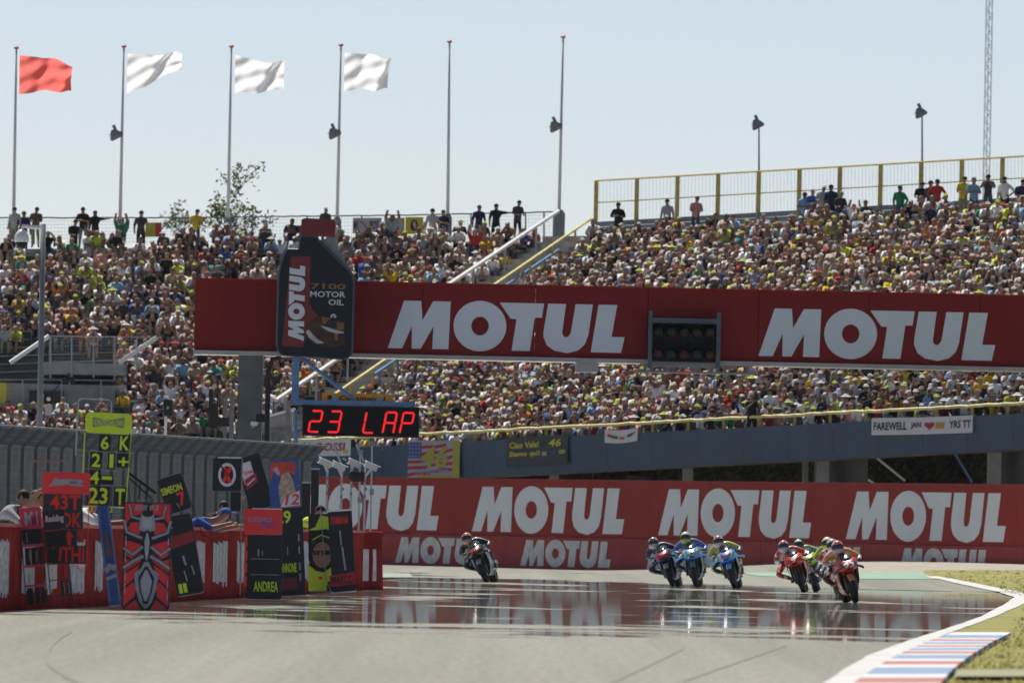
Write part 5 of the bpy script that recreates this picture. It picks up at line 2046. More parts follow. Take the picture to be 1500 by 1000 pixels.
def crowd():
    rg = random.Random(2024)
    seats = []
    for name, st, fill in (('left', LEFT, .87), ('right', RIGHT, .91)):
        for j in range(st.n):
            wid = (st.S(1, j / st.n) - st.S(0, j / st.n)).length
            n = int(wid / .50)
            clump = [rg.uniform(-.04, .04) for _ in range(n // 9 + 2)]
            for i in range(n):
                u = (i + .5 + rg.uniform(-.22, .22)) / n
                if rg.random() > fill + clump[i // 9]:
                    continue
                p = st.tread(u, j, .62)
                p.z += .42 + rg.uniform(-.07, .10) + (rg.uniform(.2, .45) if j >= st.n - 3 and rg.random() < .3 else 0)
                p.y += rg.uniform(-.15, .2)
                px, py = project(p)
                if not (-30 < px < 1545):
                    continue
                if name == 'left':
                    if -60 < px < 172 and 516 < py < 612:
                        continue
                seats.append((p.y, name, j, u, p, px, py))
    seats.sort(key=lambda s: s[0])

    def attrs():
        sh = wchoice(rg, SHIRT, [SHW[k] for k in SHIRT])
        hk = rg.choices(HEADS, [47, 33, 13, 7])[0]
        hc = wchoice(rg, HATC, HATW) if hk in ('cap', 'hat') else wchoice(rg, HAIRC, (6, 5, 3, 2))
        return sh, hk, hc, wchoice(rg, LEGC, (6, 5, 4, 3, 1)), rg.choices(range(len(SEATED)), POSEW)[0]

    def where(name, px, j):
        if name == 'left':
            w = [(-99, 'left of the dome camera post'), (66, 'between the dome camera post and the yellow board'), (190, 'between the yellow board and the red beam'), (290, 'beneath the blank red beam end'), (400, 'beside the stair')]
        else:
            w = [(-99, 'behind the lap display'), (620, 'above the starred banner'), (690, 'between the starred and charcoal banners'), (742, 'above the charcoal banner'), (840, 'above the sagging white cloth'), (950, 'under the start lights'), (1060, 'by the camera operator'), (1150, 'left of the farewell banner'), (1270, 'above the farewell banner'), (1430, 'past the farewell banner')]
        r = [t for x, t in w if px >= x][-1]
        row = ['front row', 'second row', 'third row', 'fourth row', 'fifth row', 'sixth row', 'seventh row', 'eighth row', 'ninth row', 'tenth row'][j] if j < 10 else 'upper rows'
        return row + ' ' + r
    singles = 0
    used = set()
    acc_v, acc_f, acc_m = [], [], []
    order = list(SM.values()) + list(HM.values()) + list(RM.values()) + KM + list(LM.values()) + [SHOE]
    idx = {m.name: i for i, m in enumerate(order)}
    lo = []
    for (V, Fc, Z), (_, P) in zip(_lo, SEATED):
        per = {}
        for hk in HEADS:
            hv, hf = headwear(hk, P['face'])
            k = len(V)
            tris, zs = [], []
            for f, z in zip(Fc + [tuple(x + k for x in f) for f in hf], Z + [3] * len(hf)):
                for a in range(1, len(f) - 1):
                    tris.append((f[0], f[a], f[a + 1]))
                    zs.append(z)
            per[hk] = (np.array([tuple(p) for p in V] + [tuple(p) for p in hv], dtype=np.float32), np.array(tris, dtype=np.int32), np.array(zs, dtype=np.int32))
        lo.append(per)
    base = 0
    for (Y, name, j, u, p, px, py) in seats:
        sh, hk, hc, lg, pose = attrs()
        yaw = rg.gauss(0, .28)
        sc = rg.uniform(.82, 1.02)
        kid = rg.random() < .05
        if kid:
            sc *= .8
        inframe = 4 < px < 1496
        hidden = py < 400 and False
        # what the beam, the lap board, the fence and the pit side hide
        beam = (286 < px and 428 + (px - 750) * .021 < py + 10 and py < 520 + (px - 750) * .021)
        lapb = 436 < px < 618 and py > 585
        fence = px < 450 and py > 640
        visible = inframe and not beam and not lapb and not fence and py < 655
        skinm = rg.choice([0, 0, 1, 1, 2])
        ms = [KM[skinm], SM[sh], LM[lg], HM[hc] if hk in ('cap', 'hat') else RM[hc], SHOE]
        if visible and singles < 262:
            lb = None
            for _ in range(60):
                topw = 'bare-chested' if sh == 'bare-chested' else f'{sh} top'
                hw = f'{hc} cap' if hk == 'cap' else f'{hc} brimmed hat' if hk == 'hat' else f'long {hc} hair' if hk == 'longhair' else f'{hc} hair'
                w = where(name, px, j)
                lb = (f'{"child" if kid else "spectator"}, {topw}, {hw}, {w}' if sh == 'bare-chested' else f'{"child" if kid else "spectator"} in {topw}, {hw}, {w}')
                if lb not in used:
                    break
                sh, hk, hc, lg, pose = attrs()
                ms = [KM[skinm], SM[sh], LM[lg], HM[hc] if hk in ('cap', 'hat') else RM[hc], SHOE]
            used.add(lb)
            if sh == 'bare-chested':
                ms[1] = ms[0]
            person('sit', pose, hk, p, yaw, ms, lb, 'spectators seated in the lower rows', sc)
            singles += 1
            continue
        if sh == 'bare-chested':
            ms[1] = ms[0]
        V, T, Z = lo[pose][hk]
        c, s_ = math.cos(yaw), math.sin(yaw)
        Rm = np.array(((c, s_, 0), (-s_, c, 0), (0, 0, 1)), dtype=np.float32) * sc
        acc_v.append(V @ Rm + np.array(p, dtype=np.float32))
        acc_f.append(T + base)
        lut = np.array([idx[m.name] for m in ms], dtype=np.int32)
        acc_m.append(lut[Z])
        base += len(V)
    V, T, M_ = np.concatenate(acc_v), np.concatenate(acc_f), np.concatenate(acc_m)
    me = bpy.data.meshes.new('crowd')
    me.vertices.add(len(V))
    me.vertices.foreach_set('co', V.ravel())
    me.loops.add(len(T) * 3)
    me.loops.foreach_set('vertex_index', T.ravel())
    me.polygons.add(len(T))
    me.polygons.foreach_set('loop_start', np.arange(0, len(T) * 3, 3, dtype=np.int32))
    for m in order:
        me.materials.append(m)
    me.polygons.foreach_set('material_index', M_)
    me.polygons.foreach_set('use_smooth', np.ones(len(T), dtype=bool))
    me.update(calc_edges=True)
    me.validate()
    o = bpy.data.objects.new('crowd', me)
    COL.objects.link(o)
    o['kind'] = 'stuff'
    o['label'] = 'dense crowd of seated spectators filling both grandstands'
    print('CROWD', len(seats), 'singles', singles, 'tris', len(T))


crowd()
# ------------------------------------------------------------------ racing motorcycles and riders
def gloss(name, c, r=.28):
    return mat(name, c, r, var=.05, coat=.2)


def panelled(name, c1, c2, share=.3, scale=7.0, r=.4, seed=0.0):
    """Coat or leather sewn / printed in patches of two colours."""
    if name in MATS:
        return MATS[name]
    m = mat(name, c1, r, var=0, coat=.1)
    nt = m.node_tree
    b = nt.nodes['Principled BSDF']
    tc = nt.nodes.new('ShaderNodeTexCoord')
    mp = nt.nodes.new('ShaderNodeMapping')
    mp.inputs['Location'].default_value = (seed, seed * .7, seed * .3)
    mp.inputs['Scale'].default_value = (1, .55, 1.25)
    vo = nt.nodes.new('ShaderNodeTexVoronoi')
    vo.inputs['Scale'].default_value = scale
    nt.links.new(tc.outputs['Object'], mp.inputs[0])
    nt.links.new(mp.outputs[0], vo.inputs['Vector'])
    sp = nt.nodes.new('ShaderNodeSeparateColor')
    nt.links.new(vo.outputs['Color'], sp.inputs[0])
    lt = nt.nodes.new('ShaderNodeMath')
    lt.operation = 'LESS_THAN'
    lt.inputs[1].default_value = share
    nt.links.new(sp.outputs[0], lt.inputs[0])
    mx = nt.nodes.new('ShaderNodeMix')
    mx.data_type = 'RGBA'
    mx.inputs[6].default_value = (*c1, 1)
    mx.inputs[7].default_value = (*c2, 1)
    nt.links.new(lt.outputs[0], mx.inputs[0])
    nt.links.new(mx.outputs[2], b.inputs['Base Color'])
    return m


TYRE = mat('tyre_rubber', (.014, .014, .015), .75, var=.2, scale=12)
RIM = mat('rim_dark', (.05, .05, .055), .35, .6, var=.1)
DISC = mat('brake_disc', (.10, .10, .10), .4, .5, var=.1)
FORK = mat('fork_metal', (.16, .14, .10), .3, .7, var=.1)
CARBON = mat('carbon_black', (.013, .013, .015), .35, var=.25, scale=20)
SCREEN = mat('screen_tint', (.03, .035, .04), .12, var=0)
VISOR = mat('visor_tint', (.035, .04, .05), .10, var=0)


def sect(y, zc, w, h, n=16, p=.75, xc=0.0):
    out = []
    for k in range(n):
        a = 2 * math.pi * k / n
        c, s_ = math.cos(a), math.sin(a)
        out.append((xc + w * math.copysign(abs(c) ** p, c), y, zc + h * math.copysign(abs(s_) ** p, s_)))
    return out


def tyre_mb(yc, R, w, prof, n=26):
    b = MB()
    rg = []
    for k in range(n):
        a = 2 * math.pi * k / n
        rg.append([(x * w / 2, yc + math.cos(a) * r_ * R, R + math.sin(a) * r_ * R) for x, r_ in prof])
    rg.append(rg[0])
    return b.rings(rg, caps=False, closed=False)


PROF_T = [(-.55, .66), (-.92, .76), (-1.0, .84), (-.86, .92), (-.5, .98), (0, 1.0), (.5, .98), (.86, .92), (1.0, .84), (.92, .76), (.55, .66)]
PROF_R = [(-.5, .60), (-.52, .68), (.52, .68), (.5, .60), (-.5, .60)]


def motorcycle(c, label, P_front, yaw, lean):
    R = Matrix.Rotation(yaw, 4, 'Z') @ Matrix.Rotation(lean, 4, 'Y') @ Matrix.Scale(c.get('size', 1), 4)
    org = P_front - (R @ Vector((0, -.70, 0)))
    org.z = 0.0
    M = Matrix.Translation(org) @ R
    t = thing('racing_motorcycle', label, 'motorcycle', M=M, group='racing motorcycles on the track')
    def P(b, name, m, parent=t, smooth=True):
        o = b.build(name, m, parent, world=False, smooth=smooth)
        return o
    main, nose, fend, wing = (gloss(*c[k]) for k in ('main', 'nose', 'fender', 'wing'))
    side = panelled('side_' + c['id'], c['side'][1], c.get('decal', (.45, .45, .45)), .26, 9, .3, len(c['id']) * 1.7)
    main = panelled('body_' + c['id'], c['main'][1], c.get('decal', (.45, .45, .45)), .22, 10, .3, len(c['id']))
    # wheels
    for y, R_, w in ((-.70, .31, .125), (.73, .32, .20)):
        wh = P(tyre_mb(y, R_, w, PROF_T), 'front_tyre' if y < 0 else 'rear_tyre', TYRE)
        P(tyre_mb(y, R_, w, PROF_R), 'rim', RIM, wh)
        sp = MB()
        for k in range(5):
            a = 2 * math.pi * k / 5 + .3
            sp.tube((0, y, R_), (0, y + math.cos(a) * R_ * .62, R_ + math.sin(a) * R_ * .62), .022, n=5)
        sp.tube((-.09, y, R_), (.09, y, R_), .03, n=8)
        P(sp, 'spokes', RIM, wh)
        for sx in ((-1, 1) if y < 0 else (1,)):
            d = MB()
            rg = [[(sx * xx, y + math.cos(2 * math.pi * k / 20) * rr, R_ + math.sin(2 * math.pi * k / 20) * rr) for k in range(20)] for xx, rr in ((.075, .09), (.075, .165), (.082, .165), (.082, .09))]
            P(d.rings(rg, caps=False), 'brake_disc', DISC, wh)
    # fork, fender
    for sx in (-1, 1):
        b = MB().tube((sx * .105, -.70, .30), (sx * .105, -.585, .62), .034, n=8).tube((sx * .105, -.585, .62), (sx * .10, -.47, .95), .027, n=8)
        P(b, 'fork_leg', FORK)
        P(MB().box((sx * .10, -.60, .30), (.045, .09, .10)), 'brake_caliper', RIM)
    b = MB()
    rg = []
    for k in range(9):
        a = rad(35 + 130 * k / 8)
        wv = .078 * (1 - .25 * abs(k - 4) / 4)
        rg.append([(x * wv, -.70 - math.cos(a) * r_, .31 + math.sin(a) * r_) for x, r_ in ((-1, .30), (-.8, .335), (0, .35), (.8, .335), (1, .30))])
    P(b.rings(rg, caps=False, closed=False), 'front_mudguard', fend)
    # front cowl
    cw = MB().rings([sect(*q) for q in ((-.99, .80, .04, .025), (-.95, .81, .12, .06), (-.86, .83, .185, .105), (-.72, .85, .225, .15), (-.5, .85, .245, .18), (-.28, .82, .235, .19), (-.1, .80, .20, .17))])
    P(cw, 'front_cowl', nose)
    bvh = BVHTree.FromPolygons([Vector(v) for v in cw.v], cw.f)

    def onto(b, lift=.006):
        for i, v in enumerate(b.v):
            h = bvh.ray_cast(Vector((v[0], -3, v[2])), Vector((0, 1, 0)))
            y = h[0].y - lift if h[0] is not None else -.62
            b.v[i] = (v[0], y, v[2])
        return b
    P(onto(grid_rect(-.07, .735, .07, .772, 0, 4, 2), .012), 'air_intake', BLACK, smooth=False)
    if c.get('number'):
        w = .24 if len(c['number']) > 1 else .12
        if c.get('plate'):
            P(onto(grid_rect(-.17, .785, .17, .915, 0, 8, 5)), 'number_plate', gloss(*c['plate']), smooth=False)
        nb = MB().text(c['number'], -w / 2, .795, w, .105, 0)
        P(onto(nb, .014), 'lettering', gloss(*c['ink']), smooth=False)
    for k, (x0, x1, z0, z1, dx, key) in enumerate(c.get('stripes', ())):
        for sx in (-1, 1):
            b = MB()
            n = 5
            vs = []
            for j in range(n + 1):
                for i in range(4):
                    vs.append((sx * (lerp(x0, x1, i / 3) + dx * j / n), 0, lerp(z0, z1, j / n)))
            b.add(vs, [(j * 4 + i, j * 4 + i + 1, (j + 1) * 4 + i + 1, (j + 1) * 4 + i) for j in range(n) for i in range(3)])
            P(onto(b, .010), 'stripe', gloss(*c[key]), smooth=False)
    # screen
    P(MB().rings([sect(*q) for q in ((-.84, .93, .05, .02), (-.76, .955, .115, .05), (-.62, .99, .15, .085), (-.48, 1.02, .155, .10), (-.42, 1.03, .15, .10))]), 'windscreen', SCREEN)
    # side fairings with thickness
    lv = ((.88, .228, -.66, -.05), (.78, .247, -.62, .04), (.66, .252, -.58, .12), (.50, .235, -.50, .20), (.36, .195, -.42, .28), (.24, .14, -.32, .36), (.17, .06, -.26, .38))
    for sx in (-1, 1):
        b = MB()
        for inn in (0, .014):
            rg = [[(sx * (x - inn - .05 * (1 - j / 6) ** 2 * (0.6 if z > .5 else .3)), lerp(y0, y1, j / 6), z) for j in range(7)] for z, x, y0, y1 in lv]
            b.rings(rg, caps=False, closed=False)
        P(b, 'side_fairing', side)
        b = MB()
        wl = c.get('wing_size', .13)
        a, d = Vector((sx * .20, -.84, .79)), Vector((sx * (.20 + wl), -.78, .745 - .0))
        for q, (th, ch) in enumerate(((0, 0),)):
            b.hexa([a + Vector((0, -.05, -.012)), d + Vector((0, -.02, -.05)), d + Vector((0, .16, -.05)), a + Vector((0, .20, -.012)), a + Vector((0, -.05, .03)), d + Vector((0, -.02, .012)), d + Vector((0, .16, .012)), a + Vector((0, .20, .03))])
        P(b, 'winglet', wing, smooth=False)
        # clip-on with grip, lever and guard
        h = MB().tube((sx * .11, -.47, .93), (sx * .35, -.37, .885), .014, n=6)
        hb = P(h, 'handlebar', RIM)
        P(MB().tube((sx * .24, -.416, .906), (sx * .365, -.362, .882), .020, n=8), 'grip', BLACKM, hb)
        P(MB().path([(sx * .20, -.45, .91), (sx * .28, -.49, .90), (sx * .38, -.43, .88)], .008, 5), 'lever', RIM, hb)
        P(MB().path([(sx * .17, .30, .33), (sx * .26, .32, .33)], .014, 6), 'footpeg', RIM)
    P(MB().box((0, -.30, .56), (.38, .05, .44)), 'radiator', mat('radiator_black', (.02, .02, .02), .6), smooth=False)
    P(MB().rings([sect(*q) for q in ((-.25, .46, .13, .16), (-.1, .48, .17, .22), (.15, .48, .17, .22), (.3, .46, .12, .15))]), 'engine', CARBON)
    P(MB().rings([sect(*q) for q in ((-.22, .94, .12, .07), (-.08, .99, .19, .11), (.08, .98, .18, .11), (.22, .90, .11, .07))]), 'fuel_tank', main)
    P(MB().rings([sect(*q) for q in ((.2, .84, .12, .05), (.42, .87, .15, .05), (.66, .96, .12, .055), (.90, 1.03, .04, .025))]), 'tail', main)
    for sx in (-1, 1):
        P(MB().path([(sx * .09, .22, .42), (sx * .13, .5, .38), (sx * .125, .73, .32)], [.04, .035, .03], 6), 'swingarm', RIM)
    P(MB().path([(.10, .05, .24), (.15, .35, .26), (.19, .62, .40), (.20, .78, .48)], [.03, .035, .05, .055], 10), 'exhaust', FORK)
    return t, M


def fingers(hand, fwd, side, up, r=.0095, ln=.085, curl=1.0, thumb=1):
    """Four unequal bent fingers and a thumb leaving the side of the palm."""
    b = MB()
    fwd, side, up = (Vector(v).normalized() for v in (fwd, side, up))
    for k, l in enumerate((.82, .97, 1.0, .78)):
        a = Vector(hand) + side * (.030 - .02 * k) + fwd * .012
        L = ln * l
        p1 = a + fwd * L * .45
        p2 = p1 + (fwd * math.cos(curl) - up * math.sin(curl)) * L * .35
        p3 = p2 + (fwd * math.cos(1.9 * curl) - up * math.sin(1.9 * curl)) * L * .28
        b.path([a, p1, p2, p3], [r * 1.05, r, r * .92, r * .7], 6)
    a = Vector(hand) + side * .036 * thumb - fwd * .02
    p1 = a + (side * thumb * .7 + fwd * .7).normalized() * ln * .42
    p2 = p1 + (fwd * .8 - up * .5 * curl).normalized() * ln * .34
    b.path([a, p1, p2], [r * 1.25, r * 1.1, r * .8], 6)
    return b


def rider_fig(hx, tuck=0.0):
    """Crouched racer; hx is the sideways hang to the inside of the bend (negative x)."""
    f = Fig()
    J = f.j
    J('pelvis', (hx, .36, .93), .15)
    J('belly', (hx * .9, .20, 1.03), .145)
    J('chest', (hx * .8, -.04, 1.11 - tuck), .165)
    J('neck', (hx * .8, -.22, 1.17 - tuck), .07)
    J('head', (hx * .85, -.33, 1.22 - tuck), .095)
    f.b('pelvis', 'belly', 1)
    f.b('belly', 'chest', 1)
    f.b('chest', 'neck', 1)
    f.b('neck', 'head', 1)
    for s_, sx in (('L', -1), ('R', 1)):
        J('sh' + s_, (hx * .75 + sx * .215, -.12, 1.12 - tuck), .088)
        J('el' + s_, (sx * .40 + hx * .35, -.17, .95), .058)
        J('wr' + s_, (sx * .325, -.325, .895), .040)
        J('ha' + s_, (sx * .315, -.385, .895), .046)
        J('hip' + s_, (hx + sx * .12, .36, .88), .105)
        inn = sx < 0 and hx < -.03
        J('kn' + s_, (-.36 + hx * .9, -.02, .62) if inn else (sx * .255, -.03, .72), .075)
        J('an' + s_, (sx * .20, .40, .42), .052)
        J('toe' + s_, (sx * .215, .24, .35), .045)
        f.b('chest', 'sh' + s_, 5)
        f.b('sh' + s_, 'el' + s_, 5)
        f.b('el' + s_, 'wr' + s_, 3)
        f.b('wr' + s_, 'ha' + s_, 4)
        f.b('pelvis', 'hip' + s_, 2)
        f.b('hip' + s_, 'kn' + s_, 2)
        f.b('kn' + s_, 'an' + s_, 2)
        f.b('an' + s_, 'toe' + s_, 4)
    return f


RIDERS = [
    # front wheel px, ground py, distance, yaw, lean, hang
    dict(id='lead', size=0.87, px=1254, py=881, D=214, yaw=.10, lean=-14, hang=-.10,
         bike='orange and red racing motorcycle numbered 93 at the front of the closest pair', rider='rider of motorcycle 93 in orange and white leathers with a white and red helmet',
         main=('fair_orange', (.60, .18, .02)), side=('fair_red', (.48, .03, .02)), nose=('fair_red', (.48, .03, .02)), fender=('fend_orange', (.72, .28, .14)), wing=('fair_dark_grey', (.06, .06, .065)),
         number='93', ink=('num_white', (.75, .75, .75)), suit=((.66, .62, .58), (.70, .30, .05), (.03, .03, .035), (.62, .45, .38)), decal=(.62, .60, .58), hel=('helm_white_red', (.62, .42, .40)), hel2=('helm_red', (.50, .05, .04)), stripes=((.10, .15, .80, .93, .05, 'wing'),)),
    dict(id='behindwhite', size=0.89, px=1243, py=876, D=229, yaw=.06, lean=-13, hang=-.10,
         bike='red and white racing motorcycle tucked close behind number 93', rider='rider in red and white leathers with a pinkish white helmet behind number 93',
         main=('fair_white', (.68, .68, .68)), side=('fair_red', (.48, .03, .02)), nose=('fair_red', (.48, .03, .02)), fender=('fair_red', (.48, .03, .02)), wing=('fair_dark_grey', (.06, .06, .065)),
         number='5', ink=('num_white', (.75, .75, .75)), suit=((.66, .62, .62), (.50, .06, .05), (.03, .03, .035), (.66, .62, .62)), hel=('helm_pink_white', (.66, .52, .52)), hel2=('helm_grey', (.3, .3, .32))),
    dict(id='behindyellow', size=0.92, px=1236, py=872, D=243, yaw=.04, lean=-13, hang=-.12,
         bike='dark blue racing motorcycle mostly hidden behind the closest pair', rider='rider with a fluorescent yellow helmet looking over number 93',
         main=('fair_navy', (.02, .025, .07)), side=('fair_navy', (.02, .025, .07)), nose=('fair_navy', (.02, .025, .07)), fender=('fair_navy', (.02, .025, .07)), wing=('fair_navy', (.02, .025, .07)),
         number='46', ink=('num_yellow', (.6, .6, .04)), suit=((.05, .06, .15), (.45, .55, .05), (.02, .025, .05), (.30, .34, .10)), hel=('helm_fluo', (.55, .66, .03)), hel2=('helm_white', (.7, .7, .7))),
    dict(id='redwhite', size=0.89, px=1178, py=868, D=252, yaw=-.05, lean=-19, hang=-.16,
         bike='red racing motorcycle with black nose, outer one of the closest pairs', rider='rider in white and red leathers with a grey-white helmet on the red motorcycle',
         main=('fair_bright_red', (.55, .04, .02)), side=('fair_bright_red', (.55, .04, .02)), nose=('fair_bright_red', (.55, .04, .02)), fender=('carbon_gloss', (.03, .03, .03)), wing=('fair_bright_red', (.55, .04, .02)),
         number='9', ink=('num_white', (.75, .75, .75)), suit=((.68, .67, .68), (.55, .08, .05), (.35, .04, .03), (.66, .64, .64)), decal=(.66, .64, .64), hel=('helm_silver', (.52, .50, .52)), hel2=('helm_red', (.50, .05, .04))),
    dict(id='green', size=0.90, px=1197, py=866, D=256, yaw=-.03, lean=-17, hang=-.14,
         bike='black racing motorcycle with a yellow-green nose beside the red one', rider='rider with a dark green helmet and white leathers on the black motorcycle',
         main=('carbon_gloss', (.03, .03, .03)), side=('carbon_gloss', (.03, .03, .03)), nose=('fair_lime', (.36, .50, .03)), fender=('fend_silver', (.42, .43, .44)), wing=('carbon_gloss', (.03, .03, .03)),
         number='35', ink=('num_black', (.02, .02, .02)), suit=((.62, .65, .70), (.40, .50, .22), (.03, .03, .035), (.15, .20, .35)), decal=(.32, .44, .04), hel=('helm_green', (.05, .20, .06)), hel2=('helm_white', (.7, .7, .7))),
    dict(id='blueb', size=0.93, px=1077, py=863, D=266, yaw=-.09, lean=-17, hang=-.12,
         bike='blue and yellow racing motorcycle, right one of the middle three', rider='rider with a red and white helmet on the right blue and yellow motorcycle',
         main=('fair_blue', (.04, .25, .72)), side=('fair_dark_blue', (.012, .02, .06)), nose=('fair_blue', (.04, .25, .72)), fender=('fend_blue', (.25, .42, .75)), wing=('wing_blue', (.18, .55, .92)), wing_size=0.24,
         number='36', ink=('num_red', (.6, .1, .08)), lime=('stripe_lime', (.50, .58, .04)), suit=((.05, .24, .66), (.48, .52, .10), (.02, .03, .08), (.50, .46, .08)), decal=(.42, .50, .08), hel=('helm_rose', (.60, .46, .48)), hel2=('helm_red', (.50, .05, .04)), stripes=((.11, .17, .79, .96, .04, 'lime'),)),
    dict(id='bluea', size=0.95, px=1020, py=857, D=268, yaw=-.07, lean=-10, hang=-.10,
         bike='blue and yellow racing motorcycle, centre one of the middle three', rider='rider with a yellow-green helmet on the centre blue and yellow motorcycle',
         main=('fair_blue', (.04, .25, .72)), side=('fair_dark_blue', (.012, .02, .06)), nose=('fair_blue', (.04, .25, .72)), fender=('fend_dark', (.22, .22, .23)), wing=('wing_blue', (.18, .55, .92)), wing_size=0.23,
         number='42', ink=('num_lime', (.5, .58, .04)), lime=('stripe_lime', (.50, .58, .04)), suit=((.05, .24, .66), (.10, .14, .30), (.02, .03, .08), (.12, .20, .40)), decal=(.42, .50, .08), hel=('helm_lime', (.50, .56, .16)), hel2=('helm_white', (.7, .7, .7)), stripes=((.11, .17, .79, .96, .04, 'lime'),)),
    dict(id='navy', size=0.91, px=987, py=853, D=269, yaw=-.12, lean=-21, hang=-.16,
         bike='dark navy racing motorcycle with a red nose, left one of the middle three', rider='rider in dark navy leathers with a white-topped black helmet',
         main=('fair_navy', (.02, .025, .07)), side=('fair_navy', (.02, .025, .07)), nose=('fair_navy2', (.05, .045, .13)), fender=('fend_silver', (.42, .43, .44)), wing=('fair_navy', (.02, .025, .07)),
         number='25', ink=('num_darkred', (.35, .02, .03)), plate=('plate_red', (.58, .05, .06)), suit=((.03, .035, .08), (.05, .05, .09), (.02, .02, .04), (.10, .11, .20)), decal=(.16, .17, .28), hel=('helm_black_white', (.50, .48, .46)), hel2=('helm_black', (.03, .03, .035))),
    dict(id='lone', size=.93, px=714, py=851, D=270, yaw=-.14, lean=-23, hang=-.13,
         bike='black and red racing motorcycle leaning hard alone before the wall', rider='lone rider leaning far over in black leathers with a red and white helmet',
         main=('carbon_gloss', (.03, .03, .03)), side=('fair_olive_black', (.028, .032, .026)), nose=('fair_olive_black', (.028, .032, .026)), fender=('fend_silver', (.42, .43, .44)), wing=('carbon_gloss', (.03, .03, .03)),
         number='29', ink=('num_red', (.6, .1, .08)), suit=((.035, .05, .06), (.03, .045, .04), (.02, .022, .022), (.12, .13, .13)), decal=(.22, .24, .22), hel=('helm_redwhite', (.62, .34, .30)), hel2=('helm_red', (.50, .05, .04)), red=('patch_red', (.55, .06, .05)), stripes=((.06, .16, .84, .90, .02, 'red'),)),
]


def riders():
    sk = skin_figs([rider_fig(c['hang']) for c in RIDERS], 2)
    for c, (V, Fc, Z) in zip(RIDERS, sk):
        # contact on the level track below the given pixel column
        P0 = at(c['px'], c['py'], c['D'])
        P0.z = 0
        t, M = motorcycle(c, c['bike'], P0, c['yaw'], rad(c['lean']))
        s1, s2, s3, s4 = c['suit']
        ms = [panelled('leather_%s_%d' % (c['id'], i), q, q2, sh, 8.5, .45, i * 2.3 + len(c['id'])) for i, (q, q2, sh) in enumerate(((s1, s2, .30), (s2, s4, .30), (s3, s4, .22), (s4, s1, .30)))] + [mat('boot_' + c['id'], (.04, .04, .045), .5)]
        remap = {0: 0, 1: 0, 5: 1, 2: 2, 3: 3, 4: 4}
        me = bpy.data.meshes.new('person')
        fb = MB()
        f = rider_fig(c['hang'])
        for s_, sx in (('L', -1), ('R', 1)):
            q = fingers(f.n['ha' + s_] + Vector((0, -.015, .012)), (0, -1, .05), (-sx, .1, 0), (0, 0, 1), r=.011, ln=.08, curl=1.15, thumb=1)
            fb.add(q.v, q.f)
        k = len(V)
        me.from_pydata([tuple(p) for p in V] + fb.v, [], Fc + [tuple(i + k for i in q) for q in fb.f])
        for m in ms:
            me.materials.append(m)
        me.polygons.foreach_set('material_index', [remap[z] for z in Z] + [4] * len(fb.f))
        me.polygons.foreach_set('use_smooth', [True] * len(me.polygons))
        o = bpy.data.objects.new('person', me)
        COL.objects.link(o)
        o.matrix_world = M
        WM[o.name] = M.copy()
        tag(o, c['rider'], 'person', 'riders on the racing motorcycles')
        hc = Vector((c['hang'] * .9, -.40, 1.255))
        T = Matrix.Translation(hc) @ Matrix.Rotation(rad(-c['lean'] * .55), 4, 'Y') @ Matrix.Rotation(rad(-12), 4, 'X')
        b = MB().ball((0, 0, 0), (.135, .165, .15), 18, 12)
        b.rings([[(math.cos(q) * rx, -.02 + math.sin(q) * ry, z) for q in (2 * math.pi * i / 14 for i in range(14))] for rx, ry, z in ((.125, .15, -.06), (.115, .14, -.13), (.10, .115, -.145))])
        he = b.xform(T).build('helmet', gloss(*c['hel']), o, world=False, smooth=True)
        v = MB()
        n = 12
        vs = []
        for j in range(6):
            ph = rad(lerp(-27, 14, j / 5))
            for i in range(n + 1):
                th = rad(lerp(-74, 74, i / n))
                vs.append((.138 * 1.03 * math.sin(th) * math.cos(ph), -.172 * math.cos(th) * math.cos(ph), .155 * math.sin(ph)))
        v.add(vs, [(j * (n + 1) + i, j * (n + 1) + i + 1, (j + 1) * (n + 1) + i + 1, (j + 1) * (n + 1) + i) for j in range(5) for i in range(n)])
        v.xform(T).build('visor', VISOR, he, world=False, smooth=True)
        v = MB()
        vs = []
        for j in range(4):
            ph = rad(lerp(22, 50, j / 3))
            for i in range(n + 1):
                th = rad(lerp(-38, 38, i / n))
                vs.append((.138 * math.sin(th) * math.cos(ph), -.168 * math.cos(th) * math.cos(ph), .153 * math.sin(ph)))
        v.add(vs, [(j * (n + 1) + i, j * (n + 1) + i + 1, (j + 1) * (n + 1) + i + 1, (j + 1) * (n + 1) + i) for j in range(3) for i in range(n)])
        v.xform(T).build('helmet_graphic', gloss(*c['hel2']), he, world=False, smooth=True)
        # aero hump on the back of the leathers
        b = MB().ball((c['hang'] * .8, .0, 1.24), (.09, .17, .07), 10, 6)
        b.build('back_hump', ms[0], o, world=False, smooth=True)


riders()


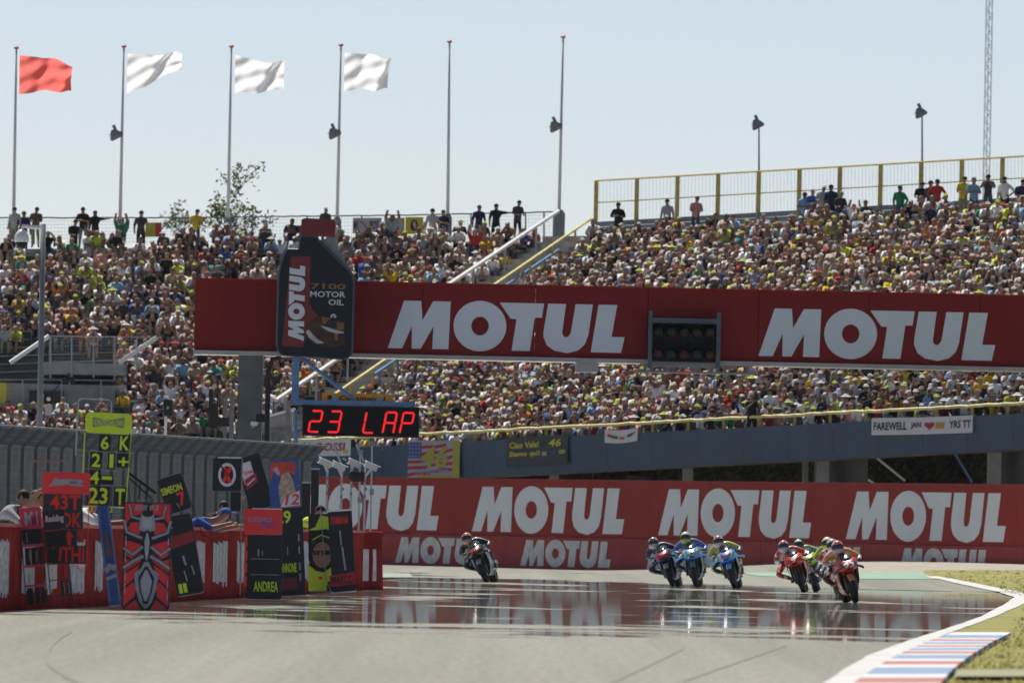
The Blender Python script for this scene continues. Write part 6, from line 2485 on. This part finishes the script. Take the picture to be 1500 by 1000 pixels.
# ------------------------------------------------------------------ pit boards
class Board:
    def __init__(s, name, label, px, py, D, tilt=0.0, lean=-4.0, cat='pit board'):
        s.s = F / D
        s.px, s.py = px, py
        foot = at(px, py, D)
        M = Matrix.Translation(foot) @ Matrix.Rotation(rad(tilt), 4, 'Y') @ Matrix.Rotation(rad(lean), 4, 'X')
        s.t = thing(name, label, cat, M=M, group='pit signal boards along the wall')

    def X(s, px):
        return (px - s.px) / s.s

    def Z(s, py):
        return (s.py - py) / s.s

    def plate(s, name, x0, y0, x1, y1, m, y=0.0, th=.02, r=0.0, parent=None):
        x0, x1, z1, z0 = s.X(x0), s.X(x1), s.Z(y0), s.Z(y1)
        r = r / s.s
        if r:
            pts = []
            for cx, cz, a0 in ((x1 - r, z0 + r, -90), (x1 - r, z1 - r, 0), (x0 + r, z1 - r, 90), (x0 + r, z0 + r, 180)):
                for k in range(5):
                    a = rad(a0 + 90 * k / 4)
                    pts.append((cx + r * math.cos(a), cz + r * math.sin(a)))
            b = MB().poly(pts, y, th)
        else:
            b = MB().box(((x0 + x1) / 2, y + th / 2, (z0 + z1) / 2), (x1 - x0, th, z1 - z0))
        return b.build(name, m, parent or s.t, world=False)

    def text(s, t, x0, y0, x1, y1, m, y=-.004, shear=0, parent=None, name='lettering'):
        b = MB().text(t, s.X(x0), s.Z(y1), (x1 - x0) / s.s, (y1 - y0) / s.s, y, shear=shear)
        return b.build(name, m, parent or s.t, world=False)

    def line(s, name, pts, r, m, y=.01, parent=None):
        return MB().path([(s.X(a), y, s.Z(b)) for a, b in pts], r / s.s, 6).build(name, m, parent or s.t, world=False)

    def strips(s, name, lst, m, y=-.004, parent=None):
        b = MB()
        for pts, w in lst:
            b.strip([(s.X(a), s.Z(c)) for a, c in pts], [q / s.s for q in w] if isinstance(w, list) else w / s.s, y)
        return b.build(name, m, parent or s.t, world=False)

    def poly(s, name, pts, m, y=-.004, parent=None, th=0):
        return MB().poly([(s.X(a), s.Z(c)) for a, c in pts], y, th).build(name, m, parent or s.t, world=False)


BY = mat('board_neon', (.60, .78, .03), .4, var=.05)
BR = mat('board_red', (.80, .03, .022), .35, var=.08, coat=.3)
BPINK = mat('board_pink', (.55, .035, .09), .4, var=.06)
BBLK = mat('board_black', (.014, .014, .015), .35, var=.2)
BTILE = mat('board_tile', (.016, .016, .017), .5, var=.2)
BGREY = mat('board_grey', (.34, .35, .38), .4, var=.1)
BWHT = mat('board_white', (.62, .62, .65), .45, var=.05)
BBLUE = mat('board_blue', (.03, .09, .28), .4, var=.15, scale=8)
CHARR = mat('char_red', (.82, .035, .018), .5, var=0)
BRASS = mat('tube_bronze', (.26, .21, .15), .35, .6, .1)


def boards():
    # 1 neon board held over the wall
    b = Board('pit_board', 'tall neon yellow pit board reading 6 K, 21+, 4-, 23 T', 152, 743, 163, 1.4)
    b.plate('header', 119, 604, 187, 634, BY, 0, .02, 7)
    b.poly('logo', [(130, 611), (145, 614), (158, 614), (177, 610), (175, 626), (160, 623), (146, 623), (130, 626)], mat('logo_steel', (.22, .24, .22), .4), -.004)
    b.text('CRUTCHLOW', 132, 614, 175, 623, BY, -.009)
    b.line('frame', [(119, 634), (119, 742), (184, 742), (187, 630)], .9, BY)
    for y in (661, 687, 710):
        b.line('rail', [(119, y), (186, y)], .7, mat('board_rail', (.16, .17, .14), .5))
    for t, x0, y0, x1, y1 in (('6', 143, 638, 155, 658), ('K', 171, 637, 185, 658), ('2', 131, 664, 144, 684), ('1', 157, 664, 163, 684), ('+', 170, 668, 185, 681), ('4', 130, 690, 143, 709), ('-', 147, 697, 162, 702), ('23', 129, 714, 157, 738), ('T', 168, 714, 182, 738)):
        tl = b.plate('number_tile', x0 - 2.5, min(y0, 664 if 660 < y0 < 690 else y0) - 2, x1 + 2.5, y1 + 2 if t != '-' else 709, BTILE, .004, .008)
        b.text(t, x0, y0, x1, y1, BY, -.002, parent=tl, name='digit')
    b.line('handle', [(107, 668), (107, 588), (111, 584), (152, 584), (156, 588), (156, 604)], 1.3, STEEL, .03)
    b.line('hook', [(134, 742), (135, 748), (131, 750)], .8, BY)
    b.line('hook', [(163, 742), (164, 748), (160, 750)], .8, BY)
    # 2 red board
    b = Board('pit_board', 'red-headed pit board reading 43T, OK, an arrow and a name', 93, 828, 157, 0)
    b.plate('header', 59, 691, 129, 723, BR, 0, .03, 3)
    b.poly('logo', [(68, 713), (76, 702), (79, 699), (82, 702), (101, 700), (104, 702), (115, 701), (120, 704), (114, 707), (121, 711), (108, 711), (96, 709), (82, 711), (74, 711)][::-1], BGREY, -.004)
    b.strips('logo', [([(99, 706), (110, 706)], 4)], mat('logo_blue_grey', (.16, .19, .24), .4), -.008)
    b.line('frame', [(60, 723), (61, 826), (126, 828), (129, 720)], .8, BR)
    TG = mat('tile_smoke', (.03, .031, .03), .3, var=.2)
    for t, x0, y0, x1, y1 in (('43T', 71, 724, 116, 746), ('OK', 88, 750, 117, 772), ('LUTHI', 66, 800, 123, 823)):
        tl = b.plate('number_tile', x0 - (10 if t != 'OK' else 2), y0 - 2, x1 + 3, y1 + 2, TG, .004, .008)
        b.text(t, x0, y0, x1, y1, CHARR, -.002, parent=tl, name='characters')
    tl = b.plate('number_tile', 88, 775, 112, 799, TG, .004, .008)
    b.poly('arrow', [(97, 798), (97, 786), (93, 786), (100, 776), (107, 786), (103, 786), (103, 798)], CHARR, -.002, tl)
    b.line('handle', [(42, 735), (42, 680), (46, 675), (90, 674), (95, 679), (95, 691)], 1.3, BRASS, .03)
    b.line('hook', [(112, 828), (118, 834), (126, 832), (126, 828)], .7, BR)
    # 3 pink board
    b = Board('pit_board', 'narrow leaning pit board with a pink header and pink bars', 54, 886, 153.5, -5.5)
    b.plate('header', 38, 742, 70, 773, BPINK, 0, .03, 3)
    b.text('M1', 45, 748, 64, 768, BGREY, -.004)
    b.text('M1', 55, 754, 67, 769, mat('ink_wine', (.25, .02, .05), .5), -.008)
    b.line('frame', [(38.5, 773), (38.5, 886)], .9, BBLK)
    b.line('frame', [(69.5, 773), (69.5, 886)], .9, BBLK)
    for y in (798, 828, 857):
        b.plate('pink_bar', 38, y - 1.6, 70, y + 1.6, BPINK, -.006, .02)
    for y0, y1, xx in ((774, 796, ((40, 68),)), (801, 826, ((42, 50), (51, 60), (62, 68))), (860, 884, ((41, 50), (53, 60), (62, 68)))):
        for x0, x1 in xx:
            b.plate('number_tile', x0, y0, x1, y1, BTILE, .004, .008)
    b.line('brace', [(45, 852), (45, 834), (66, 852)], .6, BBLK)
    for x, y in ((46, 786), (48, 812), (58, 815)):
        b.strips('digit', [([(x, y - 8), (x + .6, y), (x, y + 8)], .8)], BGREY, -.004)
    # 4 black lettered board
    b = Board('pit_board', 'leaning black pit board with a white lettered header beside the pink one', 94, 886, 155, -7.0)
    b.plate('header', 75, 745, 108, 774, BBLK, 0, .03, 2)
    b.text('Redding', 78, 752, 105, 766, BR, -.004, .1)
    b.text('Redding', 78.5, 753, 105, 765, BWHT, -.008, .1)
    for x in (76, 107):
        b.line('frame', [(x, 774), (x, 886)], .9, BBLK)
    for y in (800, 824, 848, 872):
        b.line('rung', [(76, y), (107, y)], .8, BBLK)
    for x0, y0, x1, y1 in ((77, 776, 106, 799), (77, 802, 92, 823), (92, 850, 98, 871), (100, 850, 106, 871)):
        b.plate('number_tile', x0, y0, x1, y1, BTILE, .004, .008)
    b.strips('digit', [([(96, 852), (97, 862), (96, 870)], .9), ([(103, 852), (104, 862), (103, 870)], .9)], BGREY, -.004)
    # 5 blue board
    b = Board('pit_board', 'slim blue pit board leaning between the red and the ant boards', 169, 888, 160.5, -8.6)
    b.plate('panel', 160, 738, 178, 886, BBLUE, 0, .05, 2)
    b.strips('emblem', [([(169, 775), (169, 815)], [3, 9])], mat('ink_brown', (.16, .10, .09), .5), -.005)
    b.strips('emblem', [([(161, 835), (168, 828), (177, 832)], 9), ([(161, 846), (177, 842)], 5)], BGREY, -.006)
    b.strips('edge_stripe', [([(162, 745), (162, 880)], 1.4), ([(176.5, 745), (176.5, 880)], 1.4)], mat('ink_sky', (.12, .28, .55), .5), -.004)
    # 6 ant board
    b = Board('pit_board', 'big red and black pit board with a grey ant emblem and 93', 213, 893, 159, 0)
    b.plate('panel', 178, 735, 248, 893, BBLK, 0, .05, 5)
    RD = mat('ant_red', (.72, .018, .015), .35, var=.12, coat=.3)
    GR = mat('ant_grey', (.30, .33, .36), .4, var=.12)
    rdp = MB()
    for sx in (-1, 1):
        def Q(dx, y):
            return (b.X(213 + sx * dx), b.Z(y))
        for pts in ([(6, 737), (33, 737), (33, 770), (24, 756), (8, 752)], [(9, 764), (24, 765), (31, 778), (12, 790)], [(9, 797), (33, 790), (32, 812), (22, 818), (8, 806)], [(8, 810), (22, 822), (33, 818), (33, 838), (9, 822)],
                    [(10, 826), (33, 842), (33, 860), (17, 846)], [(19, 852), (33, 864), (33, 888), (17, 874), (14, 862)], [(7, 892), (15, 878), (31, 890), (30, 892)]):
            pp_ = [Q(*p) for p in pts]
            rdp.poly(pp_ if sx < 0 else pp_[::-1], -.004)
    rdp.build('red_print', RD, b.t, world=False)
    blk = []
    gry = []
    for sx in (-1, 1):
        def L(*pts):
            return [(213 + sx * dx, y) for dx, y in pts]
        for pts, w in ((L((9, 760), (23, 757), (25, 746), (27, 740)), 3.2), (L((9, 762), (11, 772), (6, 776)), 3.2), (L((7, 788), (30, 779), (34, 762)), 4), (L((6, 800), (21, 812), (34, 802)), 4), (L((5, 814), (20, 822), (34, 832)), 4.4)):
            blk.append((pts, w + 2.4))
            gry.append((pts, w))
    b.strips('black_outline', blk, BBLK, -.007)
    b.strips('ant_leg', gry, GR, -.010)
    def sym(L_):
        return [(213 - d, y) for d, y in L_] + [(213 + d, y) for d, y in reversed(L_)]
    for L_, yy, m in ((((4, 756), (9, 752), (11, 762), (10, 768), (12, 776), (5, 778)), -.012, GR), (((3, 758), (6, 756), (8, 768), (4, 773)), -.015, mat('ant_light', (.40, .43, .47), .4)),
                      (((2.5, 776), (6, 790), (5, 805), (2, 824)), -.012, BBLK), (((1.2, 780), (3.6, 793), (3, 806), (.8, 820)), -.015, MATS['ant_light']),
                      (((3, 822), (8, 832), (18, 840), (15, 862), (9, 882), (2, 891)), -.012, GR), (((2, 829), (7, 838), (12, 846), (9, 866), (3, 884)), -.015, BBLK), (((1, 834), (5, 842), (8.5, 850), (6.5, 866), (1.5, 880)), -.018, MATS['ant_light'])):
        b.poly('ant_body', sym(L_), m, yy)
    b.text('93', 214, 739, 228, 747, GR, -.009, .2)
    b.strips('hatching', [([(195 + k * 3, 747), (196.2 + k * 3, 739)], 1.7) for k in range(6)], GR, -.009)
    b.strips('edge_highlight', [([(182, y), (182, y + 14)], 1.5) for y in (785, 808, 836, 855)] + [([(244.5, y), (244.5, y + 11)], 1.5) for y in (787, 850, 868)], BGREY, -.012)
    b.line('foot', [(180, 894), (247, 894)], 1.2, STEEL)
    # 7 dark board right of the ant
    b = Board('pit_board', 'black pit board with a dull red band leaning right of the ant board', 281, 872, 166, -11)
    b.plate('panel', 260, 752, 300, 870, BBLK, 0, .06, 5)
    b.strips('mark', [([(265, 762), (270, 770)], 1.2), ([(270, 762), (265, 770)], 1.2)], BGREY, -.004)
    b.poly('red_band', [(262, 800), (298, 794), (298, 778), (262, 782)], mat('band_red', (.26, .025, .025), .5), -.004)
    b.strips('digit', [([(278, 812), (280, 826)], 3), ([(276, 834), (278, 850)], 1.6), ([(288, 828), (290, 842)], 1.8)], BGREY, -.004)
    b.plate('neon_tile', 264, 852, 276, 866, BY, -.006, .006)
    b.strips('tile_bar', [([(270, 852), (270, 866)], 1.5)], BBLK, -.009)
    # 8 name board 7
    b = Board('pit_board', 'tilted black pit board with a neon name and a red 7', 267, 758, 176, -19)
    b.plate('panel', 248, 694, 285, 748, BBLK, 0, .04, 2)
    b.text('SIMEON', 249, 708, 280, 719, BY, -.004)
    b.text('7', 269, 721, 281, 741, CHARR, -.004)
    b.strips('scuff', [([(266, 735), (268, 743)], 1)], BGREY, -.004)
    b.line('top_edge', [(248, 694), (285, 694)], .9, STEEL, .02)
    b.line('handle', [(285, 700), (288, 790), (306, 812)], .7, BBLK, .02)
    # 9 ring board
    b = Board('pit_board', 'black pit board with a white ring round a red X', 332, 720, 181, 0)
    b.plate('panel', 311, 671, 353, 719, BBLK, 0, .05, 2)
    ring = [(332 + 13 * math.cos(a), 695 - 17.5 * math.sin(a)) for a in _a]
    hole = [(332 + 9.3 * math.cos(a), 695 - 13 * math.sin(a)) for a in _a]
    MB().poly([(b.X(x), b.Z(y)) for x, y in ring], -.004, holes=[[(b.X(x), b.Z(y)) for x, y in hole]]).build('ring', BWHT, b.t, world=False)
    b.strips('cross', [([(327, 684), (337, 707)], 5), ([(337, 683), (327, 706)], 5)], CHARR, -.005)
    b.strips('cross_shadow', [([(322, 681), (330, 692)], 2.5)], BBLK, -.008)
    b.line('top_edge', [(318, 670), (352, 669.5)], 1.2, WHITERAIL, .02)
    b.plate('lower_panel', 338, 720, 353, 748, BBLK, 0, .04)
    b.line('handle', [(354, 668), (354, 760), (355, 870)], .9, BRASS, .0)
    # 10 leaning sponsor board
    b = Board('pit_board', 'leaning black pit board with a white and red label behind the ring board', 386, 744, 193, -17)
    b.plate('panel', 366, 664, 402, 744, BBLK, 0, .05, 2)
    b.poly('white_label', [(369, 704), (386, 697), (386, 672), (369, 672)], BWHT, -.004)
    b.poly('red_label', [(370, 712), (389, 704), (389, 690), (370, 697)], mat('label_red', (.35, .03, .045), .5), -.007)
    b.text('TEAM', 371, 685, 385, 690, CHARR, -.007)
    b.strips('script', [([(372, 705), (378, 702), (386, 698)], 2)], BWHT, -.010)
    # 11 painted board with 12 and 29
    b = Board('pit_board', 'tall pit board with a colourful painted header, 12 and a neon 29', 424, 872, 191, -3.6)
    b.plate('header', 401, 672, 446, 742, mat('paint_blue', (.04, .09, .30), .4, var=.25, scale=10), 0, .05, 4)
    b.poly('painted_red', [(402, 704), (408, 690), (418, 698), (430, 690), (440, 696), (440, 676), (404, 675)], mat('paint_red', (.55, .07, .04), .4, var=.2), -.004)
    b.poly('painted_figure', [(416, 738), (414, 712), (420, 694), (430, 690), (436, 702), (440, 724), (434, 738)], mat('paint_sand', (.42, .33, .22), .4, var=.35, scale=14), -.008)
    b.strips('painted_arm', [([(410, 684), (416, 694)], [7, 4])], mat('paint_grey', (.4, .4, .38), .4), -.010)
    b.poly('white_flash', [(416, 742), (424, 728), (445, 718), (445, 740)], BWHT, -.012)
    b.text('12', 423, 723, 443, 739, CHARR, -.016, .2)
    b.plate('panel', 402, 743, 448, 872, BBLK, .004, .04)
    b.text('29', 408, 747, 431, 766, BY, -.004)
    b.text('IANNONE', 412, 824, 436, 838, BY, -.004)
    b.plate('red_strip', 410, 846, 436, 864, mat('strip_wine', (.14, .02, .03), .5), -.004, .004)
    b.strips('edge_highlight', [([(441, y), (441, y + 11)], 1.8) for y in (782, 800, 824, 840)], BGREY, -.004)
    b.strips('digit', [([(424, 800), (424, 812)], 1.1)], BGREY, -.004)
    # 12 red-headed black board
    b = Board('pit_board', 'black pit board with a bright red two-word header in front of the painted board', 385, 878, 184, 0)
    b.plate('panel', 360, 783, 412, 877, BBLK, .01, .05, 3)
    b.plate('header', 355, 745, 411, 782, BR, 0, .05, 2)
    b.text('DESMO', 361, 757, 396, 764, mat('ink_violet_grey', (.30, .24, .34), .5), -.004)
    b.text('Dovi', 378, 763, 400, 772, mat('ink_violet', (.12, .10, .38), .5), -.006, .2)
    b.line('top_edge', [(366, 744.5), (410, 744.5)], .9, WHITERAIL)
    b.text('ANDREA', 371, 851, 407, 866, BY, -.002)
    for y in (818, 841):
        b.line('rung', [(366, y), (408, y)], .5, BGREY, 0)
    b.strips('digit', [([(377, 804), (377, 814)], 2), ([(383, 806), (383, 813)], 1)], BGREY, -.002)
    b.strips('side_marker', [([(358.5, y), (358.5, y + 14)], 4.5) for y in (786, 806, 824, 844)], BR, -.004)
    # 13 face board and its black partner
    b = Board('pit_board', 'neon and black pit board painted with a face in sunglasses', 474, 866, 203, -1.5)
    b.plate('panel', 452, 752, 492, 866, BBLK, 0, .05, 3)
    b.poly('neon_top', [(452, 776), (462, 771), (470, 754), (480, 756), (490, 760), (490, 778), (478, 774), (464, 776)], BY, -.004)
    b.poly('neon_chest', [(452, 865), (452, 820), (462, 835), (474, 838), (484, 828), (490, 818), (490, 848), (480, 852), (478, 865)], BY, -.004)
    b.poly('face', [(472 + 14 * math.cos(a), 812 - 19 * math.sin(a)) for a in _a], mat('paint_skin', (.36, .20, .13), .5, var=.15, scale=10), -.007)
    b.strips('hair_band', [([(457, 795), (464, 788), (478, 787), (488, 794)], 5)], mat('paint_hair', (.05, .05, .02), .5), -.010)
    b.strips('neon_band', [([(458, 790), (470, 783), (486, 788)], 1.6)], BY, -.012)
    b.strips('sunglasses', [([(459, 809), (468, 809)], 6), ([(472, 809), (483, 809)], 6), ([(456, 807), (488, 807)], 1.6)], BBLK, -.013)
    b.strips('lens_glint', [([(461, 808), (464, 809)], 2), ([(474, 808), (477, 809)], 2)], mat('ink_lens', (.14, .15, .28), .3), -.016)
    b.strips('collar', [([(453, 825), (464, 834), (474, 836), (486, 828), (491, 820)], 3.2)], BBLK, -.016)
    b.strips('red_dot', [([(467, 846), (472, 846)], 4)], CHARR, -.016)
    b.line('wire_handle', [(470, 744), (474, 800), (478, 850), (486, 868)], .6, STEEL, -.03)
    b = Board('pit_board', 'black pit board with red blocks at head and foot at the wall end', 503, 866, 202.5, -4.6)
    b.plate('panel', 487, 748, 522, 866, BBLK, 0, .05, 2)
    b.text('YAMAHA', 489, 755, 516, 767, CHARR, -.004, .1)
    b.poly('red_block', [(484, 858), (484, 842), (521, 838), (521, 856)], mat('block_red', (.50, .02, .02), .45, var=.2, scale=12), -.008)
    b.text('MARCO', 487, 842, 518, 855, BBLK, -.012)
    b.strips('white_bar', [([(503, 776), (504, 798)], 2), ([(505, 800), (508, 835)], 2.6)], BGREY, -.004)
    b.line('top_edge', [(486, 747.5), (522, 746.5)], 1.3, WHITERAIL)
    b.line('bottom_edge', [(484, 867), (522, 866)], 1.2, WHITERAIL)
    # 14 black bracket frame
    b = Board('board_stand', 'empty black triangular board frame between neon board and name board', 207, 742, 176, 0, cat='stand')
    for k, pts in enumerate(([(186, 692), (228, 722)], [(188, 700), (222, 730)], [(186, 692), (190, 740), (224, 732)], [(205, 705), (203, 732)], [(216, 714), (212, 731)])):
        b.line('bar', pts, 2.4 if k < 1 else 1.4, BBLK)


boards()


# ------------------------------------------------------------------ pit crew behind the wall
def reach(bend=0.0, armL=(0, 0, 0), armR=(0, 0, 0)):
    P = dict(pelvis=(0, .10, .95), belly=(0, .02 - bend * .2, 1.11 - bend * .02), chest=(0, -.08 - bend * .5, 1.29 - bend * .18), neck=(0, -.15 - bend * .7, 1.44 - bend * .28),
             head=(0, -.20 - bend * .8, 1.50 - bend * .30), face=(0, -.23 - bend * .9, 1.58 - bend * .32), crown=(0, -.22 - bend * .92, 1.66 - bend * .33))
    for s_, sx, a in (('L', -1, armL), ('R', 1, armR)):
        cy, cz = -.08 - bend * .5, 1.29 - bend * .18
        P['sh' + s_] = (sx * .19, cy, cz + .07)
        P['hip' + s_] = (sx * .095, .12, .88)
        P['kn' + s_] = (sx * .12, .04, .49)
        P['an' + s_] = (sx * .13, .10, .085)
        P['toe' + s_] = (sx * .15, -.05, .04)
        P['el' + s_] = (sx * .24 + a[0] * .5, cy - .20 + a[1] * .5, cz - .08 + a[2] * .5)
        P['wr' + s_] = (sx * .20 + a[0], cy - .42 + a[1], cz - .05 + a[2])
        P['ha' + s_] = (sx * .19 + a[0] * 1.1, cy - .50 + a[1] * 1.12, cz - .04 + a[2] * 1.05)
    return P


def crew():
    specs = [
        (8, 165, 62, .10, (0, -.1, 0), (0, -.1, .02), 'charcoal', 'pale grey', 'black', 'hair', 'dark', 'crew member with outstretched arms behind the pink-headed board', 1),
        (40, 176, 40, .0, (.1, .1, .42), (0, -.1, .1), 'navy', 'white', 'denim', 'hair', 'brown', 'crew member raising a hand behind the red-headed board', 0),
        (108, 171, 80, .15, (0, -.15, 0), (0, -.22, -.02), 'orange', 'white', 'black', 'hair', 'dark', 'crew member in orange and white gripping the neon board', 1),
        (262, 185, 78, .62, (0, -.05, .10), (0, -.08, .06), 'white', 'royal blue', 'black', 'cap', 'blue', 'bending crew member in a white and blue shirt next to the name board', 1),
        (303, 200, 60, .15, (0, -.1, 0), (.05, .05, .45), 'black', 'black', 'black', 'hair', 'dark', 'crew member in black raising an arm beside the ring board', 0),
        (440, 216, 70, .2, (0, -.05, .02), (0, -.12, .03), 'black', 'neon yellow', 'black', 'cap', 'black', 'crew member in black and neon holding the face board', 1),
    ]
    figs = [limbs(Fig(), reach(bd, al, ar)) for (_, _, _, bd, al, ar, *_r2) in specs]
    # sleeves in the second colour
    for f in figs:
        f.e = [(a, b, 5 if a[:2] == 'sh' or b[:2] == 'sh' else z) for a, b, z in f.e]
    sk = skin_figs(figs, 2)
    for (px, D, yaw, bd, al, ar, top, acc, leg, hw, hc, lb, up), f, (V, Fc, Z) in zip(specs, figs, sk):
        x = at(px, 760, D).x
        M = Matrix.Translation((x, D, 0)) @ Matrix.Rotation(rad(yaw), 4, 'Z')
        fb = MB()
        for s_, sx in (('L', -1), ('R', 1)):
            h, w = f.n['ha' + s_], f.n['wr' + s_]
            fw = (h - w).normalized()
            q = fingers(h + fw * .01, fw, (-sx, 0, .1), (0, .1, 1), r=.0095, ln=.088, curl=.9)
            fb.add(q.v, q.f)
        P = f.n
        hd = P['face']
        fwd = (P['neck'] - P['chest'])
        # nose, ears, brows
        fb2 = MB()
        fb2.rings([[hd + Vector((sx_ * .013, -.09 - d, z)) for sx_, d, z in ((-1, 0, .012), (1, 0, .012), (1.2, .022, -.02), (-1.2, .022, -.02))], [hd + Vector((sx_ * .012, -.085, z)) for sx_, z in ((-1, .02), (1, .02), (1.3, -.03), (-1.3, -.03))]])
        for sx in (-1, 1):
            fb2.ball(hd + Vector((sx * .097, .0, -.005)), (.014, .025, .033), 8, 5)
        eye = MB()
        for sx in (-1, 1):
            eye.ball(hd + Vector((sx * .035, -.088, .012)), (.014, .010, .008), 8, 5)
        eye.box(hd + Vector((0, -.083, -.055)), (.045, .012, .008))
        hv, hf = headwear(hw, hd)
        me = bpy.data.meshes.new('person')
        verts = [tuple(p) for p in V]
        faces = list(Fc)
        mi = [{0: 0, 1: 1, 2: 2, 4: 4, 5: 5}[z] for z in Z]
        for vv, ff, m in ((fb.v, fb.f, 0), (fb2.v, fb2.f, 0), (eye.v, eye.f, 3), (hv, hf, 3)):
            k = len(verts)
            verts += [tuple(p) for p in vv]
            faces += [tuple(i + k for i in q) for q in ff]
            mi += [m] * len(ff)
        me.from_pydata(verts, [], faces)
        for m in (KM[1], SM[top], LM[leg], HM[hc] if hw == 'cap' else RM[hc], SHOE, SM[acc]):
            me.materials.append(m)
        me.polygons.foreach_set('material_index', mi)
        me.polygons.foreach_set('use_smooth', [True] * len(me.polygons))
        o = bpy.data.objects.new('person', me)
        COL.objects.link(o)
        o.matrix_world = M
        WM[o.name] = M.copy()
        tag(o, lb, 'person', 'pit crew leaning over the wall')


crew()


# ------------------------------------------------------------------ warm summer haze over the whole place
def haze():
    b = MB().box((0, 1400, 34), (3200, 3500, 72))
    m = bpy.data.materials.new('haze')
    m.use_nodes = True
    nt = m.node_tree
    nt.nodes.remove(nt.nodes['Principled BSDF'])
    v = nt.nodes.new('ShaderNodeVolumePrincipled')
    v.inputs['Color'].default_value = (.93, .95, 1.0, 1)
    v.inputs['Density'].default_value = 0.000025
    v.inputs['Anisotropy'].default_value = 0.0
    nt.links.new(v.outputs[0], nt.nodes['Material Output'].inputs['Volume'])
    o = b.build('haze', m)
    o['kind'] = 'stuff'


haze()
